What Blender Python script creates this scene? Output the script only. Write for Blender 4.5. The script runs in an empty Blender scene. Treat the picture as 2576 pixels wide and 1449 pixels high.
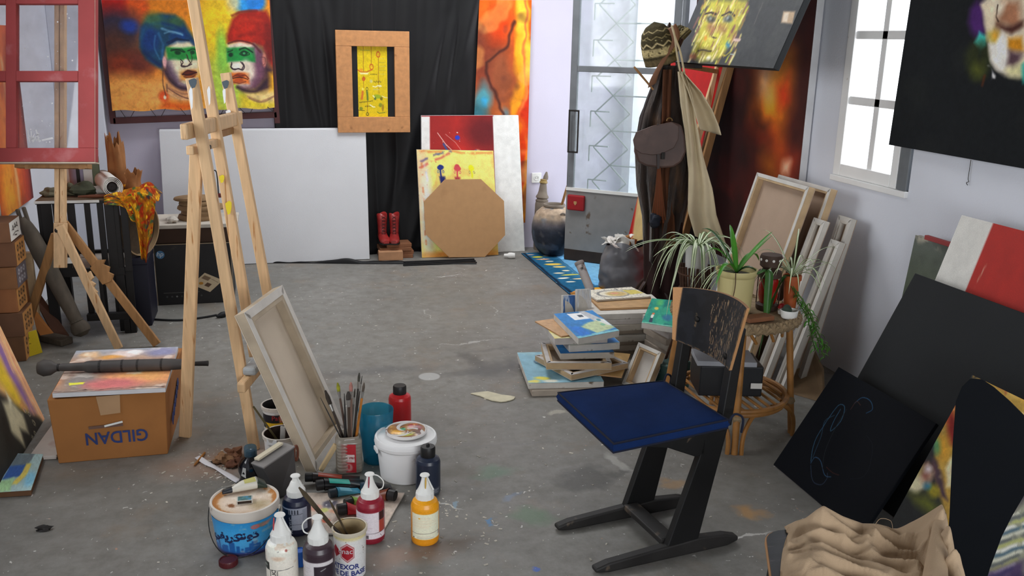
import bpy, math, random
import numpy as np
from mathutils import Vector, Matrix

random.seed(7); RNG = np.random.RandomState(11)
scene = bpy.context.scene
COL = scene.collection
PI = math.pi

# camera
# Room axes: +Y runs to the back wall, +X to the right wall, floor at z = 0.
F = 2300.0; PITCH = math.radians(15.2); ROLL = math.radians(1.2); YAW = math.radians(15.0); EYE = 1.7
fh = np.array([math.sin(YAW), math.cos(YAW), 0.0]); rr = np.array([math.cos(YAW), -math.sin(YAW), 0.0])
FW = fh * math.cos(PITCH) - np.array([0, 0, math.sin(PITCH)]); uu = np.cross(rr, FW)
RT = rr * math.cos(ROLL) + uu * math.sin(ROLL); UP = -rr * math.sin(ROLL) + uu * math.cos(ROLL)
CAM = np.array([0, 0, EYE])
cd = bpy.data.cameras.new('camera'); cam = bpy.data.objects.new('camera', cd); COL.objects.link(cam)
cd.sensor_width = 36.0; cd.lens = F / 2576.0 * 36.0; cd.clip_start = 0.05; cd.clip_end = 200
cam.matrix_world = Matrix(((RT[0], UP[0], -FW[0], 0), (RT[1], UP[1], -FW[1], 0), (RT[2], UP[2], -FW[2], EYE), (0, 0, 0, 1)))
scene.camera = cam

# light
vs = scene.view_settings
vs.view_transform = 'Standard'; vs.look = 'None'; vs.gamma = 1.0; vs.use_curve_mapping = False
vs.exposure = -0.33
world = bpy.data.worlds.new('sky'); scene.world = world; world.use_nodes = True
bg = world.node_tree.nodes['Background']
bg.inputs[0].default_value = (0.90, 0.95, 1.0, 1); bg.inputs[1].default_value = 4.5
def window_light(name, loc, rot, sx, sy, power, color=(0.93, 0.97, 1.0)):
    l = bpy.data.lights.new(name, 'AREA'); l.shape = 'RECTANGLE'; l.size = sx; l.size_y = sy
    l.energy = power; l.color = color
    o = bpy.data.objects.new(name, l); COL.objects.link(o); o.location = loc; o.rotation_euler = rot
    return o
# daylight through the doorway and right window; left, rear and roof lamps are added fill
window_light('daylight_doorway', (3.45, 6.72, 1.35), (0, math.radians(90), 0), 2.1, 0.9, 18, (0.96, 0.98, 1.0))
window_light('daylight_right_window', (3.35, 3.93, 1.85), (0, math.radians(90), 0), 1.4, 0.7, 30)
window_light('added_fill_left', (-1.85, 3.75, 1.85), (0, math.radians(-90), 0), 1.4, 2.1, 26, (1.0, 0.985, 0.96))  # lamp added outside the view to brighten the room from the left
window_light('added_fill_roof', (1.1, 6.0, 3.45), (0, 0, 0), 1.8, 1.4, 74, (0.98, 0.99, 1.0))  # no rooflight known; lamp added to lift the far floor
window_light('added_fill_rear', (0.9, -1.75, 1.15), (math.radians(90), 0, 0), 3.0, 1.2, 110, (0.97, 0.985, 1.0))  # added fill from behind the camera for faces turned towards it

# pixel helpers (photo frame 2576 x 1449)
def V(*a): return np.array(a, dtype=float)
def ray(px, py): return FW + RT * (px - 1288.0) / F - UP * (py - 724.5) / F
def G(px, py, z=0.0):
    d = ray(px, py); return CAM + d * ((z - EYE) / d[2])
def PX(px, py, x):
    d = ray(px, py); return CAM + d * (x / d[0])
def PY(px, py, y):
    d = ray(px, py); return CAM + d * (y / d[1])
def PN(px, py, p, n):
    d = ray(px, py); return CAM + d * (np.dot(np.array(p) - CAM, n) / np.dot(d, n))
def unit(v): v = np.array(v, float); return v / (np.linalg.norm(v) + 1e-12)
def lerp(a, b, t): return np.array(a) * (1 - t) + np.array(b) * t

# materials
def lin(c):
    c = np.array(c, float) / 255.0
    return np.where(c <= 0.04045, c / 12.92, ((c + 0.055) / 1.055) ** 2.4)
def M(name, rgb, rough=0.6, metal=0.0, var=0.12, scale=6.0, stretch=(1, 1, 1), bump=0.0, bscale=80.0, k=1.0, rgb2=None, amt=0.5, scale2=5.0, sharp=0.06, spec=0.4, coat=0.0, detail=4.0, sheen=0.0):
    m = bpy.data.materials.new(name); m.use_nodes = True; nt = m.node_tree; N = nt.nodes; L = nt.links
    b = N['Principled BSDF']
    c = np.clip(lin(rgb) * k, 0, 0.9)
    tc = N.new('ShaderNodeTexCoord'); mp = N.new('ShaderNodeMapping'); mp.inputs['Scale'].default_value = stretch
    L.new(tc.outputs['Object'], mp.inputs['Vector'])
    nz = N.new('ShaderNodeTexNoise'); nz.inputs['Scale'].default_value = scale; nz.inputs['Detail'].default_value = detail
    L.new(mp.outputs[0], nz.inputs['Vector'])
    cr = N.new('ShaderNodeValToRGB'); cr.color_ramp.elements[0].position = 0.3; cr.color_ramp.elements[1].position = 0.7
    cr.color_ramp.elements[0].color = (*np.clip(c * (1 - var), 0, 1), 1); cr.color_ramp.elements[1].color = (*np.clip(c * (1 + var), 0, 1), 1)
    L.new(nz.outputs['Fac'], cr.inputs['Fac'])
    out = cr.outputs['Color']
    if rgb2 is not None:
        n2 = N.new('ShaderNodeTexNoise'); n2.inputs['Scale'].default_value = scale2; n2.inputs['Detail'].default_value = 6.0
        L.new(mp.outputs[0], n2.inputs['Vector'])
        r2 = N.new('ShaderNodeMapRange'); r2.inputs['From Min'].default_value = 1 - amt; r2.inputs['From Max'].default_value = 1 - amt + sharp
        L.new(n2.outputs['Fac'], r2.inputs['Value'])
        mx = N.new('ShaderNodeMix'); mx.data_type = 'RGBA'; L.new(r2.outputs[0], mx.inputs['Factor'])
        L.new(out, mx.inputs['A']); mx.inputs['B'].default_value = (*np.clip(lin(rgb2) * k, 0, 0.9), 1)
        out = mx.outputs['Result']
    L.new(out, b.inputs['Base Color'])
    b.inputs['Roughness'].default_value = rough; b.inputs['Metallic'].default_value = metal
    b.inputs['Specular IOR Level'].default_value = spec; b.inputs['Coat Weight'].default_value = coat
    if sheen: b.inputs['Sheen Weight'].default_value = sheen
    if bump:
        n3 = N.new('ShaderNodeTexNoise'); n3.inputs['Scale'].default_value = bscale; n3.inputs['Detail'].default_value = 3.0
        L.new(mp.outputs[0], n3.inputs['Vector'])
        bp = N.new('ShaderNodeBump'); bp.inputs['Strength'].default_value = bump; bp.inputs['Distance'].default_value = 0.01
        L.new(n3.outputs['Fac'], bp.inputs['Height']); L.new(bp.outputs[0], b.inputs['Normal'])
    return m
def paint_material(name, rough=0.55, bump=0.15, bscale=220.0, spec=0.35):
    m = bpy.data.materials.new(name); m.use_nodes = True; nt = m.node_tree; N = nt.nodes; L = nt.links
    b = N['Principled BSDF']; a = N.new('ShaderNodeAttribute'); a.attribute_name = 'Col'
    tc = N.new('ShaderNodeTexCoord'); nz = N.new('ShaderNodeTexNoise'); nz.inputs['Scale'].default_value = bscale; nz.inputs['Detail'].default_value = 4
    L.new(tc.outputs['Object'], nz.inputs['Vector'])
    hs = N.new('ShaderNodeMapRange'); hs.inputs['To Min'].default_value = 0.82; hs.inputs['To Max'].default_value = 1.18
    L.new(nz.outputs['Fac'], hs.inputs['Value'])
    mx = N.new('ShaderNodeVectorMath'); mx.operation = 'SCALE'; L.new(a.outputs['Color'], mx.inputs[0]); L.new(hs.outputs[0], mx.inputs['Scale'])
    L.new(mx.outputs[0], b.inputs['Base Color'])
    bp = N.new('ShaderNodeBump'); bp.inputs['Strength'].default_value = bump; bp.inputs['Distance'].default_value = 0.004
    L.new(nz.outputs['Fac'], bp.inputs['Height']); L.new(bp.outputs[0], b.inputs['Normal'])
    b.inputs['Roughness'].default_value = rough; b.inputs['Specular IOR Level'].default_value = spec
    return m
def glass_material(name, tint=(1, 1, 1), dust=(200, 200, 200), lo=0.02, hi=0.4, scale=3.0, rough=0.05, stretch=(1, 1, 1), gloss=0.06):
    m = bpy.data.materials.new(name); m.use_nodes = True; nt = m.node_tree; N = nt.nodes; L = nt.links
    for n in list(N): N.remove(n)
    out = N.new('ShaderNodeOutputMaterial')
    tr = N.new('ShaderNodeBsdfTransparent'); tr.inputs[0].default_value = (*tint, 1)
    gl = N.new('ShaderNodeBsdfGlossy'); gl.inputs['Roughness'].default_value = rough
    df = N.new('ShaderNodeBsdfDiffuse'); df.inputs[0].default_value = (*lin(dust), 1)
    tl = N.new('ShaderNodeBsdfTranslucent'); tl.inputs[0].default_value = (*lin(dust), 1)
    tc = N.new('ShaderNodeTexCoord'); mp = N.new('ShaderNodeMapping'); mp.inputs['Scale'].default_value = stretch
    L.new(tc.outputs['Object'], mp.inputs[0])
    nz = N.new('ShaderNodeTexNoise'); nz.inputs['Scale'].default_value = scale; nz.inputs['Detail'].default_value = 7
    L.new(mp.outputs[0], nz.inputs['Vector'])
    mr = N.new('ShaderNodeMapRange'); mr.inputs['From Min'].default_value = 0.35; mr.inputs['From Max'].default_value = 0.68
    mr.inputs['To Min'].default_value = lo; mr.inputs['To Max'].default_value = hi
    L.new(nz.outputs['Fac'], mr.inputs[0])
    s0 = N.new('ShaderNodeMixShader'); s0.inputs[0].default_value = gloss; L.new(tr.outputs[0], s0.inputs[1]); L.new(gl.outputs[0], s0.inputs[2])
    s2 = N.new('ShaderNodeMixShader'); s2.inputs[0].default_value = 0.5; L.new(df.outputs[0], s2.inputs[1]); L.new(tl.outputs[0], s2.inputs[2])
    s1 = N.new('ShaderNodeMixShader'); L.new(mr.outputs[0], s1.inputs[0]); L.new(s0.outputs[0], s1.inputs[1]); L.new(s2.outputs[0], s1.inputs[2])
    L.new(s1.outputs[0], out.inputs[0])
    return m

# mesh builder
class MB:
    def __init__(s): s.v = []; s.f = []
    def add(s, vs, fs):
        o = len(s.v); s.v += [tuple(map(float, p)) for p in vs]; s.f += [tuple(i + o for i in f) for f in fs]; return s
    def hexa(s, p):   # 0-3 bottom ring ccw, 4-7 top ring
        return s.add(p, [(0, 3, 2, 1), (4, 5, 6, 7), (0, 1, 5, 4), (1, 2, 6, 5), (2, 3, 7, 6), (3, 0, 4, 7)])
    def box(s, c, size, rz=0.0, mat=None):
        hx, hy, hz = [q / 2 for q in size]; P = []
        for z in (-hz, hz):
            for x, y in ((-hx, -hy), (hx, -hy), (hx, hy), (-hx, hy)): P.append(V(x, y, z))
        if mat is None: R_ = np.array([[math.cos(rz), -math.sin(rz), 0], [math.sin(rz), math.cos(rz), 0], [0, 0, 1]])
        else: R_ = np.array(mat)
        return s.hexa([np.array(c) + R_ @ p for p in P])
    def span(s, a, b):
        a = np.minimum(a, b); b2 = np.maximum(a, b); return s.box((np.array(a) + np.array(b2)) / 2, np.array(b2) - np.array(a))
    def bar(s, p0, p1, w, h, ref=(0, 0, 1)):   # w across, h along ref-ish
        p0 = np.array(p0, float); p1 = np.array(p1, float); d = unit(p1 - p0)
        a = np.cross(d, ref); a = unit(a) if np.linalg.norm(a) > 1e-6 else V(1, 0, 0); b = unit(np.cross(a, d))
        q = [(-w / 2, -h / 2), (w / 2, -h / 2), (w / 2, h / 2), (-w / 2, h / 2)]
        return s.hexa([p0 + a * x + b * y for x, y in q] + [p1 + a * x + b * y for x, y in q])
    def prism(s, pts, vec):
        n = len(pts); vec = np.array(vec, float); P = [np.array(p, float) for p in pts]
        vs = P + [p + vec for p in P]
        fs = [tuple(range(n - 1, -1, -1)), tuple(range(n, 2 * n))] + [(i, (i + 1) % n, (i + 1) % n + n, i + n) for i in range(n)]
        return s.add(vs, fs)
    def tube(s, pts, r, n=8, caps=True, closed=False, flat=1.0, ref=None):
        pts = [np.array(p, float) for p in pts]; m = len(pts)
        rs = [r] * m if np.isscalar(r) else list(r)
        vs = []; prev = None
        for i, p in enumerate(pts):
            if closed: d = unit(pts[(i + 1) % m] - pts[i - 1])
            else: d = unit(pts[min(i + 1, m - 1)] - pts[max(i - 1, 0)])
            if prev is None:
                a = np.cross(d, V(0, 0, 1) if ref is None else ref)
                if np.linalg.norm(a) < 1e-3: a = np.cross(d, V(1, 0, 0))
            else: a = prev - d * np.dot(prev, d)
            a = unit(a); prev = a; b = np.cross(d, a)
            for j in range(n):
                t = 2 * PI * j / n; vs.append(p + (a * math.cos(t) + b * math.sin(t) * flat) * rs[i])
        fs = []
        for i in range(m if closed else m - 1):
            k = (i + 1) % m
            for j in range(n): fs.append((i * n + j, i * n + (j + 1) % n, k * n + (j + 1) % n, k * n + j))
        if caps and not closed: fs += [tuple(range(n - 1, -1, -1)), tuple((m - 1) * n + j for j in range(n))]
        return s.add(vs, fs)
    def lathe(s, prof, c=(0, 0, 0), n=28, axis=None, cap0=True, cap1=True, sq=0.0):
        c = np.array(c, float)
        if axis is None: ex, ey, ez = V(1, 0, 0), V(0, 1, 0), V(0, 0, 1)
        else:
            ez = unit(axis); ex = np.cross(V(0, 0, 1), ez)
            ex = unit(ex) if np.linalg.norm(ex) > 1e-4 else V(1, 0, 0); ey = np.cross(ez, ex)
        vs = []; m = len(prof)
        for r, z in prof:
            for j in range(n):
                t = 2 * PI * j / n; k = 1.0
                if sq: k = (abs(math.cos(t)) ** sq + abs(math.sin(t)) ** sq) ** (-1.0 / sq)
                vs.append(c + (ex * math.cos(t) + ey * math.sin(t)) * r * k + ez * z)
        fs = []
        for i in range(m - 1):
            for j in range(n): fs.append((i * n + j, i * n + (j + 1) % n, (i + 1) * n + (j + 1) % n, (i + 1) * n + j))
        if cap0: fs.append(tuple(range(n - 1, -1, -1)))
        if cap1: fs.append(tuple((m - 1) * n + j for j in range(n)))
        return s.add(vs, fs)
    def grid(s, fn, nu, nv, cu=False):
        vs = [fn(i / (nu if cu else nu - 1), j / (nv - 1)) for j in range(nv) for i in range(nu)]
        fs = []
        for j in range(nv - 1):
            for i in range(nu if cu else nu - 1):
                k = (i + 1) % nu; fs.append((j * nu + i, j * nu + k, (j + 1) * nu + k, (j + 1) * nu + i))
        return s.add(vs, fs)
    def build(s, name, mat, parent=None, smooth=False, bevel=0.0, solid=0.0, loc=None, sub=0, angle=38):
        me = bpy.data.meshes.new(name); vv = np.array(s.v)
        off = origin(parent)
        o = bpy.data.objects.new(name, me); COL.objects.link(o)
        if parent is None:
            if loc is None: loc = V((vv[:, 0].min() + vv[:, 0].max()) / 2, (vv[:, 1].min() + vv[:, 1].max()) / 2, vv[:, 2].min())
            off = np.array(loc, float); o.location = off
        else: o.parent = parent
        me.from_pydata([tuple(p) for p in (vv - off)], [], s.f); me.update()
        if mat is not None: me.materials.append(mat)
        if smooth:
            for p in me.polygons: p.use_smooth = True
            me.set_sharp_from_angle(angle=math.radians(angle))
        if sub:
            md = o.modifiers.new('sub', 'SUBSURF'); md.levels = sub; md.render_levels = sub
        if solid:
            md = o.modifiers.new('solid', 'SOLIDIFY'); md.thickness = solid; md.offset = 0
        if bevel:
            md = o.modifiers.new('bevel', 'BEVEL'); md.width = bevel; md.segments = 2; md.limit_method = 'ANGLE'
        return o
def origin(o):
    t = V(0, 0, 0)
    while o is not None: t = t + np.array(o.location); o = o.parent
    return t
def tag(o, label, cat, group=None):
    o['label'] = label; o['category'] = cat
    if group: o['group'] = group
    return o
def thing(name, label, cat, loc, group=None):
    o = bpy.data.objects.new(name, None); COL.objects.link(o); o.location = tuple(map(float, loc)); o.empty_display_size = 0.05
    return tag(o, label, cat, group)
def struct(o): o['kind'] = 'structure'; return o
def arc(c, r, a0, a1, n, ex=(1, 0, 0), ey=(0, 0, 1)):
    ex = np.array(ex, float); ey = np.array(ey, float)
    return [np.array(c) + ex * r * math.cos(a0 + (a1 - a0) * i / n) + ey * r * math.sin(a0 + (a1 - a0) * i / n) for i in range(n + 1)]
def spline(pts, n=6):
    pts = [np.array(p, float) for p in pts]; out = []
    for i in range(len(pts) - 1):
        p0 = pts[max(i - 1, 0)]; p1 = pts[i]; p2 = pts[i + 1]; p3 = pts[min(i + 2, len(pts) - 1)]
        for j in range(n):
            t = j / n
            out.append(0.5 * (2 * p1 + (p2 - p0) * t + (2 * p0 - 5 * p1 + 4 * p2 - p3) * t * t + (3 * p1 - p0 - 3 * p2 + p3) * t ** 3))
    out.append(pts[-1]); return out

# painter: brush marks on a fine grid of coloured vertices
def vnoise(h, w, sy, sx, rng=RNG):
    a = rng.rand(int(sy) + 3, int(sx) + 3)
    y = np.linspace(0, sy, h); x = np.linspace(0, sx, w); yi = y.astype(int); xi = x.astype(int)
    fy = (y - yi)[:, None]; fx = (x - xi)[None, :]; fy = fy * fy * (3 - 2 * fy); fx = fx * fx * (3 - 2 * fx)
    A = a[yi][:, xi]; B = a[yi][:, xi + 1]; C = a[yi + 1][:, xi]; D = a[yi + 1][:, xi + 1]
    return (A * (1 - fx) + B * fx) * (1 - fy) + (C * (1 - fx) + D * fx) * fy
def fnoise(h, w, s, asp=1.0):
    return (vnoise(h, w, s, s * asp) + 0.5 * vnoise(h, w, s * 2, s * 2 * asp) + 0.25 * vnoise(h, w, s * 4, s * 4 * asp)) / 1.75
class Cv:
    """u, v in 0..1 (v downwards); colours are sRGB 0-255."""
    def __init__(s, w, h, base=(255, 255, 255), asp=None, wob=0.0, ws=8):
        s.w, s.h = w, h; s.a = np.ones((h, w, 3)) * np.array(base, float); s.asp = asp or w / h
        s.X, s.Y = np.meshgrid(np.linspace(0, 1, w), np.linspace(0, 1, h))
        if wob:
            s.X = s.X + (fnoise(h, w, ws, s.asp) - 0.5) * wob / s.asp; s.Y = s.Y + (fnoise(h, w, ws, s.asp) - 0.5) * wob
    def mix(s, m, col):
        col = np.array(col, float); m = np.clip(m, 0, 1)[..., None]; s.a = s.a * (1 - m) + col * m; return s
    def grad(s, stops, axis='v', a=1.0):
        t = s.Y if axis == 'v' else s.X; ks = [k for k, _ in stops]
        c = np.stack([np.interp(t, ks, [q[i] for _, q in stops]) for i in range(3)], -1); s.a = s.a * (1 - a) + c * a; return s
    def ell(s, cx, cy, rx, ry, col, soft=0.25, ang=0.0, a=1.0, tex=0.0):
        dx = (s.X - cx) * s.asp; dy = s.Y - cy; c, q = math.cos(ang), math.sin(ang)
        x = (dx * c + dy * q) / (rx * s.asp); y = (-dx * q + dy * c) / ry; d = np.sqrt(x * x + y * y)
        if tex: d = d + (fnoise(s.h, s.w, 14, s.asp) - 0.5) * tex
        return s.mix(a * np.clip((1 + soft / 2 - d) / max(soft, 1e-3), 0, 1), col)
    def poly(s, pts, col, soft=0.006, a=1.0):
        x = s.X * s.asp; y = s.Y; P = [(p[0] * s.asp, p[1]) for p in pts]; ins = np.zeros(x.shape, bool); dm = np.full(x.shape, 9.0)
        for i in range(len(P)):
            x0, y0 = P[i]; x1, y1 = P[(i + 1) % len(P)]
            with np.errstate(divide='ignore', invalid='ignore'):
                ins ^= ((y0 > y) != (y1 > y)) & (x < (x1 - x0) * (y - y0) / (y1 - y0 + 1e-12) + x0)
            l2 = (x1 - x0) ** 2 + (y1 - y0) ** 2 + 1e-12; t = np.clip(((x - x0) * (x1 - x0) + (y - y0) * (y1 - y0)) / l2, 0, 1)
            dm = np.minimum(dm, np.hypot(x - x0 - t * (x1 - x0), y - y0 - t * (y1 - y0)))
        return s.mix(a * np.clip(0.5 + np.where(ins, dm, -dm) / soft / 2, 0, 1), col)
    def stroke(s, pts, wd, col, soft=0.5, a=1.0, dry=0.0):
        x = s.X * s.asp; y = s.Y; P = [(p[0] * s.asp, p[1]) for p in pts]; dm = np.full(x.shape, 9.0)
        for (x0, y0), (x1, y1) in zip(P[:-1], P[1:]):
            l2 = (x1 - x0) ** 2 + (y1 - y0) ** 2 + 1e-12; t = np.clip(((x - x0) * (x1 - x0) + (y - y0) * (y1 - y0)) / l2, 0, 1)
            dm = np.minimum(dm, np.hypot(x - x0 - t * (x1 - x0), y - y0 - t * (y1 - y0)))
        m = np.clip((wd / 2 * (1 + soft) - dm) / (wd / 2 * soft * 2 + 1e-6), 0, 1)
        if dry: m = m * np.clip((fnoise(s.h, s.w, 22, s.asp) - dry) * 6, 0, 1)
        return s.mix(a * m, col)
    def rect(s, u0, v0, u1, v1, col, a=1.0, soft=0.004): return s.poly([(u0, v0), (u1, v0), (u1, v1), (u0, v1)], col, soft, a)
    def blotch(s, col, thr=0.55, sc=6, a=1.0, sharp=0.1, asp=None, mask=None):
        n = fnoise(s.h, s.w, sc, asp or s.asp); m = np.clip((n - thr) / sharp, 0, 1) * a
        if mask is not None: m = m * mask
        return s.mix(m, col)
    def speck(s, col, n, r0, r1, box=(0, 0, 1, 1), a=1.0):
        for _ in range(n):
            r = r0 + (r1 - r0) * RNG.rand() ** 2
            s.ell(box[0] + (box[2] - box[0]) * RNG.rand(), box[1] + (box[3] - box[1]) * RNG.rand(), r / s.asp * (0.6 + RNG.rand()), r, col, 0.5, RNG.rand() * 3, a)
        return s
    def grain(s, amp=0.08, sc=40):
        n = (fnoise(s.h, s.w, sc, s.asp) - 0.5) * 2 * amp + 1; s.a = s.a * n[..., None]; return s
    def linear(s, k=1.0):
        return np.clip(lin(np.clip(s.a, 0, 255)) * k, 0, 0.92)
def painted(name, fn, cv, mat, parent=None, k=1.0, loc=None):
    """fn(u, v) -> point arrays; u, v arrays."""
    h, w = cv.h, cv.w; U_, V_ = np.meshgrid(np.linspace(0, 1, w), np.linspace(0, 1, h))
    P = fn(U_.ravel(), V_.ravel())
    off = origin(parent) if parent is not None else np.array(loc if loc is not None else [P[:, 0].mean(), P[:, 1].mean(), P[:, 2].min()])
    me = bpy.data.meshes.new(name); P = P - off
    i = (np.arange(h - 1)[:, None] * w + np.arange(w - 1)[None, :]).ravel()
    quads = np.stack([i, i + w, i + w + 1, i + 1], 1)
    me.vertices.add(len(P)); me.vertices.foreach_set('co', P.astype(np.float32).ravel())
    nq = len(quads); me.loops.add(nq * 4); me.loops.foreach_set('vertex_index', quads.astype(np.int32).ravel())
    me.polygons.add(nq); me.polygons.foreach_set('loop_start', np.arange(0, nq * 4, 4, dtype=np.int32)); me.polygons.foreach_set('loop_total', np.full(nq, 4, dtype=np.int32))
    me.update(calc_edges=True); me.validate()
    at = me.color_attributes.new('Col', 'FLOAT_COLOR', 'POINT')
    c = np.concatenate([cv.linear(k).reshape(-1, 3), np.ones((h * w, 1))], 1)
    at.data.foreach_set('color', c.astype(np.float32).ravel())
    for p in me.polygons: p.use_smooth = True
    me.materials.append(mat)
    o = bpy.data.objects.new(name, me); COL.objects.link(o)
    if parent is not None: o.parent = parent
    else: o.location = off
    return o
def quadfn(TL, TR, BR, BL, off=0.0):
    TL, TR, BR, BL = [np.array(p, float) for p in (TL, TR, BR, BL)]; n = -unit(np.cross(TR - TL, BL - TL)) * off
    def fn(u, v):
        u = u[:, None]; v = v[:, None]; return (TL * (1 - u) + TR * u) * (1 - v) + (BL * (1 - u) + BR * u) * v + n
    return fn
def facing(TL, TR, BL): return -unit(np.cross(np.array(TR) - TL, np.array(BL) - TL))
def panel(name, label, cat, TL, TR, BR, BL, thick, cv=None, body=None, face=None, k=1.0, group=None, body_name='board', face_name='painting', bevel=0.002):
    """a board or stretched canvas whose front quad is given (corners as seen from the front); thickness goes backwards"""
    TL, TR, BR, BL = [np.array(p, float) for p in (TL, TR, BR, BL)]; n = facing(TL, TR, BL)
    base = (BL + BR) / 2
    if cv is None:
        mb = MB().prism([TL, TR, BR, BL][::-1], -n * thick); o = mb.build(name, body, None, bevel=bevel, loc=base); return tag(o, label, cat, group)
    t = thing(name, label, cat, base, group)
    MB().prism([TL, TR, BR, BL][::-1], -n * thick).build(body_name, body, t, bevel=bevel)
    painted(face_name, quadfn(TL, TR, BR, BL, 0.0012), cv, face or PAINT, t, k)
    return t
def stretcher_back(name, label, TL, TR, BR, BL, thick, bw, wood, cloth, group=None, cat='canvas', fold=None):
    """a stretched canvas seen from behind: four stretcher bars, the cloth inside, the cloth folded over the bars"""
    TL, TR, BR, BL = [np.array(p, float) for p in (TL, TR, BR, BL)]; n = facing(TL, TR, BL); t = thing(name, label, cat, (BL + BR) / 2, group)
    ex = unit(TR - TL); ey = unit(BL - TL); w = np.linalg.norm(TR - TL); h = np.linalg.norm(BL - TL)
    P = lambda u, v, d=0.0: TL + ex * u + ey * v - n * d
    MB().prism([P(0, 0, thick - .003), P(w, 0, thick - .003), P(w, h, thick - .003), P(0, h, thick - .003)][::-1], -n * 0.003).build('canvas', cloth, t)
    for q in ([P(0, 0), P(w, 0), P(w - bw, bw), P(bw, bw)], [P(w, 0), P(w, h), P(w - bw, h - bw), P(w - bw, bw)], [P(w, h), P(0, h), P(bw, h - bw), P(w - bw, h - bw)], [P(0, h), P(0, 0), P(bw, bw), P(bw, h - bw)]):
        MB().prism(q[::-1], -n * (thick - .003)).build('stretcher_bar', wood, t, bevel=0.002)
    if fold is not None:
        fw = bw * 0.62
        for q in ([P(0, 0), P(w, 0), P(w - fw * .6, fw), P(fw * .6, fw)], [P(w, 0), P(w, h), P(w - fw, h - fw * .6), P(w - fw, fw * .6)], [P(w, h), P(0, h), P(fw * .6, h - fw), P(w - fw * .6, h - fw)], [P(0, h), P(0, 0), P(fw, fw * .6), P(fw, h - fw * .6)]):
            MB().prism([p + n * .0025 for p in q][::-1], -n * 0.0022).build('canvas_fold', fold, t)
    return t
def text_mesh(txt, size=1.0, bold=0.0, sx=1.0, center=True):
    """returns (verts (n,2), faces) of a line of lettering, height unit = size"""
    cu = bpy.data.curves.new('tmp', 'FONT'); cu.body = txt; cu.size = size; cu.offset = bold; cu.resolution_u = 3
    ob = bpy.data.objects.new('tmp', cu); COL.objects.link(ob)
    dg = bpy.context.evaluated_depsgraph_get(); me = bpy.data.meshes.new_from_object(ob.evaluated_get(dg))
    v = np.array([(q.co.x * sx, q.co.y) for q in me.vertices]) if len(me.vertices) else np.zeros((0, 2)); f = [tuple(p.vertices) for p in me.polygons]
    bpy.data.objects.remove(ob); bpy.data.curves.remove(cu); bpy.data.meshes.remove(me)
    if center and len(v): v = v - (v.min(0) + v.max(0)) / 2
    return v, f
def lettering(txt, fn, size, mat, parent, name='lettering', bold=0.0, sx=1.0, flip=False):
    """fn(x, y) -> 3D point for the flat lettering coordinates (metres, centred)"""
    v, f = text_mesh(txt, size, bold, sx)
    if not len(v): return None
    if flip: v = -v
    mb = MB(); mb.add([fn(x, y) for x, y in v], f); return mb.build(name, mat, parent)
PAINT = paint_material('oil_paint')
PAINT_MATTE = paint_material('matte_paint', rough=0.85, spec=0.15)
PAINT_GLOSS = paint_material('printed_plastic', rough=0.32, bump=0.03, spec=0.5)
CLOTHPAINT = paint_material('printed_cloth', rough=0.9, bump=0.3, bscale=300, spec=0.1)
m_wallf = M('grey_plaster', (140, 136, 130), 0.9, var=0.05)
m_lav = M('lavender_plaster', (206, 200, 216), 0.85, var=0.03, scale=2, bump=0.05, bscale=120)
m_wall = M('white_plaster', (224, 227, 236), 0.85, var=0.04, scale=1.5, bump=0.08, bscale=90, rgb2=(150, 148, 146), amt=0.30, scale2=2.6, sharp=0.1)
m_ceil = M('ceiling_boards', (128, 120, 110), 0.9, var=0.02)
m_greymetal = M('grey_painted_metal', (112, 116, 120), 0.5, var=0.15, scale=8, rgb2=(70, 58, 48), amt=0.36, scale2=9)
m_doorpanel = M('weathered_door_panel', (132, 131, 129), 0.6, var=0.08, scale=10, rgb2=(96, 80, 66), amt=0.36, scale2=12)
m_rust = M('rusty_band', (48, 36, 28), 0.8, var=0.3, scale=14)
m_white = M('white_paint', (228, 228, 224), 0.5, var=0.04, rgb2=(150, 140, 126), amt=0.32, scale2=12)
m_winwhite = M('bright_window_paint', (246, 246, 242), 0.45, var=0.03, rgb2=(190, 180, 166), amt=0.30, scale2=12)
m_canvas_white = M('primed_canvas', (216, 217, 220), 0.8, var=0.02, scale=4, bump=0.12, bscale=260)
m_canvas_raw = M('raw_canvas', (204, 188, 168), 0.9, var=0.06, scale=5, bump=0.15, bscale=260)
m_canvas_edge = M('grubby_canvas_edge', (206, 200, 190), 0.85, var=0.1, scale=12, rgb2=(140, 120, 100), amt=0.4, scale2=14)
m_pine = M('pine', (208, 172, 130), 0.55, var=0.14, scale=7, stretch=(9, 9, 0.7), bump=0.05, rgb2=(170, 120, 70), amt=0.36, scale2=6)
m_pine_dark = M('aged_pine', (156, 114, 70), 0.6, var=0.2, scale=8, stretch=(6, 6, 0.8))
m_frame = M('frame_pine', (196, 138, 88), 0.6, var=0.14, scale=9, stretch=(3, 3, 3), rgb2=(130, 78, 40), amt=0.36, scale2=5, sharp=0.15)
m_stretch = M('stretcher_wood', (188, 160, 124), 0.7, var=0.15, scale=12)
m_black = M('black_cloth', (18, 18, 20), 0.55, var=0.2, scale=5, spec=0.28)
m_blackpaint = M('black_paint', (18, 19, 22), 0.6, var=0.12, scale=4, spec=0.35)
m_blackboard = M('black_ground_canvas', (35, 37, 39), 0.75, var=0.08, scale=3, bump=0.08, bscale=240, spec=0.25)
m_blackboard2 = M('blue_black_board', (13, 16, 21), 0.7, var=0.12, scale=3, spec=0.12)
m_dark = M('dark_wood', (26, 22, 20), 0.6, var=0.25, scale=8)
m_hardboard = M('hardboard', (184, 142, 98), 0.75, var=0.05, scale=20, rgb2=(150, 110, 72), amt=0.4, scale2=4, sharp=0.2)
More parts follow.
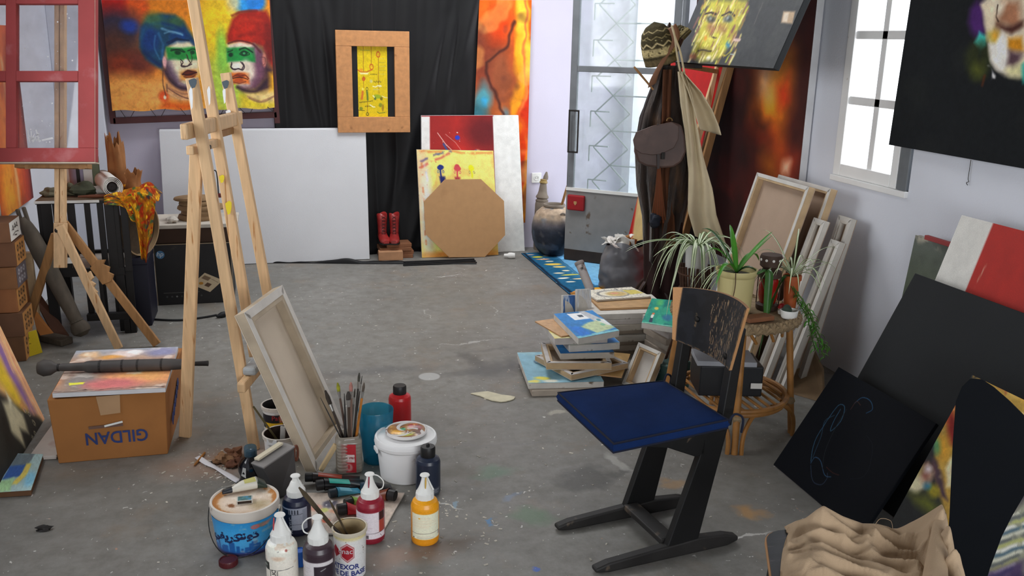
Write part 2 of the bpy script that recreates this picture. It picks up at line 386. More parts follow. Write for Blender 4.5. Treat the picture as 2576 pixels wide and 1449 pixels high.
m_kraft = M('cardboard', (168, 120, 70), 0.85, var=0.07, scale=6, stretch=(1, 1, 1), bump=0.03)
m_clay = M('clay', (118, 107, 95), 0.8, var=0.15, scale=12)
m_metal = M('worn_metal', (150, 150, 150), 0.4, metal=0.8, var=0.1)
m_steel_dark = M('dark_metal', (50, 48, 46), 0.45, metal=0.7, var=0.2)
m_string = M('string', (60, 50, 50), 0.8)
m_paper = M('paper', (222, 220, 214), 0.9, var=0.04, scale=10)
m_red_leather = M('red_leather', (150, 40, 38), 0.38, var=0.25, scale=20, spec=0.6)
m_glassdoor = glass_material('dusty_door_glass', tint=(0.95, 0.98, 0.98), dust=(176, 182, 180), lo=0.10, hi=0.40, scale=3.2)
m_glasswin = glass_material('window_glass', tint=(1, 1, 1), dust=(235, 235, 235), lo=0.03, hi=0.2, scale=4)
m_glassred = glass_material('spattered_glass', tint=(0.93, 0.93, 0.95), dust=(150, 146, 150), lo=0.03, hi=0.15, scale=7, gloss=0.04)
# floor
def floor_material():
    m = bpy.data.materials.new('paint_flecked_concrete'); m.use_nodes = True; nt = m.node_tree; N = nt.nodes; L = nt.links; b = N['Principled BSDF']
    geo = N.new('ShaderNodeNewGeometry'); pos = geo.outputs['Position']
    def noise(scale, detail=5, rough=0.55, vec=pos):
        n = N.new('ShaderNodeTexNoise'); n.inputs['Scale'].default_value = scale; n.inputs['Detail'].default_value = detail; n.inputs['Roughness'].default_value = rough
        L.new(vec, n.inputs['Vector']); return n
    def rng(sock, a, b_, c=0.0, d=1.0):
        r = N.new('ShaderNodeMapRange'); r.inputs[1].default_value = a; r.inputs[2].default_value = b_; r.inputs[3].default_value = c; r.inputs[4].default_value = d
        L.new(sock, r.inputs[0]); return r.outputs[0]
    def mix(fac, A, B):
        x = N.new('ShaderNodeMix'); x.data_type = 'RGBA'; L.new(fac, x.inputs['Factor'])
        if hasattr(A, 'is_linked'): L.new(A, x.inputs['A'])
        else: x.inputs['A'].default_value = (*lin(A), 1)
        if hasattr(B, 'is_linked'): L.new(B, x.inputs['B'])
        else: x.inputs['B'].default_value = (*lin(B), 1)
        return x.outputs['Result']
    def math_(op, A, B=None):
        x = N.new('ShaderNodeMath'); x.operation = op
        for i, q in enumerate((A, B)):
            if q is None: continue
            if hasattr(q, 'is_linked'): L.new(q, x.inputs[i])
            else: x.inputs[i].default_value = q
        return x.outputs[0]
    col = mix(rng(noise(1.3).outputs['Fac'], 0.3, 0.7), (124, 122, 117), (143, 141, 136))
    col = mix(rng(noise(14, 6, 0.7).outputs['Fac'], 0.35, 0.75), col, (110, 107, 101))
    col = mix(rng(noise(3.1, 6, 0.6).outputs['Fac'], 0.56, 0.72, 0, 0.5), col, (138, 121, 103))
    # distorted position for ragged stain outlines
    dn = noise(9, 4); sub = N.new('ShaderNodeVectorMath'); sub.operation = 'SUBTRACT'; L.new(dn.outputs['Color'], sub.inputs[0]); sub.inputs[1].default_value = (0.5, 0.5, 0.5)
    sc = N.new('ShaderNodeVectorMath'); sc.operation = 'SCALE'; L.new(sub.outputs[0], sc.inputs[0]); sc.inputs['Scale'].default_value = 0.16
    ad = N.new('ShaderNodeVectorMath'); L.new(pos, ad.inputs[0]); L.new(sc.outputs[0], ad.inputs[1]); wp = ad.outputs[0]
    def stain(cx, cy, rx, ry, ang, rgb, a, soft=0.3, ring=False, vec=wp):
        nonlocal col
        mp = N.new('ShaderNodeMapping'); mp.vector_type = 'TEXTURE'; mp.inputs['Location'].default_value = (cx, cy, 0); mp.inputs['Rotation'].default_value = (0, 0, ang); mp.inputs['Scale'].default_value = (rx, ry, 1)
        L.new(vec, mp.inputs[0]); ln = N.new('ShaderNodeVectorMath'); ln.operation = 'LENGTH'; L.new(mp.outputs[0], ln.inputs[0]); d = ln.outputs['Value']
        if ring: d = math_('MULTIPLY', math_('ABSOLUTE', math_('SUBTRACT', d, 1.0)), 7.0)
        col = mix(rng(d, 1 - soft / 2, 1 + soft / 2, a, 0.0), col, rgb)
    def st(px, py, rx, ry, ang, rgb, a, soft=0.4, ring=False, clean=False):
        g = G(px, py); stain(g[0], g[1], rx, ry, ang, rgb, a, soft, ring, pos if clean else wp)
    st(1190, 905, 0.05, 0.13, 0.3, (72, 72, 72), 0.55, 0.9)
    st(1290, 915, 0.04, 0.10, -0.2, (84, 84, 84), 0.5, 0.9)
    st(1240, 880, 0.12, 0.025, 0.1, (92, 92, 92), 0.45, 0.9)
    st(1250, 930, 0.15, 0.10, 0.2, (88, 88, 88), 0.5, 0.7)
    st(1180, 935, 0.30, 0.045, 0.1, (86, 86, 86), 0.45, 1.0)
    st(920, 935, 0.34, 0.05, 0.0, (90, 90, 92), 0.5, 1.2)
    st(1080, 947, 0.055, 0.055, 0, (188, 188, 186), 0.7, 0.15, False, True)
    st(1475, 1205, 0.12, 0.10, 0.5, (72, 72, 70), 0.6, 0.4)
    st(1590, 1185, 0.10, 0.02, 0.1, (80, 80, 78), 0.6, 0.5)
    st(1560, 1165, 0.03, 0.10, 0.3, (190, 188, 182), 0.55, 0.5)
    st(1345, 1300, 0.07, 0.06, 0, (90, 124, 92), 0.6, 0.9)
    st(1240, 1190, 0.09, 0.05, 0, (104, 140, 116), 0.5, 0.9)
    st(1885, 1290, 0.05, 0.05, 0, (190, 140, 70), 0.6, 0.8)
    st(1690, 1215, 0.06, 0.03, 0, (180, 140, 90), 0.5, 0.8)
    st(560, 1160, 0.22, 0.12, 0.1, (166, 128, 104), 0.55, 1.1)
    st(1020, 1400, 0.12, 0.06, 0.1, (170, 120, 90), 0.35, 1.0)
    st(1235, 1120, 0.30, 0.012, -0.1, (120, 118, 116), 0.6, 0.8)
    st(1130, 694, 0.13, 0.006, 0.1, (205, 205, 203), 0.6, 0.5)
    st(1180, 861, 0.16, 0.006, 0.1, (190, 188, 184), 0.5, 0.6)
    st(1075, 790, 0.005, 0.10, 0.05, (190, 188, 184), 0.45, 0.6)
    st(1245, 780, 0.005, 0.10, 0.05, (190, 188, 184), 0.4, 0.6)
    st(1340, 735, 0.22, 0.10, 0.2, (112, 104, 92), 0.45, 1.2)
    st(1150, 1370, 0.10, 0.03, 0.1, (96, 80, 66), 0.5, 1.1)
    st(1130, 1190, 0.10, 0.05, 0.1, (96, 92, 78), 0.45, 1.1)
    st(1245, 1310, 0.02, 0.008, 0.4, (70, 130, 180), 0.8, 0.5)
    st(1145, 1272, 0.03, 0.008, 0.7, (130, 160, 180), 0.7, 0.5)
    st(1355, 1440, 0.02, 0.01, 0.0, (60, 100, 190), 0.8, 0.5)
    st(1400, 1040, 0.05, 0.025, 0, (190, 184, 170), 0.6, 0.6)
    st(1290, 1250, 0.05, 0.02, 0.5, (120, 150, 190), 0.35, 0.9)
    st(1840, 1360, 0.16, 0.008, 0.16, (205, 203, 198), 0.7, 0.5)
    st(1120, 1275, 0.006, 0.07, 0.9, (200, 200, 196), 0.7, 0.5)
    st(230, 960, 0.5, 0.3, 0.0, (120, 112, 100), 0.3, 1.4)
    # flecks of paint
    for sc_, thr, rgb, a in ((16, 0.10, (224, 222, 216), 0.8), (34, 0.12, (216, 214, 208), 0.7), (11, 0.055, (206, 150, 120), 0.6), (9, 0.05, (90, 96, 104), 0.7)):
        vo = N.new('ShaderNodeTexVoronoi'); vo.inputs['Scale'].default_value = sc_; L.new(wp, vo.inputs['Vector'])
        sel = N.new('ShaderNodeSeparateColor'); L.new(vo.outputs['Color'], sel.inputs[0])
        f = math_('MULTIPLY', rng(vo.outputs['Distance'], thr * 0.7, thr, a, 0.0), rng(sel.outputs[0], 0.60, 0.62))
        col = mix(f, col, rgb)
    L.new(col, b.inputs['Base Color'])
    b.inputs['Roughness'].default_value = 0.55; b.inputs['Specular IOR Level'].default_value = 0.4
    L.new(rng(noise(4).outputs['Fac'], 0.3, 0.7, 0.42, 0.62), b.inputs['Roughness'])
    bp = N.new('ShaderNodeBump'); bp.inputs['Strength'].default_value = 0.15; bp.inputs['Distance'].default_value = 0.004; L.new(noise(60).outputs['Fac'], bp.inputs['Height']); L.new(bp.outputs[0], b.inputs['Normal'])
    return m
XL, XR, YB, YF, ZC = -1.45, 2.9, 7.3, -1.4, 3.1
m_floor = floor_material()
struct(MB().span((XL, YF, -0.1), (XR + 0.9, YB + 0.1, 0)).build('floor', m_floor))
mb = MB()
for a, b in (((XL - .2, YF - .2, ZC), (XR + .25, 5.3, ZC + .1)), ((XL - .2, 6.7, ZC), (XR + .25, YB + .2, ZC + .1)), ((XL - .2, 5.3, ZC), (.2, 6.7, ZC + .1)), ((2.0, 5.3, ZC), (XR + .25, 6.7, ZC + .1))): mb.span(a, b)  # gap left in the ceiling for the added roof lamp
struct(mb.build('ceiling', m_ceil))
struct(MB().span((XL - .2, YB, 0), (XR + 1.6, YB + .15, ZC)).build('wall_back', m_lav))
mb = MB()
for a, b in (((XL - .2, YF - .15, 0), (XR + .25, YF, .55)), ((XL - .2, YF - .15, 1.75), (XR + .25, YF, ZC)), ((XL - .2, YF - .15, .55), (-.6, YF, 1.75)), ((2.4, YF - .15, .55), (XR + .25, YF, 1.75))): mb.span(a, b)  # opening made to let the added rear fill in
struct(mb.build('wall_front', m_wallf))
t = struct(thing('added_window_rear', '', '', (.9, YF - .1, .55))); del t['category']; del t['label']  # added window, unseen behind the camera, around the rear fill lamp
for x in (-.57, .4, 1.4, 2.37): MB().span((x - .03, YF - .12, .55), (x + .03, YF - .06, 1.75)).build('mullion', m_white, t)
for z in (.58, 1.72): MB().span((-.6, YF - .12, z - .03), (2.4, YF - .06, z + .03)).build('rail', m_white, t)
mb = MB()
for a, b in (((XL - .2, YF, 0), (XL, 2.7, ZC)), ((XL - .2, 2.7, 0), (XL, 4.8, 1.1)), ((XL - .2, 2.7, 2.6), (XL, 4.8, ZC)), ((XL - .2, 4.8, 0), (XL, YB, ZC))): mb.span(a, b)  # opening made for the added left fill lamp
struct(mb.build('wall_left', m_wall))
WY0, WY1, WZ0, WZ1 = 3.655, 4.265, 1.045, 2.55
DY0, DY1, DZ = 6.22, 7.12, 2.45
mb = MB()
for a, b in (((XR, YF, 0), (XR + .22, WY0, ZC)), ((XR, WY0, 0), (XR + .22, WY1, WZ0)), ((XR, WY0, WZ1), (XR + .22, WY1, ZC)), ((XR, WY1, 0), (XR + .22, DY0, ZC)), ((XR, DY0, DZ), (XR + .22, DY1, ZC)), ((XR, DY1, 0), (XR + .22, YB, ZC))): mb.span(a, b)
struct(mb.build('wall_right', m_wall))
# white pier in the left back corner
struct(MB().span((XL, YB - 0.10, 0), (-1.135, YB, ZC)).build('trim_1', m_wall, bevel=0.006))

# added window, out of view, around the left fill lamp: frame
t = struct(thing('added_window_left', 'white framed window', 'window', (XL - .1, 3.75, 1.1)))
del t['category']; del t['label']
for y in (2.73, 3.4, 4.1, 4.77): MB().span((XL - .12, y - .03, 1.1), (XL - .06, y + .03, 2.6)).build('mullion', m_white, t)
for z in (1.13, 2.57): MB().span((XL - .12, 2.7, z - .03), (XL - .06, 4.8, z + .03)).build('rail', m_white, t)

# right window
t = struct(thing('window_1', '', '', (XR + .02, (WY0 + WY1) / 2, WZ0))); del t['category']; del t['label']
x0, x1 = XR - 0.005, XR + 0.055
ya, yb_ = 3.745, 4.265      # casement: right (near) and left (far) edges
zs = [WZ0, 1.105, 1.50, 1.535, 1.905, 1.94, 2.29, 2.325, WZ1]
for (y0, y1) in ((yb_ - .062, yb_), (ya, ya + .05), (ya - .075, ya - .004)):
    MB().span((x0, y0, WZ0), (x1, y1, WZ1)).build('stile', m_winwhite if y0 >= ya else m_greymetal, t, bevel=.004)
ym = PX(2194, 340, XR)[1]
MB().span((x0 + .01, ym - .021, WZ0), (x1 - .01, ym + .021, WZ1)).build('muntin', m_winwhite, t, bevel=.003)
rows = [PX(2150, 88, XR)[2], PX(2135, 252, XR)[2]]
MB().span((x0, ya + .05, WZ0), (x1, yb_ - .062, WZ0 + .062)).build('bottom_rail', m_winwhite, t, bevel=.004)
for z in rows + [2 * rows[0] - rows[1] + 0.0]: MB().span((x0 + .01, ya + .05, z - .021), (x1 - .01, yb_ - .062, z + .021)).build('muntin', m_winwhite, t, bevel=.003)
zz = [WZ0 + .062] + sorted(rows + [2 * rows[0] - rows[1]]) + [WZ1]; yy = [ya + .05, ym, yb_ - .062]
for i in range(len(zz) - 1):
    for j in range(2): MB().span((XR + .02, yy[j] + .005, zz[i] + .005), (XR + .024, yy[j + 1] - .005, zz[i + 1] - .005)).build('pane', m_glasswin, t)
MB().span((XR - .02, WY0, WZ0 - .03), (XR + .2, WY1, WZ0)).build('sill', m_winwhite, t, bevel=.004)

# door leaf, standing open into the room
D0 = V(2.255, 6.80, 0.012); D1 = V(2.885, 6.245, 0.012); dd = unit(D1 - D0); dn = V(-dd[1], dd[0], 0)
if dn[1] > 0: dn = -dn                      # towards the camera
DW = np.linalg.norm(D1 - D0)
def DP(px, py):
    p = PN(px, py, D0, dn); return np.dot(p - D0, dd), p[2]
def dbox(s0, s1, z0, z1, d0, d1):           # slab in door coordinates, depth along dn
    P = [D0 + dd * s + dn * d + V(0, 0, 0) for s, d in ((s0, d0), (s1, d0), (s1, d1), (s0, d1))]
    P = [V(p[0], p[1], z0) for p in P] + [V(p[0], p[1], z1) for p in P]
    return MB().hexa(P)
t = struct(thing('door_1', '', '', (D0 + D1) / 2)); del t['category']; del t['label']
zmid = DP(1550, 176)[1]; zgl = DP(1500, 480)[1]; zband = DP(1450, 630)[1]
ZT = 2.42
dbox(0, .055, zgl, ZT, -.02, .02).build('stile', m_greymetal, t, bevel=.004)
dbox(DW - .055, DW, zgl, ZT, -.02, .02).build('stile', m_greymetal, t, bevel=.004)
dbox(.055, DW - .055, zmid - .022, zmid + .022, -.02, .02).build('middle_rail', m_greymetal, t, bevel=.004)
dbox(.055, DW - .055, ZT - .06, ZT, -.02, .02).build('top_rail', m_greymetal, t, bevel=.004)
dbox(0, DW, zband, zgl, -.018, .018).build('lower_panel', m_doorpanel, t, bevel=.003)
dbox(.0, DW, zgl - .012, zgl + .012, .016, .026).build('sill_bead', m_white, t)
dbox(0, DW, 0.012, zband + .01, -.019, .02).build('kick_band', m_rust, t, bevel=.003)
dbox(.055, DW - .055, zgl, zmid - .022, -.003, .003).build('pane', m_glassdoor, t)
dbox(.055, DW - .055, zmid + .022, ZT - .06, -.003, .003).build('pane', m_glassdoor, t)
# white grille of rods behind the panes: a column of tall diamonds with short side bars
m_rod = M('grille_rod', (150, 160, 160), 0.5)
def DQ(s, z, d=-.03): return V(*(D0 + dd * s + dn * d)[:2], z)
def rod(a, b, nm='grille_rod'): MB().tube([DQ(*a), DQ(*b)], .006, 6).build(nm, m_rod, t)
hh = 0.262; sc0 = .335
for i in range(8):
    z0 = zgl - .06 + i * hh; z1 = z0 + hh; zm_ = (z0 + z1) / 2
    if z1 > ZT: break
    if z0 >= zgl - .07:
        rod((sc0, z0), (sc0 - .14, zm_)); rod((sc0 - .14, zm_), (sc0, z1)); rod((sc0, z0), (sc0 + .14, zm_)); rod((sc0 + .14, zm_), (sc0, z1))
        rod((sc0, z1), (DW - .05, z1))
        rod((.16, z0 + .02), (.16, z0 + .14)); rod((.16, z0 + .14), (sc0 - .02, z0 + .14))
# long pull handle: a flat bar loop
h0 = DP(1463, 278); h1 = DP(1463, 382); hs = .05
mb = MB()
for s in (hs - .03, hs + .045): P = DQ(s, h1[1], .055); mb.bar(P, DQ(s, h0[1], .055), .012, .012, dn)
for z in (h0[1], h1[1]): mb.bar(DQ(hs - .036, z, .055), DQ(hs + .051, z, .055), .012, .012, dn); mb.bar(DQ(hs, z, .01), DQ(hs, z, .055), .012, .012)
mb.build('pull_handle', m_steel_dark, t, bevel=.002)
k0 = DP(1430, 487); k1 = DP(1474, 530)
m_redlock = M('red_lock_case', (150, 22, 30), 0.4, var=0.1)
lk = dbox(k0[0] + .01, k1[0], k1[1], k0[1], .018, .05).build('lock_case', m_redlock, t, bevel=.01)
c = DQ((k0[0] + .01 + k1[0]) / 2, (k0[1] + k1[1]) / 2, .0515)
MB().prism([c + dd * a + V(0, 0, b) for a, b in ((-.012, .014), (.012, .014), (.013, -.002), (0, -.018), (-.013, -.002))][::-1], dn * .002).build('keyhole_shield', M('brass', (190, 150, 100), 0.4, metal=.3), lk)
# door jamb on the hinge side
struct(MB().span((XR - .03, DY0 - .05, 0), (XR + .2, DY0, DZ)).build('trim_2', m_greymetal, bevel=.004))

# wall socket
c = PY(1349, 447, YB); t = thing('wall_socket', 'white square electrical wall socket on the lavender wall', 'socket', (c[0], YB, c[2] - .042))
m_sock = M('socket_plastic', (236, 236, 232), 0.35, var=0.02)
MB().span((c[0] - .042, YB - .012, c[2] - .042), (c[0] + .042, YB, c[2] + .042)).build('plate', m_sock, t, bevel=.004)
MB().lathe([(.021, .0), (.021, .003), (.018, .003), (.017, -.004), (0.001, -.004)], (c[0], YB - .012, c[2]), 24, axis=(0, -1, 0), cap0=False, cap1=False).build('socket_well', m_sock, t, smooth=True)
for s in (-.009, .009): MB().lathe([(.0028, 0), (.0028, .002)], (c[0] + s, YB - .012, c[2]), 10, axis=(0, -1, 0)).build('pin_hole', m_dark, t)
# things along the back wall
CY = 7.288     # mean plane of the black backdrop
# ---- black backdrop cloth: folds hang from above the frame, lower hem reaches the floor
cl = PY(684, 150, CY)[0]; cr_ = PY(1203, 150, CY)[0]; cr_b = cr_ + .06
def drape(u, v):
    z = 3.05 * (1 - v) + 0.004
    x = cl + (cr_ - cl) * u
    f = 0.018 * math.sin(u * 19 + 1.5 * math.sin(v * 3)) * (0.35 + 0.65 * v) + 0.012 * math.sin(u * 41 + v * 2.0)
    # diagonal tension folds from the upper corners
    f += 0.022 * math.exp(-((u - 0.86 + (v - 0.38) * 0.62) / 0.03) ** 2) + 0.022 * math.exp(-((u - 0.97 + (v - 0.38) * 0.55) / 0.028) ** 2)
    f += 0.026 * math.exp(-((u - 0.10 - (v - 0.35) * 0.35) / 0.03) ** 2) + 0.02 * math.exp(-((u - 0.24 - (v - 0.35) * 0.3) / 0.025) ** 2)
    return V(x + 0.01 * math.sin(v * 9), CY - min(abs(f) * .85, .052), z)
o = MB().grid(drape, 150, 70).build('backdrop_cloth', m_black, smooth=True, solid=.004, angle=80)
tag(o, 'tall black backdrop cloth with soft folds hanging on the back wall', 'cloth')
# rolled and rumpled hem of black fabric on the floor
def hem(u, v):
    c = lerp(G(620, 661), G(1196, 662), u) + V(0, -.012, 0); w = .008 + .022 * min(1, max(0, (u - .28) * 4))
    a = v * PI; hgt = .010 + .028 * max(0, math.exp(-((u - .42) / .07) ** 2) + .35 * math.exp(-((u - .62) / .09) ** 2))
    return c + V(0, math.cos(a) * w, math.sin(a) * hgt + .003 * math.sin(u * 60) * math.sin(a) + .001)
o = MB().grid(hem, 120, 12).build('fabric_roll', m_black, smooth=True, angle=80)
tag(o, 'strip of rumpled black fabric lying on the floor before the white canvas', 'fabric')
mb = MB()
for i, dy in enumerate((0, .022, .044)): mb.box(lerp(G(1010, 659), G(1195, 659), .5) + V(0, -.085 + dy, .0055 + .004 * i), (.58 - .01 * i, .02, .01 + .008 * i))
o = mb.build('tripod_pole', m_blackpaint, bevel=.003); tag(o, 'folded black backdrop pole lying on the floor under the octagonal board', 'pole')

# ---- painting of two faces, laced into a dark red frame
Yp = 7.19
TL = PY(255, 0, Yp); BL = PY(283, 279, Yp); BR = PY(691, 272, Yp); TR = PY(678, 0, Yp)
cv = Cv(480, 320, (200, 120, 40), wob=0.014, ws=9)     # photo px 255..691 x 0..282 -> u,v
U_ = lambda x: (x - 262) / 424.0
W_ = lambda y: y / 282.0
def P_(pts): return [(U_(x), W_(y)) for x, y in pts]
cv.grad([(0, (214, 120, 20)), (.45, (208, 130, 40)), (.75, (216, 130, 50)), (1, (226, 150, 60))])
cv.ell(U_(590), W_(140), .2, .55, (190, 190, 50), .9); cv.ell(U_(560), W_(210), .10, .3, (170, 200, 70), .8); cv.ell(U_(540), W_(60), .12, .25, (232, 190, 30), .9)
cv.ell(U_(555), W_(130), .035, .2, (120, 190, 70), .9, a=.8)
cv.ell(U_(300), W_(20), .15, .16, (176, 22, 12), .6); cv.ell(U_(345), W_(15), .06, .2, (206, 80, 20), .9)
cv.ell(U_(290), W_(80), .16, .2, (46, 38, 58), .8); cv.ell(U_(280), W_(130), .14, .2, (74, 40, 30), .8); cv.ell(U_(325), W_(65), .05, .06, (26, 56, 140), 1.0)
cv.ell(U_(310), W_(170), .13, .13, (120, 42, 16), .9); cv.ell(U_(355), W_(150), .09, .1, (90, 36, 30), .9, a=.8)
cv.ell(U_(310), W_(235), .16, .17, (224, 150, 70), .8); cv.ell(U_(390), W_(240), .09, .12, (232, 160, 80), .9)
cv.ell(U_(620), W_(5), .09, .09, (40, 140, 210), .5); cv.ell(U_(650), W_(2), .06, .1, (30, 120, 205), .5)
cv.ell(U_(590), W_(6), .04, .1, (236, 200, 120), .9, a=.7)
# left head: blue turban, pale face in three-quarter view
cv.poly(P_([(345, 118), (352, 70), (372, 40), (410, 33), (440, 36), (462, 55), (478, 85), (488, 118), (470, 110), (440, 105), (415, 120), (402, 150), (398, 178), (380, 168), (358, 150)]), (18, 62, 92), .02)
cv.ell(U_(385), W_(50), .06, .07, (70, 110, 60), .9, a=.7); cv.ell(U_(372), W_(100), .05, .12, (12, 50, 110), .8); cv.ell(U_(445), W_(92), .05, .10, (10, 56, 110), .7); cv.ell(U_(440), W_(55), .05, .05, (60, 96, 50), .9, a=.7)
cv.stroke(P_([(405, 72), (430, 80), (455, 84)]), .02, (110, 160, 190), 1.0, .7); cv.stroke(P_([(395, 85), (405, 115), (398, 150)]), .02, (50, 110, 160), 1.0, .6); cv.stroke(P_([(415, 108), (440, 96), (470, 104), (484, 116)]), .016, (10, 34, 70), .8)
cv.poly(P_([(416, 122), (440, 104), (472, 106), (488, 120), (494, 150), (490, 185), (478, 214), (455, 226), (430, 215), (412, 190), (404, 160)]), (216, 204, 170), .02)
cv.poly(P_([(398, 160), (410, 150), (424, 178), (440, 212), (462, 226), (440, 234), (418, 214), (402, 190)]), (60, 40, 62), .03, .85)
cv.ell(U_(404), W_(158), .012, .05, (226, 170, 170), .6)
cv.rect(U_(412), W_(119), U_(494), W_(152), (20, 130, 48), .92, .012); cv.ell(U_(440), W_(132), .018, .02, (8, 60, 30), .6); cv.ell(U_(478), W_(133), .014, .018, (8, 60, 30), .6); cv.stroke(P_([(425, 124), (450, 122), (458, 130)]), .012, (10, 80, 36), .6)
cv.stroke(P_([(462, 138), (466, 150), (472, 160), (462, 168), (448, 166), (446, 156)]), .008, (60, 40, 40), .6); cv.ell(U_(460), W_(158), .014, .03, (240, 230, 200), .8)
cv.rect(U_(440), W_(178), U_(486), W_(206), (232, 150, 60), .85, .02); cv.poly(P_([(446, 186), (462, 177), (482, 182), (484, 190), (468, 196), (455, 194)]), (96, 36, 22), .012); cv.ell(U_(468), W_(198), .025, .018, (176, 88, 30), .6)
cv.poly(P_([(404, 208), (425, 222), (455, 232), (470, 240), (462, 262), (405, 250)]), (206, 150, 100), .03); cv.stroke(P_([(408, 226), (430, 240), (462, 254)]), .01, (120, 76, 60), .8); cv.stroke(P_([(406, 216), (404, 240), (396, 262)]), .01, (120, 80, 60), .8)
cv.poly(P_([(380, 282), (395, 256), (420, 262), (470, 262), (480, 282)]), (216, 92, 20), .03); cv.ell(U_(395), W_(247), .03, .05, (216, 80, 30), .7); cv.ell(U_(398), W_(250), .008, .02, (240, 210, 180), .7)
# right head: red turban
cv.poly(P_([(568, 108), (570, 88), (584, 50), (604, 32), (640, 26), (676, 28), (690, 60), (690, 180), (676, 160), (660, 120), (640, 112), (600, 108)]), (150, 26, 14), .02)
cv.ell(U_(615), W_(85), .07, .12, (176, 34, 16), .9); cv.ell(U_(680), W_(110), .03, .2, (110, 18, 12), .9)
cv.poly(P_([(570, 112), (600, 106), (640, 112), (655, 135), (658, 170), (648, 205), (628, 228), (600, 232), (588, 218), (578, 200), (574, 176), (568, 150)]), (214, 196, 176), .02)
cv.poly(P_([(640, 112), (662, 122), (676, 160), (670, 205), (640, 232), (606, 238), (594, 224), (620, 222), (640, 196), (634, 160)]), (92, 52, 76), .035, .9); cv.poly(P_([(660, 160), (690, 180), (690, 230), (650, 240), (640, 226), (664, 200)]), (46, 24, 40), .03, .9)
cv.ell(U_(664), W_(155), .014, .06, (196, 120, 100), .6)
cv.rect(U_(566), W_(121), U_(640), W_(158), (16, 130, 52), .93, .012); cv.ell(U_(612), W_(137), .022, .024, (8, 60, 34), .5); cv.ell(U_(577), W_(140), .014, .02, (6, 50, 28), .6); cv.ell(U_(612), W_(137), .008, .01, (60, 150, 90), .5); cv.stroke(P_([(600, 126), (615, 122), (632, 132)]), .01, (8, 70, 34), .6)
cv.ell(U_(588), W_(170), .03, .03, (236, 232, 216), .5); cv.stroke(P_([(578, 160), (574, 172), (580, 178), (594, 178), (602, 180), (608, 170), (602, 160)]), .009, (50, 36, 44), .6)
cv.rect(U_(572), W_(187), U_(622), W_(217), (222, 110, 40), .92, .012); cv.ell(U_(596), W_(196), .03, .026, (150, 62, 24), .5); cv.ell(U_(594), W_(208), .028, .022, (180, 78, 30), .6); cv.stroke(P_([(578, 202), (596, 200), (612, 203)]), .007, (70, 26, 20), .6)
cv.poly(P_([(612, 240), (660, 238), (690, 228), (690, 282), (612, 282)]), (214, 186, 120), .03); cv.poly(P_([(604, 282), (596, 248), (640, 262), (690, 270), (690, 282)]), (214, 190, 40), .03); cv.stroke(P_([(616, 252), (650, 262), (688, 250)]), .014, (170, 130, 90), .8); cv.rect(U_(677), W_(190), U_(700), W_(236), (222, 160, 30), 1, .03)
# modelling of the faces: cheek and jaw shading, contours, brush texture
S_ = lambda l, w, c, so=.9, a=.7: cv.stroke([tuple(q) for q in spline([V(*P_([p])[0]) for p in l], 5)], w, c, so, a)
S_([(420, 158), (424, 182), (434, 204), (452, 218)], .055, (120, 92, 120), 1.0, .55); S_([(432, 160), (436, 176)], .06, (232, 222, 186), 1.0, .6); S_([(404, 182), (416, 206), (438, 222), (462, 228)], .030, (40, 26, 46), .9, .8)
S_([(446, 150), (452, 158), (446, 166), (454, 169), (464, 167), (474, 163)], .010, (50, 34, 40), .6, .9); S_([(472, 128), (476, 146), (474, 158)], .010, (50, 60, 40), .7, .7); S_([(424, 128), (440, 124), (456, 130)], .013, (6, 46, 26), .6, .9); S_([(466, 128), (480, 125), (492, 130)], .012, (6, 46, 26), .6, .9)
S_([(448, 187), (462, 179), (474, 183), (484, 186)], .011, (60, 20, 18), .6, .95); S_([(452, 194), (466, 199), (480, 193)], .010, (90, 40, 20), .7, .8); S_([(448, 187), (466, 189), (484, 187)], .007, (40, 14, 14), .5, .95); S_([(448, 208), (462, 214), (476, 208)], .02, (206, 196, 150), 1, .7)
S_([(350, 96), (366, 70), (398, 58), (430, 64)], .03, (26, 90, 120), 1, .5); S_([(356, 130), (372, 150), (392, 166)], .03, (8, 34, 84), 1, .7); S_([(408, 58), (440, 66), (466, 88), (484, 110)], .028, (8, 44, 92), .9, .7); S_([(386, 90), (382, 120), (392, 150)], .014, (70, 130, 170), 1, .5); S_([(410, 84), (432, 78), (456, 88)], .012, (120, 170, 200), 1, .6); S_([(420, 110), (444, 99), (470, 102)], .012, (6, 30, 60), .7, .8)
S_([(408, 224), (436, 236), (462, 240)], .016, (150, 96, 70), .9, .7); S_([(404, 238), (430, 250), (464, 256)], .012, (226, 180, 130), 1, .6); S_([(398, 180), (396, 212), (400, 246)], .010, (70, 44, 40), .8, .7)
S_([(572, 110), (600, 104), (636, 112), (654, 134)], .016, (70, 14, 16), .8, .8); S_([(590, 62), (620, 48), (660, 52)], .03, (190, 50, 24), 1, .5); S_([(600, 92), (640, 84), (680, 96)], .03, (120, 18, 12), 1, .6); S_([(586, 40), (612, 30), (650, 28)], .02, (110, 14, 10), 1, .7)
S_([(640, 126), (652, 152), (650, 186), (634, 212)], .06, (110, 66, 92), 1, .6); S_([(616, 160), (626, 176), (622, 192)], .05, (228, 214, 196), 1, .6); S_([(590, 226), (612, 236), (640, 234), (664, 216)], .030, (40, 20, 36), .9, .85)
S_([(578, 164), (575, 174), (584, 180), (594, 177), (604, 181), (610, 172), (606, 162)], .010, (40, 28, 38), .6, .95); S_([(600, 128), (616, 123), (634, 133)], .013, (6, 50, 28), .6, .9); S_([(570, 132), (582, 128)], .012, (6, 50, 28), .6, .9); S_([(600, 138), (612, 131), (626, 138), (612, 144), (600, 139)], .006, (4, 34, 20), .5, .9)
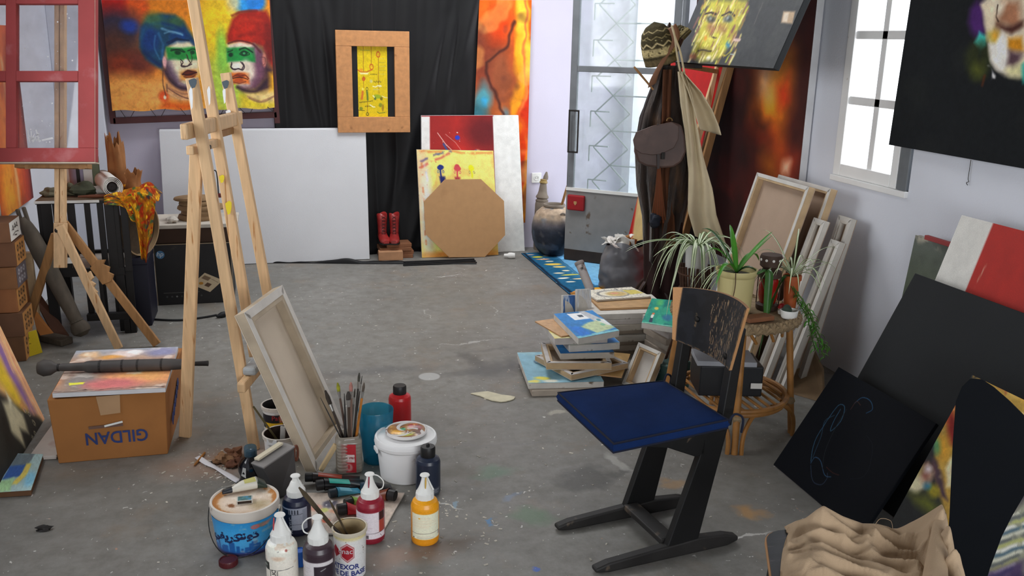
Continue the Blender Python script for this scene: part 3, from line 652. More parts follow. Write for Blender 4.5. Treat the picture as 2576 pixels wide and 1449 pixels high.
S_([(576, 200), (588, 194), (598, 197), (610, 194), (620, 202)], .011, (110, 36, 20), .6, .9); S_([(576, 203), (596, 201), (618, 204)], .007, (50, 18, 16), .5, .95); S_([(580, 212), (596, 216), (612, 211)], .010, (120, 46, 24), .7, .8); S_([(657, 146), (667, 150), (666, 164), (658, 168)], .010, (110, 60, 60), .7, .8); S_([(620, 256), (652, 264), (686, 252)], .014, (120, 84, 60), .9, .7)
cv.grain(.14, 26); cv.grain(.08, 60)
t = thing('two_faces_painting', 'colourful unstretched painting of two turbaned faces laced into a dark red frame', 'painting', (BL + BR) / 2 + V(0, 0, -.06))
def wavy(u, v):
    f = quadfn(TL, TR, BR, BL); p = f(u, v); p[:, 1] -= 0.010 * np.sin(u * 9 + 1) * v; p[:, 2] += 0.006 * np.sin(u * 26) * v; return p
painted('canvas', wavy, cv, PAINT, t, 1.25)
m_redframe = M('dark_red_frame', (74, 36, 36), 0.6, var=0.15)
fz = PY(285, 312, Yp)[2]; fz2 = PY(690, 296, Yp)[2]; xa = PY(283, 300, Yp)[0]; xb = PY(697, 290, Yp)[0]
MB().bar((xa, Yp + .03, fz + .02), (xb, Yp + .03, fz2 + .02), .03, .045, (0, 0, 1)).build('frame_bar', m_redframe, t, bevel=.003)
for x in (xa, xb): MB().bar((x, Yp + .03, fz), (x - .05, Yp + .03, 2.6), .04, .03, (0, 1, 0)).build('frame_bar', m_redframe, t, bevel=.003)
MB().bar((xa - .05, Yp + .03, 2.6), (xb - .05, Yp + .03, 2.6), .03, .045, (0, 0, 1)).build('frame_bar', m_redframe, t, bevel=.003)
n = 11
for i in range(n):
    a = lerp(BL, BR, (i + .5) / n); b = V(lerp(xa, xb, (i + (0.15 if i % 2 else .85)) / n), Yp + .012, lerp(fz, fz2, i / n) + .04)
    a = a + V(0, -.002, .01); MB().tube([a, b], .0022, 5).build('lacing', m_string, t)

# ---- orange cloth painting hanging beside the backdrop
Yo = 7.275
TL = PY(1206, 0, Yo); TR = PY(1337, 0, Yo); BR = PY(1321, 560, Yo); BL = PY(1180, 560, Yo)
cv = Cv(110, 330, (206, 100, 40), asp=.24, wob=.06, ws=10)
cv.grad([(0, (214, 96, 32)), (.25, (200, 84, 40)), (.5, (180, 100, 50)), (1, (190, 110, 40))])
cv.ell(.85, .2, .12, .5, (236, 170, 40), .7); cv.ell(.86, .05, .1, .18, (240, 196, 60), .8); cv.ell(.78, .55, .10, .3, (236, 150, 40), .7); cv.ell(.97, .3, .08, .12, (238, 190, 60), .6)
cv.ell(.3, .22, .22, .12, (150, 60, 34), .9); cv.ell(.2, .3, .25, .16, (130, 62, 44), 1.0); cv.ell(.5, .33, .2, .12, (140, 76, 50), 1.0); cv.ell(.4, .1, .2, .08, (222, 70, 28), .9); cv.ell(.97, .45, .1, .12, (196, 50, 30), .8)
cv.ell(.15, .42, .14, .06, (80, 140, 150), .8); cv.ell(.18, .44, .05, .03, (60, 150, 190), .7); cv.ell(.1, .5, .12, .06, (60, 110, 120), .9); cv.ell(.55, .5, .08, .04, (80, 130, 150), .9, a=.7)
cv.stroke([(.7, .11), (.55, .2), (.25, .27), (.22, .33), (.4, .42), (.5, .5), (.2, .55)], .014, (70, 40, 36), .8, .85); cv.stroke([(.93, 0), (.9, .3), (.88, .6)], .01, (230, 120, 60), .8)
cv.ell(.9, .75, .12, .25, (206, 60, 24), .8); cv.ell(.97, .85, .06, .2, (230, 150, 40), .8); cv.blotch((90, 50, 44), .62, 8, .6); cv.blotch((240, 170, 90), .66, 9, .4); cv.grain(.1, 40)
def fo(u, v):
    p = quadfn(TL, TR, BR, BL)(u, v); p[:, 1] -= 0.010 * np.sin(u * 7 + v * 2); return p
o = painted('cloth_painting', fo, cv, CLOTHPAINT, None, 1.2); tag(o, 'narrow orange and yellow abstract cloth painting hanging beside the black backdrop', 'painting')

# ---- wooden frame hung on the backdrop, with a yellow drawing between two black strips
Yf = 7.165; fx0 = PY(843, 75, Yf); fx1 = PY(1032, 333, Yf); x0, z1 = fx0[0], fx0[2]; x1, z0 = fx1[0], fx1[2]
t = thing('framed_drawing', 'broad pine frame with a narrow yellow drawing, hung on black cloth', 'frame', ((x0 + x1) / 2, Yf, z0))
fd = .045
ixl, ixr = x0 + .118, x1 - .115; izt, izb = z1 - .115, z0 + .118
MB().span((x0, Yf, izt), (x1, Yf + fd, z1)).build('frame_board', m_frame, t, bevel=.003)
MB().span((x0, Yf, z0), (x1, Yf + fd, izb)).build('frame_board', m_frame, t, bevel=.003)
MB().span((x0, Yf + .001, izb), (ixl, Yf + fd, izt)).build('frame_board', m_frame, t, bevel=.003)
MB().span((ixr, Yf + .001, izb), (x1, Yf + fd, izt)).build('frame_board', m_frame, t, bevel=.003)
ws = ixr - ixl
MB().span((ixl, Yf + .03, izb), (ixl + ws * .135, Yf + .036, izt)).build('black_strip', m_blackpaint, t)
MB().span((ixr - ws * .165, Yf + .03, izb), (ixr, Yf + .036, izt)).build('black_strip', m_blackpaint, t)
cv = Cv(112, 244, (214, 186, 10), asp=.46, wob=.012, ws=12); cv.blotch((196, 168, 8), .55, 5, .6)
O = (190, 90, 20); Gn = (90, 110, 40); Dk = (70, 60, 20); Wt = (232, 224, 170)
for pts in ([(.2, 0), (.2, .36)], [(.47, 0), (.47, .26)], [(.7, .12), (.7, .66)], [(.2, .42), (.2, .58)], [(.32, .7), (.3, .98)]): cv.stroke(pts, .008, (150, 96, 20), .6)
cv.ell(.7, .11, .07, .045, O, .3); cv.ell(.7, .11, .045, .028, (214, 170, 20), .3); cv.ell(.47, .29, .07, .045, O, .3); cv.ell(.47, .29, .045, .028, (220, 180, 30), .3)
cv.stroke([(0, .33), (.1, .36), (.3, .36), (.47, .33)], .014, O, .5); cv.poly([(.06, .37), (.38, .37), (.34, .395), (.1, .395)], Wt, .01); cv.ell(.12, .33, .06, .02, (220, 150, 30), .5)
cv.ell(.2, .46, .06, .03, O, .4); cv.ell(.16, .6, .035, .022, (230, 210, 90), .4); cv.stroke([(.15, .64), (.12, .74)], .03, (200, 100, 40), .8); cv.ell(.3, .6, .04, .026, Dk, .3); cv.ell(.3, .6, .026, .016, (220, 200, 40), .3); cv.stroke([(.3, .64), (.32, .75)], .028, Gn, .7)
cv.stroke([(.5, .56), (.58, .57), (.68, .55), (.78, .555)], .016, Wt, .5); cv.poly([(.68, .545), (.76, .54), (.8, .565), (.7, .57)], Wt, .008)
cv.ell(.45, .49, .05, .026, (200, 190, 110), .4);
for i in range(6): cv.ell(.55 + .045 * i, .49 + .006 * (i % 2), .014, .012, Dk, .4); cv.ell(.55 + .045 * i, .49, .006, .005, (214, 186, 10), .4)
for i in range(5): cv.ell(.52 + .045 * i, .605, .012, .01, (180, 176, 120), .4)
for i in range(9): cv.ell(.06 + .05 * i, .795 - .003 * i, .016, .009, Dk, .3)
for i in range(5): cv.ell(.24 + .045 * i, .85, .013, .009, Dk, .4)
cv.stroke([(.4, .83), (.5, .86), (.55, .86)], .018, Wt, .5); cv.ell(.64, .71, .13, .03, (150, 170, 30), .4); cv.ell(.57, .74, .04, .022, Gn, .3); cv.ell(.78, .74, .05, .026, (120, 110, 20), .3); cv.stroke([(.5, .7), (.54, .72)], .02, Wt); cv.stroke([(.8, .7), (.9, .725), (.98, .725)], .01, Wt)
cv.ell(.09, .88, .06, .02, Gn, .4, a=.7); cv.stroke([(.0, .9), (.2, .91)], .008, Dk); cv.ell(.3, .96, .045, .024, Dk, .3); cv.ell(.3, .96, .028, .014, (200, 180, 20), .3); cv.ell(.75, .83, .06, .03, Gn, .5, a=.6); cv.ell(.83, .87, .035, .05, (140, 100, 30), .6, a=.7); cv.stroke([(.64, .93), (.7, .95), (.9, .94)], .01, Gn)
for j in range(5):
    for i in range(5): cv.ell(.74 + .045 * i, .17 + .055 * j, .014, .007, (190, 180, 90) if j % 2 == 0 else (150, 140, 50), .4, a=.8)
for i in range(8): cv.ell(.12 + .04 * i, .055, .014, .008, (140, 150, 60), .4, a=.8)
for i in range(5): cv.ell(.44 + .05 * i, .395, .013, .008, Dk, .4)
cv.grain(.08, 50)
xa_, xb_ = ixl + ws * .135, ixr - ws * .165; yq = Yf + .0295
painted('yellow_drawing', quadfn((xa_, yq, izt), (xb_, yq, izt), (xb_, yq, izb), (xa_, yq, izb)), cv, PAINT, t, 1.15)
MB().tube([((x0 + x1) / 2, Yf + .02, z1 - .01), ((x0 + x1) / 2 - .002, Yf + .03, 3.0)], .0012, 5).build('hanging_wire', m_string, t)

# ---- big blank canvas
TL = PY(400, 329, 7.19); TR = PY(920, 325, 7.19); BR = G(930, 653); BL = V(TL[0] - .01, BR[1], .003); BR[2] = .003
tag(MB().prism([TL, TR, BR, BL][::-1], V(0, .036, .01)).build('blank_canvas', m_canvas_white, bevel=.003, loc=(BL + BR) / 2), 'large blank white stretched canvas leaning against the black backdrop', 'canvas')

# ---- red and white canvas
Yt = 7.17; TL = PY(1060, 291, Yt); TR = PY(1304, 290, Yt); BR = G(1320, 632); BL = V(TL[0] + .0, BR[1], 0.002); BR[2] = .002
cv = Cv(200, 290, (220, 220, 220), asp=.72); cv.rect(.085, -.02, .73, .66, (126, 30, 30)); cv.ell(.36, .26, .3, .3, (196, 44, 36), 1.2); cv.ell(.2, .2, .15, .2, (150, 36, 34), .9, a=.8); cv.ell(.62, .12, .2, .12, (90, 24, 30), 1.0, a=.8)
cv.rect(-.02, -.02, .082, 1.02, (224, 222, 218), 1, .004); cv.rect(.73, -.02, 1.02, 1.02, (222, 222, 218), 1, .003)
cv.ell(.36, .155, .025, .016, (40, 60, 190), .4); cv.stroke([(.16, .12), (.24, .2), (.34, .27), (.4, .34)], .005, (230, 180, 170), .5); cv.stroke([(.24, .13), (.34, .19), (.42, .27)], .004, (220, 160, 150), .5, .7); cv.stroke([(.22, .2), (.26, .25)], .014, (60, 80, 140), .6); cv.ell(.56, .25, .03, .012, (200, 140, 110), .6); cv.ell(.545, .252, .012, .01, (60, 60, 130), .6); cv.stroke([(0, 0), (.73, 0)], .012, (150, 20, 24), .5); cv.speck((240, 230, 220), 14, .001, .003, (.1, .1, .5, .4)); cv.rect(.0, .66, .73, 1.0, (220, 214, 208)); cv.grain(.05, 30)
panel('red_white_canvas', 'tall canvas painted red between white bands, leaning behind a yellow painting', 'painting', TL, TR, BR, BL, .035, cv, m_canvas_white, k=1.2, body_name='canvas')

# ---- yellow painting with three small figures
TL = PY(1049, 377, 7.10); TR = PY(1242, 380, 7.10); BR = G(1250, 638); BL = G(1056, 641); BR[2] = BL[2] = .002; BL[1] = BR[1] = 7.06;
cv = Cv(170, 220, (228, 214, 120), asp=.75, wob=.03, ws=9)
cv.ell(.5, .4, .5, .5, (240, 228, 120), 1.0); cv.blotch((230, 170, 90), .6, 5, .5); cv.ell(.05, .4, .1, .5, (226, 196, 150), .8); cv.ell(.1, .6, .08, .35, (236, 226, 210), .9); cv.ell(.9, .7, .12, .3, (226, 160, 70), 1.0, a=.8); cv.ell(.5, .98, .5, .04, (214, 120, 40), .9, a=.8); cv.ell(.3, .45, .12, .1, (214, 226, 170), .9)
cv.stroke([(.06, .1), (.25, .04), (.45, .02)], .02, (96, 80, 130), .8, .8, .4); cv.stroke([(.04, .16), (.2, .1), (.42, .035)], .02, (200, 90, 80), .8, .8, .35); cv.stroke([(.1, .07), (.35, .02)], .014, (60, 90, 120), .8, .8, .4); cv.stroke([(.1, .12), (.13, .4), (.1, .7)], .02, (200, 206, 220), .8, .8, .4); cv.stroke([(.06, .1), (.06, .9)], .014, (206, 110, 60), .9, .7, .45); cv.stroke([(.0, .02), (1, .02)], .02, (220, 120, 60), .9, .7, .4)
for u, c in ((.3, (24, 44, 120)), (.505, (196, 70, 76)), (.705, (244, 226, 30))):
    cv.ell(u, .165, .042, .028, c, .25, tex=.5); cv.ell(u, .15, .03, .02, c, .25, tex=.5); cv.stroke([(u, .18), (u + .005, .25)], .016, c, .3)
    for s in (-.03, .035): cv.ell(u + s, .205, .012, .014, c if u < .6 else (150, 130, 60), .3); cv.ell(u + s, .205, .006, .008, (236, 220, 130), .3)
cv.poly([(.28, .25), (.35, .25), (.36, .34), (.3, .36)], (24, 34, 100), .01); cv.poly([(.47, .25), (.54, .25), (.55, .34), (.47, .34)], (170, 60, 70), .01); cv.speck((196, 80, 50), 16, .002, .006); cv.grain(.08, 30)
TL[1] = TR[1] = 7.12
panel('yellow_painting', 'yellow painting with three small figures leaning before a red and white canvas', 'painting', TL, TR, BR, BL, .022, cv, m_canvas_edge, k=1.25, body_name='canvas')

# ---- octagonal hardboard
oct_px = [(1119, 446), (1210, 445), (1268, 500), (1271, 586), (1220, 641), (1130, 642), (1071, 584), (1066, 502)]
pts = []
for x, y in oct_px:
    s = (642 - y) / 197.0; pts.append(PY(x, y, 7.0 + .055 * s))
zb = min(p[2] for p in pts); pts = [p - V(0, 0, zb - .002) for p in pts]
o = MB().prism(pts[::-1], V(0, .006, .0)).build('octagonal_board', m_hardboard, bevel=.001); tag(o, 'plain brown octagonal hardboard leaning against the yellow painting', 'board')

# ---- wood offcuts with a pair of boots on top
b0 = G(985, 640); m_off = M('offcut_wood', (128, 84, 56), 0.75, var=.2, scale=10)
zc = 0.0
for i, (w, d, h, dx) in enumerate(((.27, .17, .03, 0), (.26, .16, .028, .01), (.25, .17, .03, -.008), (.20, .15, .028, .02))):
    o = MB().box((b0[0] + .02 + dx, 7.165 - .004 * i, zc + h / 2), (w, d, h), rz=.03 * (i - 1)).build('wood_plank', m_off, bevel=.003)
    tag(o, ['lowest wood offcut', 'second lowest wood offcut', 'second highest wood offcut', 'topmost wood offcut'][i] + ' of the small pile under the red boots', 'plank', 'wood offcuts under the boots'); zc += h + .0005
g = G(975, 645); o = MB().box((g[0] + .01, 7.055, .036), (.19, .085, .07), rz=-.05).build('wood_block', M('pale_block', (178, 132, 96), .7, var=.12, scale=14), bevel=.003)
tag(o, 'pale rectangular wood block on the floor before the red boots', 'block')
def boot(cx, cy, cz, yaw, lab):
    t = thing('boot', lab, 'boot', (cx, cy, cz), 'pair of red boots')
    c, s = math.cos(yaw), math.sin(yaw); L_ = lambda x, y, z: V(cx + c * x - s * y, cy + s * x + c * y, cz + z)   # toe towards -y
    mb = MB()
    # foot: cross sections along y, then the shaft as rings upwards
    ring = []
    secs = [(-.118, .022, .018, .020), (-.10, .036, .024, .024), (-.07, .044, .029, .028), (-.035, .042, .036, .034), (-.005, .036, .048, .046), (.03, .034, .056, .052), (.052, .028, .052, .05)]
    for y, w, h, zc_ in secs:
        for j in range(14):
            a = 2 * PI * j / 14; ring.append(L_(math.cos(a) * w, y, max(.012, zc_ + math.sin(a) * h)))
    n = 14; fs = [(i * n + j, i * n + (j + 1) % n, (i + 1) * n + (j + 1) % n, (i + 1) * n + j) for i in range(len(secs) - 1) for j in range(n)] + [tuple(range(n - 1, -1, -1)), tuple((len(secs) - 1) * n + j for j in range(n))]
    mb.add(ring, fs); mb.build('foot', m_red_leather, t, smooth=True)
    sh = MB(); rows = [(.05, .036, .045, .012), (.09, .032, .038, .016), (.13, .034, .040, .020), (.18, .038, .044, .022), (.225, .040, .046, .022)]
    vs = []
    for z, rx, ry, yo in rows:
        for j in range(n): a = 2 * PI * j / n; vs.append(L_(math.cos(a) * rx, yo + math.sin(a) * ry, z + (.012 * math.sin(a * 2) if z > .2 else 0)))
    sh.add(vs, [(i * n + j, i * n + (j + 1) % n, (i + 1) * n + (j + 1) % n, (i + 1) * n + j) for i in range(len(rows) - 1) for j in range(n)])
    sh.build('shaft', m_red_leather, t, smooth=True, solid=.004)
    MB().prism([L_(x, y, 0) for x, y in ((-.03, -.115), (-.045, -.07), (-.038, -.01), (-.034, .05), (.034, .05), (.038, -.01), (.045, -.07), (.03, -.115))], V(0, 0, .013)).build('sole', m_dark, t)
    lc = MB()
    for i in range(6):
        z = .06 + i * .027; y = -.036 + .0 * i + (.012 if z < .08 else 0) - (.008 if z < .07 else 0)
        lc.tube([L_(-.016, y + .004, z), L_(.016, y - .002, z + .018)], .0022, 5); lc.tube([L_(.016, y + .004, z), L_(-.016, y - .002, z + .018)], .0022, 5)
    lc.build('laces', m_dark, t)
bz = zc
boot(PY(963, 560, 7.15)[0], 7.165, bz, .12, 'red leather lace-up boot nearer the blank white canvas')
boot(PY(988, 560, 7.15)[0] + .012, 7.155, bz, -.15, 'red leather lace-up boot nearer the yellow painting')

# ---- clay water jar with a clay neck piece behind it, and a stick
pc = G(1376, 632); pr = .172; pc = V(pc[0] + .005, 6.98, 0)
cvp = Cv(90, 70, (30, 36, 46), asp=1.6, wob=.05); cvp.grad([(0, (186, 164, 140)), (.25, (180, 158, 134)), (.36, (96, 92, 96)), (.45, (44, 50, 62)), (1, (24, 26, 34))]); cvp.blotch((90, 106, 126), .6, 6, .6); cvp.blotch((150, 140, 130), .68, 9, .5); cvp.grain(.15, 20)
def jar(u, v):
    prof = np.array([(.075, .405), (.105, .392), (.142, .36), (.166, .31), (.178, .25), (.178, .19), (.168, .13), (.148, .075), (.115, .03), (.08, .006), (.0, .002)])
    tt = np.linspace(0, 1, len(prof)); r = np.interp(v, tt, prof[:, 0]); z = np.interp(v, tt, prof[:, 1]); a = u * 2 * PI
    return np.stack([pc[0] + r * np.cos(a), pc[1] + r * np.sin(a), z], 1)
t = thing('clay_jar', 'round soot-blackened clay jar with a tan shoulder beside the door', 'jar', pc)
painted('body', jar, cvp, paint_material('sooty_clay', .6, .4, 60, .3), t, .85)
MB().lathe([(.078, .398), (.09, .41), (.088, .424), (.074, .425), (.066, .41), (.06, .36)], pc, 30, cap0=False, cap1=False).build('rim', m_clay, t, smooth=True)
MB().tube(arc(pc + V(.03, -.135, .355), .02, .1, PI - .1, 8, (1, 0, 0), (0, -.5, .85)), .007, 7).build('lug', m_clay, t, smooth=True)
nb = PY(1371, 508, 7.12);
t = thing('clay_figure', 'grey clay bottle-shaped figure with a ringed neck standing behind the jar', 'sculpture', (nb[0], 7.17, 0))
base = V(nb[0] + .0, 7.21, 0)
MB().lathe([(.06, 0), (.062, .2), (.055, nb[2] - .03), (.05, nb[2] - .01)], base, 20).build('body', m_clay, t, smooth=True)
b2 = V(nb[0], 7.21, nb[2] - .012); ax = V(.02, .015, .25)
MB().lathe([(.052, 0), (.054, .012), (.044, .018), (.044, .026), (.054, .032), (.052, .045), (.042, .06), (.034, .09), (.030, .125), (.026, .15)], b2, 18, axis=ax).build('neck', m_clay, t, smooth=True)
MB().lathe([(.029, .15), (.034, .155), (.032, .168), (.026, .172), (.029, .180), (.024, .186)], b2, 16, axis=ax).build('collar', M('brass_band', (140, 118, 70), .5, var=.2), t, smooth=True)
MB().lathe([(.022, .186), (.02, .21), (.008, .245), (.002, .25)], b2, 12, axis=ax + V(.02, 0, 0)).build('tip', m_clay, t, smooth=True)
s0 = V(pc[0] + .06, pc[1] + .02, .37); s1 = PY(1424, 480, 6.95); o = MB().tube([s0, s1, s1 + (s1 - s0) * .25], .011, 8).build('wood_stick', m_pine_dark, smooth=True); tag(o, 'short wooden stick poking out of the clay jar', 'stick')
o = MB().lathe([(.004, 0), (.020, .002), (.024, .03), (.024, .05), (.015, .062), (.013, .09), (.004, .092)], G(1311, 650) + V(-.05, 0, .025), 14, axis=(-.9, .25, 0)).build('light_bulb', m_white, smooth=True); tag(o, 'small white bulb lying on the floor beside the blue rug', 'bulb')

# ---- blue rug
rx0, rx1, ry0, ry1 = 1.965, 2.88, 5.80, 7.06
cv = Cv(190, 260, (66, 140, 190), asp=.73, wob=.02, ws=10)
cv.rect(-.1, -.1, 1.1, 1.1, (34, 92, 128)); cv.rect(.27, -.1, 1.1, .86, (104, 168, 214), 1, .012); cv.ell(.6, .5, .3, .4, (132, 190, 228), 1.0, a=.8)
for (u, v, a, b, c) in ((.16, .33, .07, .028, (220, 190, 90)), (.18, .40, .06, .02, (222, 200, 120)), (.1, .12, .05, .02, (196, 190, 60)), (.12, .19, .06, .016, (206, 150, 110)), (.2, .1, .04, .014, (200, 210, 190)), (.16, .25, .04, .014, (206, 214, 190)), (.2, .5, .035, .016, (220, 220, 190)), (.12, .55, .05, .014, (226, 216, 180)), (.2, .6, .08, .014, (200, 200, 90)), (.1, .67, .05, .014, (226, 226, 210)), (.22, .7, .05, .012, (224, 206, 160)), (.12, .76, .04, .012, (220, 220, 200)), (.3, .93, .14, .03, (222, 160, 60)), (.6, .93, .14, .03, (206, 170, 60)), (.35, .06, .04, .014, (214, 214, 190)), (.05, .05, .05, .01, (190, 170, 160))): cv.ell(u, v, a, b, c, .4, tex=.5)
cv.stroke([(.27, -.1), (.27, .86), (1.1, .86)], .004, (30, 60, 90), .5); cv.stroke([(.02, 0), (.02, 1)], .02, (20, 40, 60), .5); cv.stroke([(.95, 0), (.95, .85)], .004, (40, 90, 140), .5); cv.speck((150, 190, 210), 30, .003, .008); cv.grain(.1, 60)
t = thing('rug', 'blue woven rug with yellow flecked border running under the open door', 'rug', ((rx0 + rx1) / 2, (ry0 + ry1) / 2, 0))
MB().span((rx0, ry0, 0.0005), (rx1, ry1, .007)).build('backing', M('rug_backing', (24, 48, 66), .95), t)
painted('pile', quadfn((rx0, ry1, .0078), (rx1, ry1, .0078), (rx1, ry0, .0078), (rx0, ry0, .0078)), cv, CLOTHPAINT, t, 1.2)
# left side
# ---- easel with the old red window frame
tl = math.radians(13.0)
NE = np.array([-fh[0] * math.cos(tl), -fh[1] * math.cos(tl), math.sin(tl)])      # plane facing the camera, leaning back
piv = PY(148, 582, 5.27); exE = unit(np.cross(V(0, 0, 1), NE)); ezE = np.cross(NE, exE)
if exE[0] < 0: exE = -exE; ezE = np.cross(NE, exE)
if ezE[2] < 0: ezE = -ezE
def E2(px, py, d=0.0): return PN(px, py, piv + NE * d, NE)
t = thing('studio_easel', 'pine easel with splayed legs holding the old red window frame', 'easel', G(200, 870) * V(1, 1, 0))
for a, b in ((136, 148), (150, 162)):
    q = [E2(a, -140), E2(b, -140), E2(b, 560), E2(a, 560)]; MB().prism(q[::-1], -NE * .03).build('mast', m_pine, t, bevel=.003)
q = [E2(134, 560), E2(163, 560), E2(162, 674), E2(134, 674)]; MB().prism(q[::-1], -NE * .035).build('mast_foot', m_pine, t, bevel=.003)
l1 = G(300, 882); l2 = G(396, 872); l3 = G(58, 858)
pv = E2(150, 582, .02)
MB().bar(pv + ezE * .03, l1 + V(0, 0, .012), .044, .022, NE).build('leg', m_pine, t, bevel=.003)
pb = E2(160, 560, -.05); MB().bar(pb, l2 + V(0, 0, .012), .046, .022, NE).build('leg', m_pine_dark, t, bevel=.003)
MB().bar(E2(140, 590, -.04), l3 + V(0, 0, .012), .044, .022, NE).build('leg', m_pine_dark, t, bevel=.003)
MB().lathe([(.012, 0), (.012, .012), (.006, .016), (.001, .016)], E2(145, 580, .012), 14, axis=NE).build('bolt', m_steel_dark, t, smooth=True)
# notched ratchet board on the legs
c = lerp(pb, l2, .36); m1 = MB(); e1 = unit(l2 - pb); e2_ = unit(np.cross(NE, e1))
pts = [c - e1 * .02 - e2_ * .03, c - e1 * .035 + e2_ * .03, c - e1 * .015 + e2_ * .065, c + e1 * .0 + e2_ * .04, c + e1 * .03 + e2_ * .06, c + e1 * .05 + e2_ * .038, c + e1 * .075 + e2_ * .052, c + e1 * .10 + e2_ * .02, c + e1 * .09 - e2_ * .03]
m1.prism(pts, NE * .018).build('ratchet_board', m_pine_dark, t, bevel=.002)
c = lerp(pv, l1, .38); e1 = unit(l1 - pv); e2_ = unit(np.cross(e1, NE)); e2_ = e2_ if e2_[0] > 0 else -e2_
MB().prism([c, c + e2_ * .05 - e1 * .02, c + e2_ * .05 + e1 * .02, c + e2_ * .03 + e1 * .03, c + e2_ * .045 + e1 * .055, c + e2_ * .026 + e1 * .07, c + e2_ * .035 + e1 * .10, c + e1 * .11], -NE * .018).build('ratchet_board', m_pine, t, bevel=.002)
# shelf pegs that carry the window frame
for px in (70, 205): MB().bar(E2(px, 420, .055), E2(px, 420, -.02), .03, .022).build('support_peg', m_pine_dark, t)
MB().prism([E2(50, 412), E2(232, 414), E2(232, 426), E2(50, 424)][::-1], NE * .055).build('ledge', m_pine_dark, t, bevel=.002)
MB().box(E2(175, 655, -.06), (.05, .03, .03)).build('ledge_clamp', m_white, t, bevel=.003)

m_redwood = M('chalky_red_paint', (160, 66, 66), 0.7, var=0.10, scale=5, rgb2=(186, 120, 122), amt=0.40, scale2=6, sharp=0.18)
m_sidewood = M('bare_frame_side', (186, 170, 152), .75, var=.12)
t = thing('red_window_frame', 'old red window frame with spattered glass panes standing on an easel', 'window frame', E2(60, 408, .06))
d1, d0 = .105, .06          # front and back faces
def rail(x0, y0, x1, y1, nm, f=d1, b=d0 + .0):
    q = [E2(x0, y0, f), E2(x1, y0, f), E2(x1, y1, f), E2(x0, y1, f)]; return MB().prism(q[::-1], -NE * (f - b)).build(nm, m_redwood, t, bevel=.003)
rail(196, -175, 238, 372, 'stile'); rail(-52, -175, -22, 372, 'stile'); rail(-52, 372, 238, 407, 'bottom_rail'); rail(-52, -212, 238, -175, 'top_rail')
rail(14, -175, 40, 372, 'muntin', d1 - .004, d0 + .004)
for y0, y1 in ((178, 204), (-12, 9)):
    rail(-22, y0, 14, y1, 'muntin', d1 - .004, d0 + .004); rail(40, y0, 196, y1, 'muntin', d1 - .004, d0 + .004)
q = [E2(238.3, -212, d1 - .002), E2(238.3, 407, d1 - .002), E2(238.3, 407, d0 - .004), E2(238.3, -212, d0 - .004)]
MB().prism(q, exE * .002).build('bare_side', m_sidewood, t)
MB().prism([E2(-52, 407.5, d1 + .001), E2(240, 407.5, d1 + .001), E2(240, 411, d1 + .001), E2(-52, 411, d1 + .001)][::-1], -NE * .05).build('white_lip', m_sidewood, t)
for x0, x1 in ((-22, 14), (40, 196)):
    for y0, y1 in ((-175, -12), (9, 178), (204, 372)):
        q = [E2(x0, y0, .082), E2(x1, y0, .082), E2(x1, y1, .082), E2(x0, y1, .082)]; pn = MB().prism(q[::-1], -NE * .003).build('pane', m_glassred, t)
        if x0 > 0 and y0 > -20:
            sp = MB()
            for i in range(30):
                x = x0 + 6 + (x1 - x0 - 12) * RNG.rand(); y = y0 + 6 + (y1 - y0 - 12) * RNG.rand() ** .6; r = .0012 + .004 * RNG.rand() ** 3
                sp.lathe([(r, 0), (r * .6, .0008)], E2(x, y, .0855), 6, axis=NE, cap0=False)
            if y0 > 150:
                for i in range(12):
                    a = E2(72 + 34 * RNG.rand(), 352 + 8 * RNG.rand(), .0856); b = a + exE * ((RNG.rand() - .5) * .12) + ezE * (.01 + .07 * RNG.rand() ** 2)
                    sp.bar(a, b, .0035 + .003 * RNG.rand(), .0006, NE)
            sp.build('paint_spatter', M('dried_white_paint', (206, 206, 208), .8, var=.08), pn)['kind'] = 'stuff'

# ---- orange painting on the left wall
TL = V(XL + .03, 5.42, 1.72); TR = V(XL + .03, PX(84, 497, XL + .03)[1], 1.72); zb = PX(84, 497, XL + .03)[2]; BR = V(TR[0], TR[1], zb); BL = V(TL[0], TL[1], zb)
cv = Cv(110, 140, (200, 100, 30), asp=.8, wob=.04); cv.grad([(0, (190, 80, 20)), (.35, (224, 120, 30)), (.6, (214, 96, 24)), (.8, (180, 60, 22)), (1, (120, 30, 22))], 'u'); cv.stroke([(.52, .2), (.55, 1)], .05, (230, 190, 150), 1.0, .8); cv.ell(.3, .9, .2, .2, (232, 150, 40), 1); cv.stroke([(.98, 0), (.98, 1)], .06, (90, 24, 24), .8); cv.blotch((150, 50, 20), .6, 6, .5); cv.grain(.1, 30)
panel('orange_painting', 'orange abstract canvas hanging on the white left wall', 'painting', TL, TR, BR, BL, .028, cv, m_canvas_edge, k=1.2, body_name='canvas')

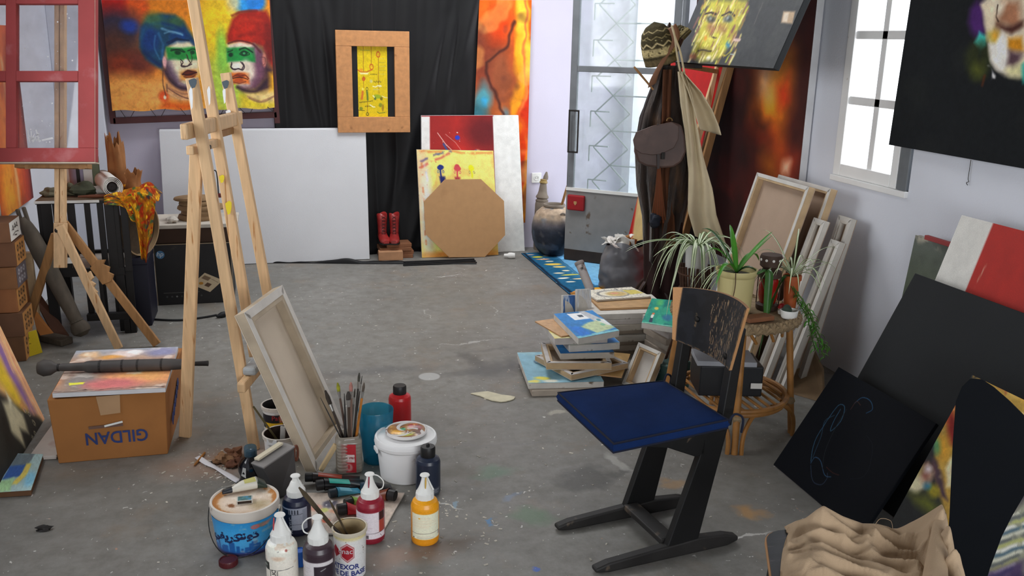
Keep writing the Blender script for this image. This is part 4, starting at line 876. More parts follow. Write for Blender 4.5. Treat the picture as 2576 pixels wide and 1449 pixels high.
# ---- black slatted table in the left corner
ty0, ty1 = 5.52, 5.98; tz = PY(200, 503, ty0)[2]; tx0 = -1.27; tx1 = -.84
m_blk = M('black_stained_wood', (20, 17, 17), .55, var=.25, scale=9)
t = thing('slatted_table', 'black slatted wooden table with a pale edged top in the back left corner', 'table', ((tx0 + tx1) / 2, (ty0 + ty1) / 2, 0))
MB().span((tx0, ty0, tz - .022), (tx1, ty1, tz - .006)).build('tabletop', m_blk, t, bevel=.002)
MB().span((tx0 - .004, ty0 - .006, tz - .016), (tx1 - .10, ty0, tz - .002)).build('edge_strip', m_white, t)
MB().span((tx0, ty0, tz - .006), (tx1, ty1, tz)).build('worn_surface', M('dusty_tabletop', (92, 76, 58), .9, var=.3, scale=9), t)
for x, y in ((tx0 + .03, ty0 + .03), (tx1 - .03, ty0 + .03), (tx0 + .03, ty1 - .03), (tx1 - .03, ty1 - .03)):
    MB().span((x - .025, y - .025, 0.0), (x + .025, y + .025, tz - .022)).build('leg', m_blk, t, bevel=.003)
def tX(px): return PY(px, 560, ty0 - .01)[0]
for a, b in ((104, 132), (134, 168), (170, 190), (214, 229), (246, 262), (264, 288), (304, 322)):
    MB().span((tX(a), ty0 + .002, .36), (tX(b), ty0 + .016, tz - .022)).build('slat', m_blk, t, bevel=.002)
for a, b in ((196, 212), (232, 248), (268, 282), (300, 320)):
    MB().span((tX(a), ty0 + .02, .10), (tX(b), ty0 + .034, .36)).build('slat', m_blk, t, bevel=.002)
MB().span((tx0, ty0 + .001, .34), (tx1, ty0 + .03, .385)).build('middle_rail', m_blk, t, bevel=.002)
MB().span((tx0, ty1 - .04, .36), (tx1, ty1 - .01, .40)).build('back_rail', m_blk, t, bevel=.002)
MB().span((tx0, ty0 + .04, .365), (tx1, ty1 - .04, .38)).build('shelf', m_canvas_edge, t)
MB().span((tX(196) , ty0 - .045, .085), (tX(318) + .0, ty0 - .004, .125)).build('foot_rail', m_blk, t, bevel=.003)
for x in (tX(298), tX(314)): MB().span((x - .016, ty0 - .045, 0), (x + .016, ty0 - .006, .086)).build('foot', m_blk, t, bevel=.003)
MB().span((tX(236), ty0 - .045, .126), (tX(246), ty0 - .008, .34)).build('strut', m_blk, t, bevel=.003)

# things on the table
def lump(name, label, cat, c, r, mat, amp=.35, n=14, seed=0, parent=None, z=None):
    rg = np.random.RandomState(seed); ks = rg.randn(7, 3) * 2.2; ph = rg.rand(7) * 6
    def fn(u, v):
        a = u * 2 * PI; b = v * PI; d = V(math.cos(a) * math.sin(b), math.sin(a) * math.sin(b), math.cos(b))
        s = 1 + amp * sum(math.sin(k @ d * 1.6 + p) for k, p in zip(ks, ph)) / 4
        p_ = np.array(c) + d * np.array(r) * s
        if z is not None: p_[2] = max(p_[2], z)
        return p_
    o = MB().grid(fn, n * 2, n, cu=True).build(name, mat, parent, smooth=True, angle=25)
    if parent is None: tag(o, label, cat)
    return o
ra, rb = PY(283, 464, ty0 + .06), PY(258, 424, ty0 + .36); ra[2] = rb[2] = tz + .058
t = thing('paper_roll', 'thick roll of off-white canvas lying on the slatted table', 'roll', V(*lerp(ra, rb, .5)[:2], tz))
mb = MB(); dr = unit(rb - ra); exr = unit(np.cross(dr, V(0, 0, 1))); ezr = np.cross(exr, dr); Lr = np.linalg.norm(rb - ra)
def spiral(u, v):
    a = u * 2 * PI * 3.3; r = .030 + .026 * u; return ra + dr * (v * Lr + .02 * math.sin(a)) + exr * math.cos(a) * r + ezr * math.sin(a) * r
mb.grid(spiral, 90, 4).build('rolled_sheet', m_paper, t, smooth=True, solid=.0025, angle=80)
MB().lathe([(.029, .02), (.02, .03), (.002, .03)], ra, 18, axis=dr, cap0=False, cap1=False).build('dark_core', m_dark, t)
def kraft_tube(name, label, c, r, h, seed):
    rg = np.random.RandomState(seed); ph = rg.rand(6) * 6
    def fn(u, v):
        a = u * 2 * PI; rad = r * (1 + .13 * math.sin(3 * a + ph[0] + v * 3) + .08 * math.sin(5 * a + ph[1] - v * 4)) * (1 - .10 * math.sin(v * 5 + ph[2]))
        top = h * (1 + .12 * math.sin(4 * a + ph[3]) + .09 * math.sin(9 * a + ph[4]))
        return V(c[0] + rad * math.cos(a) + .02 * v * math.sin(ph[5]), c[1] + rad * math.sin(a), c[2] + v * top)
    o = MB().grid(fn, 40, 16, cu=True).build(name, m_kraft2, None, smooth=True, solid=.002, angle=40); tag(o, label, 'paper')
m_kraft2 = M('kraft_paper', (150, 100, 58), .85, var=.2, scale=14, rgb2=(84, 50, 30), amt=.42, scale2=8, sharp=.15)
kc = PY(304, 470, 5.90); kraft_tube('torn_paper_tube', 'tall torn brown kraft paper tube standing on the slatted table', V(kc[0] + .0, 5.90, tz), .046, PY(304, 352, 5.90)[2] - tz, 3)
kc = PY(330, 440, 5.8); kraft_tube('crumpled_paper', 'low crumpled kraft paper standing by the canvas roll', V(kc[0] + .01, 5.79, tz), .042, .12, 8)
c = PY(198, 470, 5.90); t = thing('tin_can', 'lilac printed tin standing on the slatted table under the red frame', 'tin', V(c[0], 5.90, tz))
MB().lathe([(.044, 0), (.044, .2), (.046, .203), (.046, .212), (.040, .212), (.04, .2)], V(c[0], 5.90, tz), 24).build('can', M('lilac_tin', (150, 140, 160), .45, var=.08), t, smooth=True)
MB().box(V(c[0] + .012, 5.90 - .0445, tz + .1), (.02, .002, .13)).build('dark_print', m_dark, t)
for i, (px, w, hgt, mt, lab) in enumerate(((226, .05, .20, m_paper, 'white folded card standing beside the lilac tin'), (246, .035, .19, M('sage_book', (110, 120, 96), .8), 'narrow sage green book standing beside the canvas roll'))):
    c = PY(px, 470, 5.92); o = MB().box(V(c[0], 5.92, tz + hgt / 2), (w, .09, hgt), rz=.1).build(('folded_card', 'book')[i], mt, bevel=.002); tag(o, lab, ('card', 'book')[i])
c = PY(172, 450, 5.93); o = MB().box(V(c[0], 5.93, tz + .1), (.065, .05, .2)).build('paper_pack', m_white, bevel=.003); tag(o, 'white paper packet standing left of the lilac tin', 'packet')
for i, (px, r, mt, lab, cat) in enumerate(((128, (.06, .05, .028), M('mossy_stone', (100, 98, 80), .9, var=.25, scale=14), 'mossy stone at the left end of the slatted table', 'stone'), (176, (.05, .05, .04), M('olive_rag', (88, 86, 66), .9, var=.3, scale=12), 'crumpled olive rag behind the easel mast', 'rag'), (212, (.075, .06, .045), M('dark_moss', (62, 66, 50), .9, var=.35, scale=16), 'dark green rag heap on the slatted table', 'rag'), (244, (.05, .05, .028), M('clear_plastic', (196, 196, 190), .35, var=.1), 'crumpled clear plastic beside the canvas roll', 'plastic'))):
    c = PY(px, 482, 5.68 + .03 * (i % 2)); lump(('stone', 'rag', 'rag', 'plastic_wrap')[i], lab, cat, V(c[0], 5.68 + .03 * (i % 2), tz + r[2] * .7), r, mt, .3, 12, 20 + i, None, tz + .001)
a = PY(196, 495, 5.56); b = PY(290, 486, 5.58); o = MB().tube([V(a[0], 5.56, tz + .012), V(lerp(a, b, .5)[0], 5.565, tz + .012), V(b[0], 5.58, tz + .012)], [.006, .011, .008], 8).build('wooden_tool', M('tool_wood', (110, 62, 40), .5), smooth=True); tag(o, 'brown wooden carving tool along the front edge of the slatted table', 'tool')

# ---- patterned cloth draped over the table's right end
cvc = Cv(110, 150, (150, 90, 24), asp=.8, wob=.05, ws=14); cvc.blotch((196, 130, 20), .5, 12, .9); cvc.blotch((150, 40, 20), .56, 14, .9); cvc.blotch((60, 90, 50), .58, 13, .9); cvc.blotch((40, 46, 60), .62, 10, .8); cvc.blotch((230, 180, 40), .66, 18, .9); cvc.speck((200, 60, 30), 60, .006, .014); cvc.speck((226, 180, 50), 60, .004, .010); cvc.grain(.2, 40)
cx0 = PY(262, 490, ty0)[0]; cx1 = PY(392, 500, ty0 - .01)[0]
def cloth(u, v):
    # v 0..0.45 lies on the top from the back forwards, then hangs down over the front and right edge
    x = cx0 + (cx1 - cx0) * u + .0 * v
    vt = np.clip(v / .40, 0, 1); vd = np.clip((v - .40) / .60, 0, 1)
    y = ty0 + .34 - (.36) * vt; z = tz + .012 + .02 * np.sin(u * 7 + vt * 4) ** 2 + .02 * np.exp(-((u - .8) / .15) ** 2) - .05 * np.clip((u - .72) / .28, 0, 1) ** 2
    drop = np.interp(u, [0, .28, .36, .48, .60, .82, 1], [.05, .07, .13, .16, .36, .40, .22])
    z = z - vd * drop * 1.0; y = y - .018 * np.sin(u * 22) * vd - .012 * vd
    x = x + .04 * vd * np.sin(u * 5)
    return np.stack([x, y, z], 1)
o = painted('patterned_cloth', cloth, cvc, CLOTHPAINT, None, 1.15); md = o.modifiers.new('s', 'SOLIDIFY'); md.thickness = .003; tag(o, 'orange, yellow and green patterned cloth draped over the slatted table', 'cloth')

# ---- blue crate with a round sieve standing on it
m_navy = M('navy_plastic', (13, 14, 34), .5, var=.15)
t = thing('plastic_crate', 'dark navy plastic crate on the floor between the slatted table and printer carton', 'crate', (-.72, 5.75, 0))
MB().span((-.835, 5.60, .0), (-.725, 5.90, .40)).build('body', m_navy, t, bevel=.008)
MB().span((-.837, 5.595, .375), (-.722, 5.905, .41)).build('rim', m_navy, t, bevel=.006)
sr = .165; ccs = V(-.752, 5.70, .412 + sr); ax_s = V(-.86, .50, 0)
o = thing('round_sieve', 'shallow round wooden sieve with a tan hoop standing beside the patterned cloth', 'sieve', V(-.70, 5.72, .412))
m_hoop = M('tan_hoop', (150, 124, 92), .7, var=.12)
MB().lathe([(sr - .008, 0), (sr, 0), (sr, .035), (sr - .008, .035), (sr - .008, 0)], ccs, 40, axis=ax_s, cap0=False, cap1=False).build('hoop', m_hoop, o, smooth=True)
MB().lathe([(sr - .008, .03), (.001, .03)], ccs, 40, axis=ax_s, cap0=False, cap1=False).build('mesh', M('sieve_mesh', (70, 56, 40), .9, var=.2, scale=40), o)

# ---- printer carton with boards and wooden slices on top
hy0, hy1 = 6.04, 6.40; hx0 = PY(391, 690, hy0)[0]; hx1 = PY(585, 690, hy0)[0]; hz = PY(480, 612, hy0)[2]
t = thing('printer_carton', 'black printer carton with a round logo standing behind the tall easel', 'box', ((hx0 + hx1) / 2, (hy0 + hy1) / 2, 0))
m_carton = M('black_carton', (22, 20, 22), .5, var=.3, scale=5, rgb2=(52, 44, 38), amt=.36, scale2=5)
MB().span((hx0, hy0, 0), (hx1, hy1, hz)).build('carton', m_carton, t, bevel=.004); hpc = t.children[-1]
m_cream = M('carton_edge', (150, 132, 108), .8)
for a, b in (((hx0, hy0 - .0015, hz - .006), (hx1, hy0, hz)), ((hx0 - .0008, hy0 - .0015, 0), (hx0 + .003, hy0, hz)), ((hx1 - .004, hy0 - .0015, 0), (hx1, hy0, hz))): MB().span(a, b).build('worn_edge', m_cream, t)
lc = PY(403, 641, hy0); m_hpblue = M('logo_blue', (70, 120, 160), .5); m_hpw = M('logo_white', (220, 224, 226), .5)
MB().lathe([(.026, 0), (.026, .001)], V(lc[0], hy0 - .0012, lc[2]), 28, axis=(0, -1, 0)).build('logo_disc', m_hpblue, hpc)
lettering('hp', lambda x, y: V(lc[0] + x + y * .25, hy0 - .0028, lc[2] + y), .042, m_hpw, hpc, 'logo_letters')
sx_ = PY(525, 712, hy0);
cvl = Cv(50, 40, (186, 168, 140)); cvl.rect(.1, .15, .45, .4, (120, 100, 80)); cvl.rect(.5, .5, .75, .75, (90, 70, 56)); cvl.ell(.3, .7, .1, .1, (170, 120, 50)); cvl.stroke([(.5, .2), (.9, .25)], .03, (130, 110, 90))
ex_ = V(.11, 0, -.055); ey_ = V(-.085, 0, -.075); o_ = V(sx_[0] - .02, hy0 - .002, sx_[2] + .07); painted('shipping_label', quadfn(o_, o_ + ex_, o_ + ex_ + ey_, o_ + ey_), cvl, PAINT_MATTE, hpc, 1.1)
for i in range(8): MB().lathe([(.006, 0), (.006, .0008)], V(hx0 + .06 + i * .03, hy0 - .001, .055), 10, axis=(0, -1, 0)).build('printed_icon', M('icon_%d' % i, (120, 120, 118) if i in (2, 4) else (66, 66, 66), .6), t)
MB().span((hx0 + .04, hy0 - .001, .078), (hx0 + .26, hy0, .082)).build('printed_line', M('grey_print', (80, 78, 76), .6), t)
bz = hz + .001
o = MB().span((hx0 + .0, hy0 + .01, bz), (hx1 + .02, hy1, bz + .10)).build('brown_carton', M('brown_carton', (66, 46, 34), .8, var=.2), bevel=.004); tag(o, 'shallow dark brown carton lying on the black printer carton', 'box')
bz += .101
o = MB().box(((hx0 + hx1) / 2 + .02, (hy0 + hy1) / 2 - .01, bz + .012), (hx1 - hx0 + .06, hy1 - hy0 + .03, .024)).build('dusty_board', M('plaster_dusted_board', (196, 188, 176), .9, var=.15, scale=9), bevel=.003); tag(o, 'plaster dusted white board on top of the brown carton', 'board')
bz += .0245; sc0 = PY(500, 560, hy0 + .14); m_slice = M('tan_wood_slice', (140, 112, 80), .8, var=.2, scale=16)
zc = bz
for i, (rx, h, dx) in enumerate(((.125, .035, .0), (.12, .03, .012), (.15, .03, .02), (.118, .03, .005), (.128, .022, -.012))):
    def fn(u, v, rx=rx, h=h, zc=zc, dx=dx):
        a = u * 2 * PI; k = [0.02, .95, 1.02, 1, .95, .02][min(5, int(round(v * 5)))]; zz_ = [0, 0, .3, .7, 1, 1][min(5, int(round(v * 5)))]
        return V(sc0[0] + dx + rx * k * math.cos(a) * (1 + .04 * math.sin(3 * a + i)), hy0 + .15 + .09 * k * math.sin(a), zc + h * zz_)
    o = MB().grid(fn, 32, 6, cu=True).build('wood_slice', m_slice, smooth=True, angle=50)
    tag(o, ['lowest round wood slice', 'second round wood slice from the bottom', 'widest round wood slice', 'second round wood slice from the top', 'topmost round wood slice'][i] + ' in the stack on the dusty board', 'wood slice', 'round wood slices'); zc += h + .0005
p = PY(552, 525, hy0 + .1); t = thing('wire_hook', 'thin black hooked wire on a small dark red clamp', 'wire', V(sc0[0] + .09, hy0 + .10, zc))
xw = p[0]; zt = PY(552, 428, hy0 + .1)[2]
MB().box((xw, hy0 + .10, zc + .012), (.05, .04, .024)).build('clamp', M('dark_red_clamp', (96, 28, 28), .5), t, bevel=.004)
MB().tube(spline([(xw, hy0 + .1, zc + .02), (xw, hy0 + .1, lerp(zc, zt, .5)), (xw, hy0 + .1, zt - .06), (xw - .005, hy0 + .1, zt - .01), (xw - .018, hy0 + .1, zt)], 5), .004, 6).build('wire', m_steel_dark, t, smooth=True)
c = PY(452, 553, hy0 + .1); lump('crumpled_tissue', 'small crumpled dark tissue beside the wood slices', 'tissue', V(hx0 + .12, hy0 + .05, bz + .02), (.03, .03, .022), m_canvas_edge, .4, 9, 31, None, bz + .0005)

# ---- black power cable with plug
t = thing('power_cable', 'black power cable with a plug lying on the floor below the printer carton', 'cable', G(450, 808))
MB().tube(spline([G(330, 795), G(380, 805), G(450, 808), G(505, 802), G(545, 795)], 6), .006, 7).build('cord', m_blackpaint, t, smooth=True)
for o in t.children: o.location.z = .007
a = G(545, 796, .014); b = G(566, 790, .018); MB().tube([a, lerp(a, b, .3), lerp(a, b, .6), b], [.008, .013, .019, .017], 10).build('plug', m_blackpaint, t, smooth=True)

# ---- dark carved post leaning on the left wall
pf = G(214, 866); pf[2] = .0; pt = PX(56, 548, -1.325)
pf2 = pf + V(0, 0, .052)
t = thing('carved_post', 'dark carved wooden post with a knob foot leaning against the left wall', 'post', pf)
ps = [lerp(pf2, pt, s) for s in (0, .03, .06, .10, .12, .15, .3, .5, .7, .86, .93, 1.0)]
m_post = M('weathered_dark_wood', (84, 76, 66), .85, var=.25, scale=7, stretch=(3, 3, 1))
MB().tube(ps[5:], [.034, .040, .044, .046, .042, .034, .022], 14).build('shaft', m_post, t, smooth=True)
MB().tube(ps[:6], [.02, .048, .052, .044, .032, .033], 16).build('knob_foot', m_post, t, smooth=True)
MB().tube([ps[4], lerp(ps[4], ps[5], .5)], [.038, .038], 14).build('ring', m_post, t)
MB().bar(ps[-2] + V(-.02, 0, 0), ps[-1] + V(-.02, 0, .05), .018, .02).build('prong', m_post, t, bevel=.006)
MB().bar(ps[-2] + V(.015, 0, 0), ps[-1] + V(.012, 0, .06), .018, .02).build('prong', m_post, t, bevel=.006)
o = MB().bar(G(180, 868) + V(-.02, 0, .02), G(130, 868) + V(-.05, .1, .02), .08, .04).build('wood_offcut', m_post, bevel=.008); tag(o, 'short grey wood offcut on the floor beside the carved post', 'offcut')

# ---- stacked printing blocks
m_bl = [M('block_wood_%d' % i, c, .7, var=.15, scale=8) for i, c in enumerate(((120, 84, 54), (110, 76, 52), (150, 96, 56), (132, 88, 52), (112, 74, 48), (124, 84, 56)))]
yb0 = PX(30, 620, -1.30)[1]; yb1 = yb0 + .20
hs_ = [.14, .13, .13, .115, .13, .105]; zc = 0
for i, h in enumerate(hs_):
    dx = [0, .01, -.008, .006, .012, .0][i]
    t = thing('printing_block', ['lowest', 'second lowest', 'third lowest', 'third highest', 'second highest', 'topmost'][i] + ' wooden printing block of the stack by the left wall', 'block', (-1.37, (yb0 + yb1) / 2, zc), 'stacked printing blocks')
    MB().span((XL + .005, yb0 - .01 * (i % 2), zc), (-1.30 + dx, yb1, zc + h - .001)).build('block', m_bl[i], t, bevel=.003)
    cvb = Cv(40, 30, (236, 232, 222) if i == 5 else ((96, 88, 92) if i == 3 else (176, 126, 74)), wob=.05)
    ink = (40, 34, 32) if i != 3 else (170, 170, 176)
    if i == 5:
        for px0, py0 in ((.3, .35), (.5, .3), (.68, .3)): cvb.stroke([(px0 - .08, py0 + .12), (px0 + .02, py0 - .1), (px0 + .08, py0 + .14), (px0 - .06, py0 + .06)], .05, ink, .5)
        cvb.stroke([(.25, .75), (.5, .65), (.8, .72)], .05, ink, .5); cvb.stroke([(.4, .8), (.6, .85)], .05, ink, .5)
    else:
        for px0 in (.25, .5, .75):
            for py0 in (.3, .7): cvb.ell(px0, py0, .09, .15, ink, .4, a=.85); cvb.ell(px0, py0, .04, .07, (176, 126, 74) if i != 3 else (90, 80, 84), .4)
    xq = -1.30 + dx + .001; painted('stamped_face', quadfn((xq, yb0 - .01 * (i % 2) + .004, zc + h - .004), (xq, yb1 - .004, zc + h - .004), (xq, yb1 - .004, zc + .004), (xq, yb0 - .01 * (i % 2) + .004, zc + .004)), cvb, PAINT_MATTE, t, 1.2); zc += h
for i, (px, z1, lab) in enumerate(((62, .52, 'narrow brown plank standing behind the printing blocks'), (78, .50, 'wider pale plank standing behind the printing blocks'))):
    x = PX(px, 700, -1.36); yq = 5.42 + .06 * i; o = MB().span((XL + .01, yq, 0), (-1.34 + .03 * i, yq + .04, z1)).build('plank', (m_bl[2], m_stretch)[i], bevel=.003); tag(o, lab, 'plank')
for i, (px, py, rgb, w, h, lab) in enumerate(((72, 895, (200, 176, 40), .10, .13, 'yellow printed card standing on the floor at the left wall'), (66, 870, (214, 210, 200), .09, .16, 'white printed card standing behind the yellow card'))):
    g = G(px, py); cvb = Cv(36, 46, rgb, wob=.05)
    for q in range(7): cvb.stroke([(.2, .15 + .11 * q), (.2 + .55 * RNG.rand(), .15 + .11 * q)], .03, (60, 52, 30), .5)
    TL = V(g[0] - .03, g[1] - .05 + .02, h); TR = V(g[0] + .04, g[1] + .05, h); panel('printed_card', lab, 'card', TL, TR, TR * V(1, 1, 0) + V(.02, -.01, .001), TL * V(1, 1, 0) + V(.02, -.01, .001), .006, cvb, m_paper, PAINT_MATTE, 1.0, body_name='card', face_name='print')
g = G(112, 876);
for i, (dx, h, mt, lab) in enumerate(((0, .26, M('orange_board', (176, 112, 52), .7, var=.2), 'tapered orange wooden board leaning at the left wall'), (.07, .24, M('brown_board', (96, 62, 46), .7, var=.25), 'tapered dark brown board leaning beside the orange one'))):
    b0 = V(g[0] - .02 + dx * .6, g[1] + .1 + dx, .002); o = MB().prism([b0, b0 + V(.07, .03, 0), V(XL + .06 + dx, b0[1] + .14, h), V(XL + .03 + dx, b0[1] + .1, h)], V(-.01, .018, 0)).build('leaning_board', mt, bevel=.002); tag(o, lab, 'board')

# ---- purple, yellow and black board leaning at the left edge
BR = V(-1.04, 4.235, .002); BL = V(-1.06, 3.30, .002); TR = V(-1.385, 4.32, 1.085); TL = V(-1.405, 3.385, 1.085)
cv = Cv(190, 200, (40, 40, 36), asp=.95, wob=.03, ws=8)
# u: 1 at the far (right) edge ; v: 1 at the floor
cv.poly([(.55, 0), (1.05, 0), (1.05, 1), (.97, 1.0), (.88, .93), (.72, .80), (.55, .66)], (206, 160, 110), .02)
cv.poly([(.80, 0), (.88, 0), (.92, .7), (.93, .94), (.88, .92), (.84, .75)], (130, 96, 150), .03); cv.poly([(.66, 0), (.79, 0), (.83, .72), (.86, .9), (.78, .84), (.70, .72)], (206, 176, 40), .03)
cv.poly([(.88, 0), (1.05, 0), (1.05, 1), (.97, 1), (.93, .7)], (214, 160, 120), .02);
for i in range(26): u = .9 + .1 * RNG.rand(); cv.stroke([(u, RNG.rand()), (u + .01, RNG.rand())], .008, ((226, 170, 110), (206, 140, 110), (230, 190, 150))[i % 3], .8, .6)
cv.poly([(.66, .80), (.74, .82), (.80, .90), (.76, .97), (.70, .93), (.66, 1.0), (.6, .9)], (176, 170, 140), .015); cv.poly([(.70, .84), (.73, .78), (.75, .82)], (200, 196, 170), .01)
for u, v in ((.84, .9), (.86, .93), (.82, 1.0), (.78, 1.0), (.86, .97)): cv.ell(u, v, .01, .012, (170, 166, 140), .4); cv.ell(u, v, .006, .008, (40, 40, 36), .4)
for i in range(4): cv.stroke([(.82 + .012 * i, .86), (.828 + .012 * i, .90)], .006, (180, 120, 90), .5)
cv.grain(.08, 40)
panel('stripe_painting', 'tall board painted with purple, yellow and orange stripes above black, leaning at the left', 'painting', TL, TR, BR, BL, .02, cv, m_canvas_edge, k=1.35)

# ---- boards and small painting on the floor left
for i in range(2):
    q = [V(-1.01 + .0, 3.80, 0), V(-.905, 3.79, 0), V(-.905, 4.14, 0), V(-.985, 4.16, 0)]
    o = MB().prism([p + V(.004 * i, -.008 * i, .001 + .0105 * i) for p in q], V(0, 0, .0095)).build('thin_board', M('white_face_board_%d' % i, (196, 186, 178), .7, var=.1, rgb2=(150, 90, 80), amt=.4, scale2=7, sharp=.2), bevel=.001); tag(o, ('lower', 'upper')[i] + ' white faced thin board on the floor left of the cardboard box', 'board')
c4 = [G(38, 1141, .022), G(109, 1143, .022), G(78, 1234, .022), G(-12, 1240, .022)]
cv = Cv(80, 60, (150, 176, 176), asp=1.2, wob=.05, ws=8); cv.poly([(0, 0), (.7, 0), (.62, .32), (0, .4)], (96, 110, 116), .03); cv.poly([(.05, .34), (.6, .3), (.5, .62), (0, .7)], (44, 84, 150), .03); cv.poly([(.55, .28), (.72, .28), (.7, .6), (.5, .82), (.3, .85), (.5, .6)], (206, 186, 90), .03); cv.poly([(0, .7), (.35, .66), (.4, 1), (0, 1)], (150, 190, 140), .05); cv.ell(.85, .7, .15, .2, (120, 180, 206), .8); cv.grain(.1, 20)
panel('small_painting', 'small blue, yellow and green painting lying flat on the floor at the left edge', 'painting', c4[0], c4[1], c4[2], c4[3], .021, cv, M('brown_edge_board', (100, 70, 46), .8), k=1.5)

# ---- cardboard box with upside-down lettering, a painting and a carved pestle on top
by0, by1, bx0, bx1, bh = 3.745, 4.30, -.90, -.465, .283
t = thing('cardboard_box', 'brown cardboard box with upside-down blue lettering standing left of the easel', 'box', ((bx0 + bx1) / 2, (by0 + by1) / 2, 0))
m_box = M('brown_corrugated', (158, 104, 54), .85, var=.08, scale=5, rgb2=(128, 80, 40), amt=.4, scale2=3, sharp=.2)
MB().hexa([V(bx0 + .012, by0, 0), V(bx1 - .004, by0, 0), V(bx1 + .012, by1, 0), V(bx0, by1, 0), V(bx0, by0 - .012, bh), V(bx1 + .006, by0 - .004, bh - .004), V(bx1 + .03, by1, bh - .004), V(bx0, by1, bh)]).build('carton', m_box, t, bevel=.004); bxc = t.children[-1]
m_ink = M('blue_ink', (42, 58, 112), .7, var=.15)
lx, lz = (bx0 + bx1) / 2 + .025, .098
lettering('GILDAN', lambda x, y: V(lx + x, by0 - .0135 * ((lz + y) / bh) - .0012, lz + y), .075, m_ink, bxc, 'lettering', .0012, 0.88, flip=True)
MB().add([V(bx0 + .19, by0 - .0108, .2), V(bx0 + .265, by0 - .0106, .205), V(bx0 + .27, by0 - .014, bh + .0005), V(bx0 + .18, by0 - .014, bh + .0005)], [(0, 1, 2, 3)]).build('clear_tape', M('packing_tape', (176, 140, 104), .15, var=.1, spec=.8), bxc)
MB().bar(V(bx0 + .2, by0 - .0115, .152), V(bx0 + .27, by0 - .0115, .166), .002, .008).build('tape_crease', m_white, t)
MB().bar(V(bx0 + .14, by0 - .0085, .148), V(bx0 + .27, by0 - .0085, .152), .001, .012).build('rule_print', M('faint_ink', (110, 82, 70), .8), t)
for i in range(5): MB().bar(V(bx1 + .0135 + .002 * i, by0 + .1 + .05 * i, .10 + .02 * i), V(bx1 + .0145 + .002 * i, by0 + .14 + .05 * i, .12 + .02 * i), .003, .03).build('side_print', m_ink, t)
MB().prism([V(bx1 - .06, by0 - .012, bh + .0), V(bx1 + .0, by0 - .01, bh + .004), V(bx1 + .004, by0 + .02, bh + .012), V(bx1 - .04, by0 + .02, bh + .004)], V(0, 0, .003)).build('torn_flap', m_box, t)
ct = bh + .006
c4 = [G(192, 883, ct + .02), G(448, 873, ct + .02), G(416, 976, ct + .02), G(131, 990, ct + .02)]
cv = Cv(130, 130, (150, 140, 140), asp=.8, wob=.08, ws=9)
cv.grad([(0, (150, 156, 166)), (.25, (170, 140, 120)), (.45, (120, 100, 100)), (.6, (190, 130, 100)), (.8, (206, 140, 96)), (1, (150, 130, 120))]); cv.ell(.5, .12, .16, .07, (214, 196, 190), .8, tex=.6); cv.ell(.6, .1, .08, .05, (226, 220, 220), .6, tex=.6); cv.ell(.35, .2, .12, .05, (206, 150, 80), .8); cv.ell(.15, .12, .1, .08, (206, 170, 130), .8); cv.ell(.85, .12, .15, .12, (130, 130, 160), .9); cv.ell(.2, .75, .18, .22, (130, 124, 120), .9); cv.ell(.75, .7, .25, .12, (222, 160, 100), .9); cv.ell(.5, .85, .25, .12, (196, 110, 110), .9); cv.ell(.68, .55, .04, .02, (80, 140, 170), .5); cv.ell(.35, .55, .1, .05, (170, 60, 70), .9, a=.6); cv.blotch((230, 220, 210), .66, 8, .5); cv.rect(.11, .79, .235, .85, (232, 220, 70)); cv.stroke([(0, .985), (1, .95)], .008, (60, 40, 40), .5); cv.grain(.1, 30)
panel('abstract_canvas', 'abstract canvas with a yellow note stuck on it, lying on the cardboard box', 'painting', c4[0], c4[1], c4[2], c4[3], .019, cv, M('pale_canvas_side', (206, 204, 206), .8), k=1.3, body_name='canvas')
pz = ct + .02
zq = pz + .026; a = V(G(92, 926, zq)[0], G(92, 926, zq)[1], zq); b = V(G(524, 914, zq)[0], G(524, 914, zq)[1], zq)
t = thing('carved_pestle', 'long dark carved pestle with a knob end lying across the cardboard box', 'pestle', lerp(a, b, .5) - V(0, 0, .026))
S = lambda s: lerp(a, b, s)
m_pest = M('grey_black_wood', (62, 58, 56), .6, var=.3, scale=9, rgb2=(120, 116, 112), amt=.38, scale2=5, sharp=.2)
MB().tube([S(s) for s in (0, .01, .04, .08, .105, .125)], [.006, .026, .036, .032, .020, .014], 16).build('knob', m_pest, t, smooth=True)
MB().tube([S(s) for s in (.125, .15, .27, .285, .30, .45, .6, .75, .85)], [.014, .017, .018, .023, .0245, .0255, .0255, .0255, .022], 14).build('shaft', m_pest, t, smooth=True)
MB().tube([S(s) for s in (.85, .88, .90)], [.022, .018, .010], 12).build('shoulder', m_pest, t, smooth=True)
MB().tube([S(.90), S(.985), S(1)], [.009, .011, .012], 10).build('tip', m_dark, t, smooth=True)
for s in (.12, .36, .49, .58, .72): MB().tube([S(s), S(s + .006), S(s + .012)], [.0262 if s > .3 else .0165] * 3, 14).build('carved_ring', m_dark, t)
# tall easel in the middle
def PF(px, py, c): return PN(px, py, c, fh)                 # point on the vertical plane through c that faces the camera
def zat(c, px, py): return PF(px, py, c)[2]
def depth(c): return float(np.dot(np.array(c) - CAM, FW))
def rad(hw, c): return hw * depth(c) / F
def base(px, py, r): return V(*(G(px, py) + fh * r)[:2], 0)
P1 = V(-.12, 3.72, 0); P3 = V(.03, 4.23, 0); wE = unit(P3 - P1); lE = V(-wE[1], wE[0], 0)
T1 = PN(482, 188, P1, wE); T3 = PN(568, 190, P3, wE); Pm = (P1 + P3) / 2; Tm = PN(497, -40, Pm, wE)
T1[2] = T3[2] = (T1[2] + T3[2]) / 2
b1 = V(P1[0], P1[1], 0); b3 = V(P3[0], P3[1], 0)
t = thing('tall_easel', 'tall pine studio easel with two posts, a centre mast and paint-spotted crossbar', 'easel', (Pm + V(-.1, 0, 0)) * V(1, 1, 0))
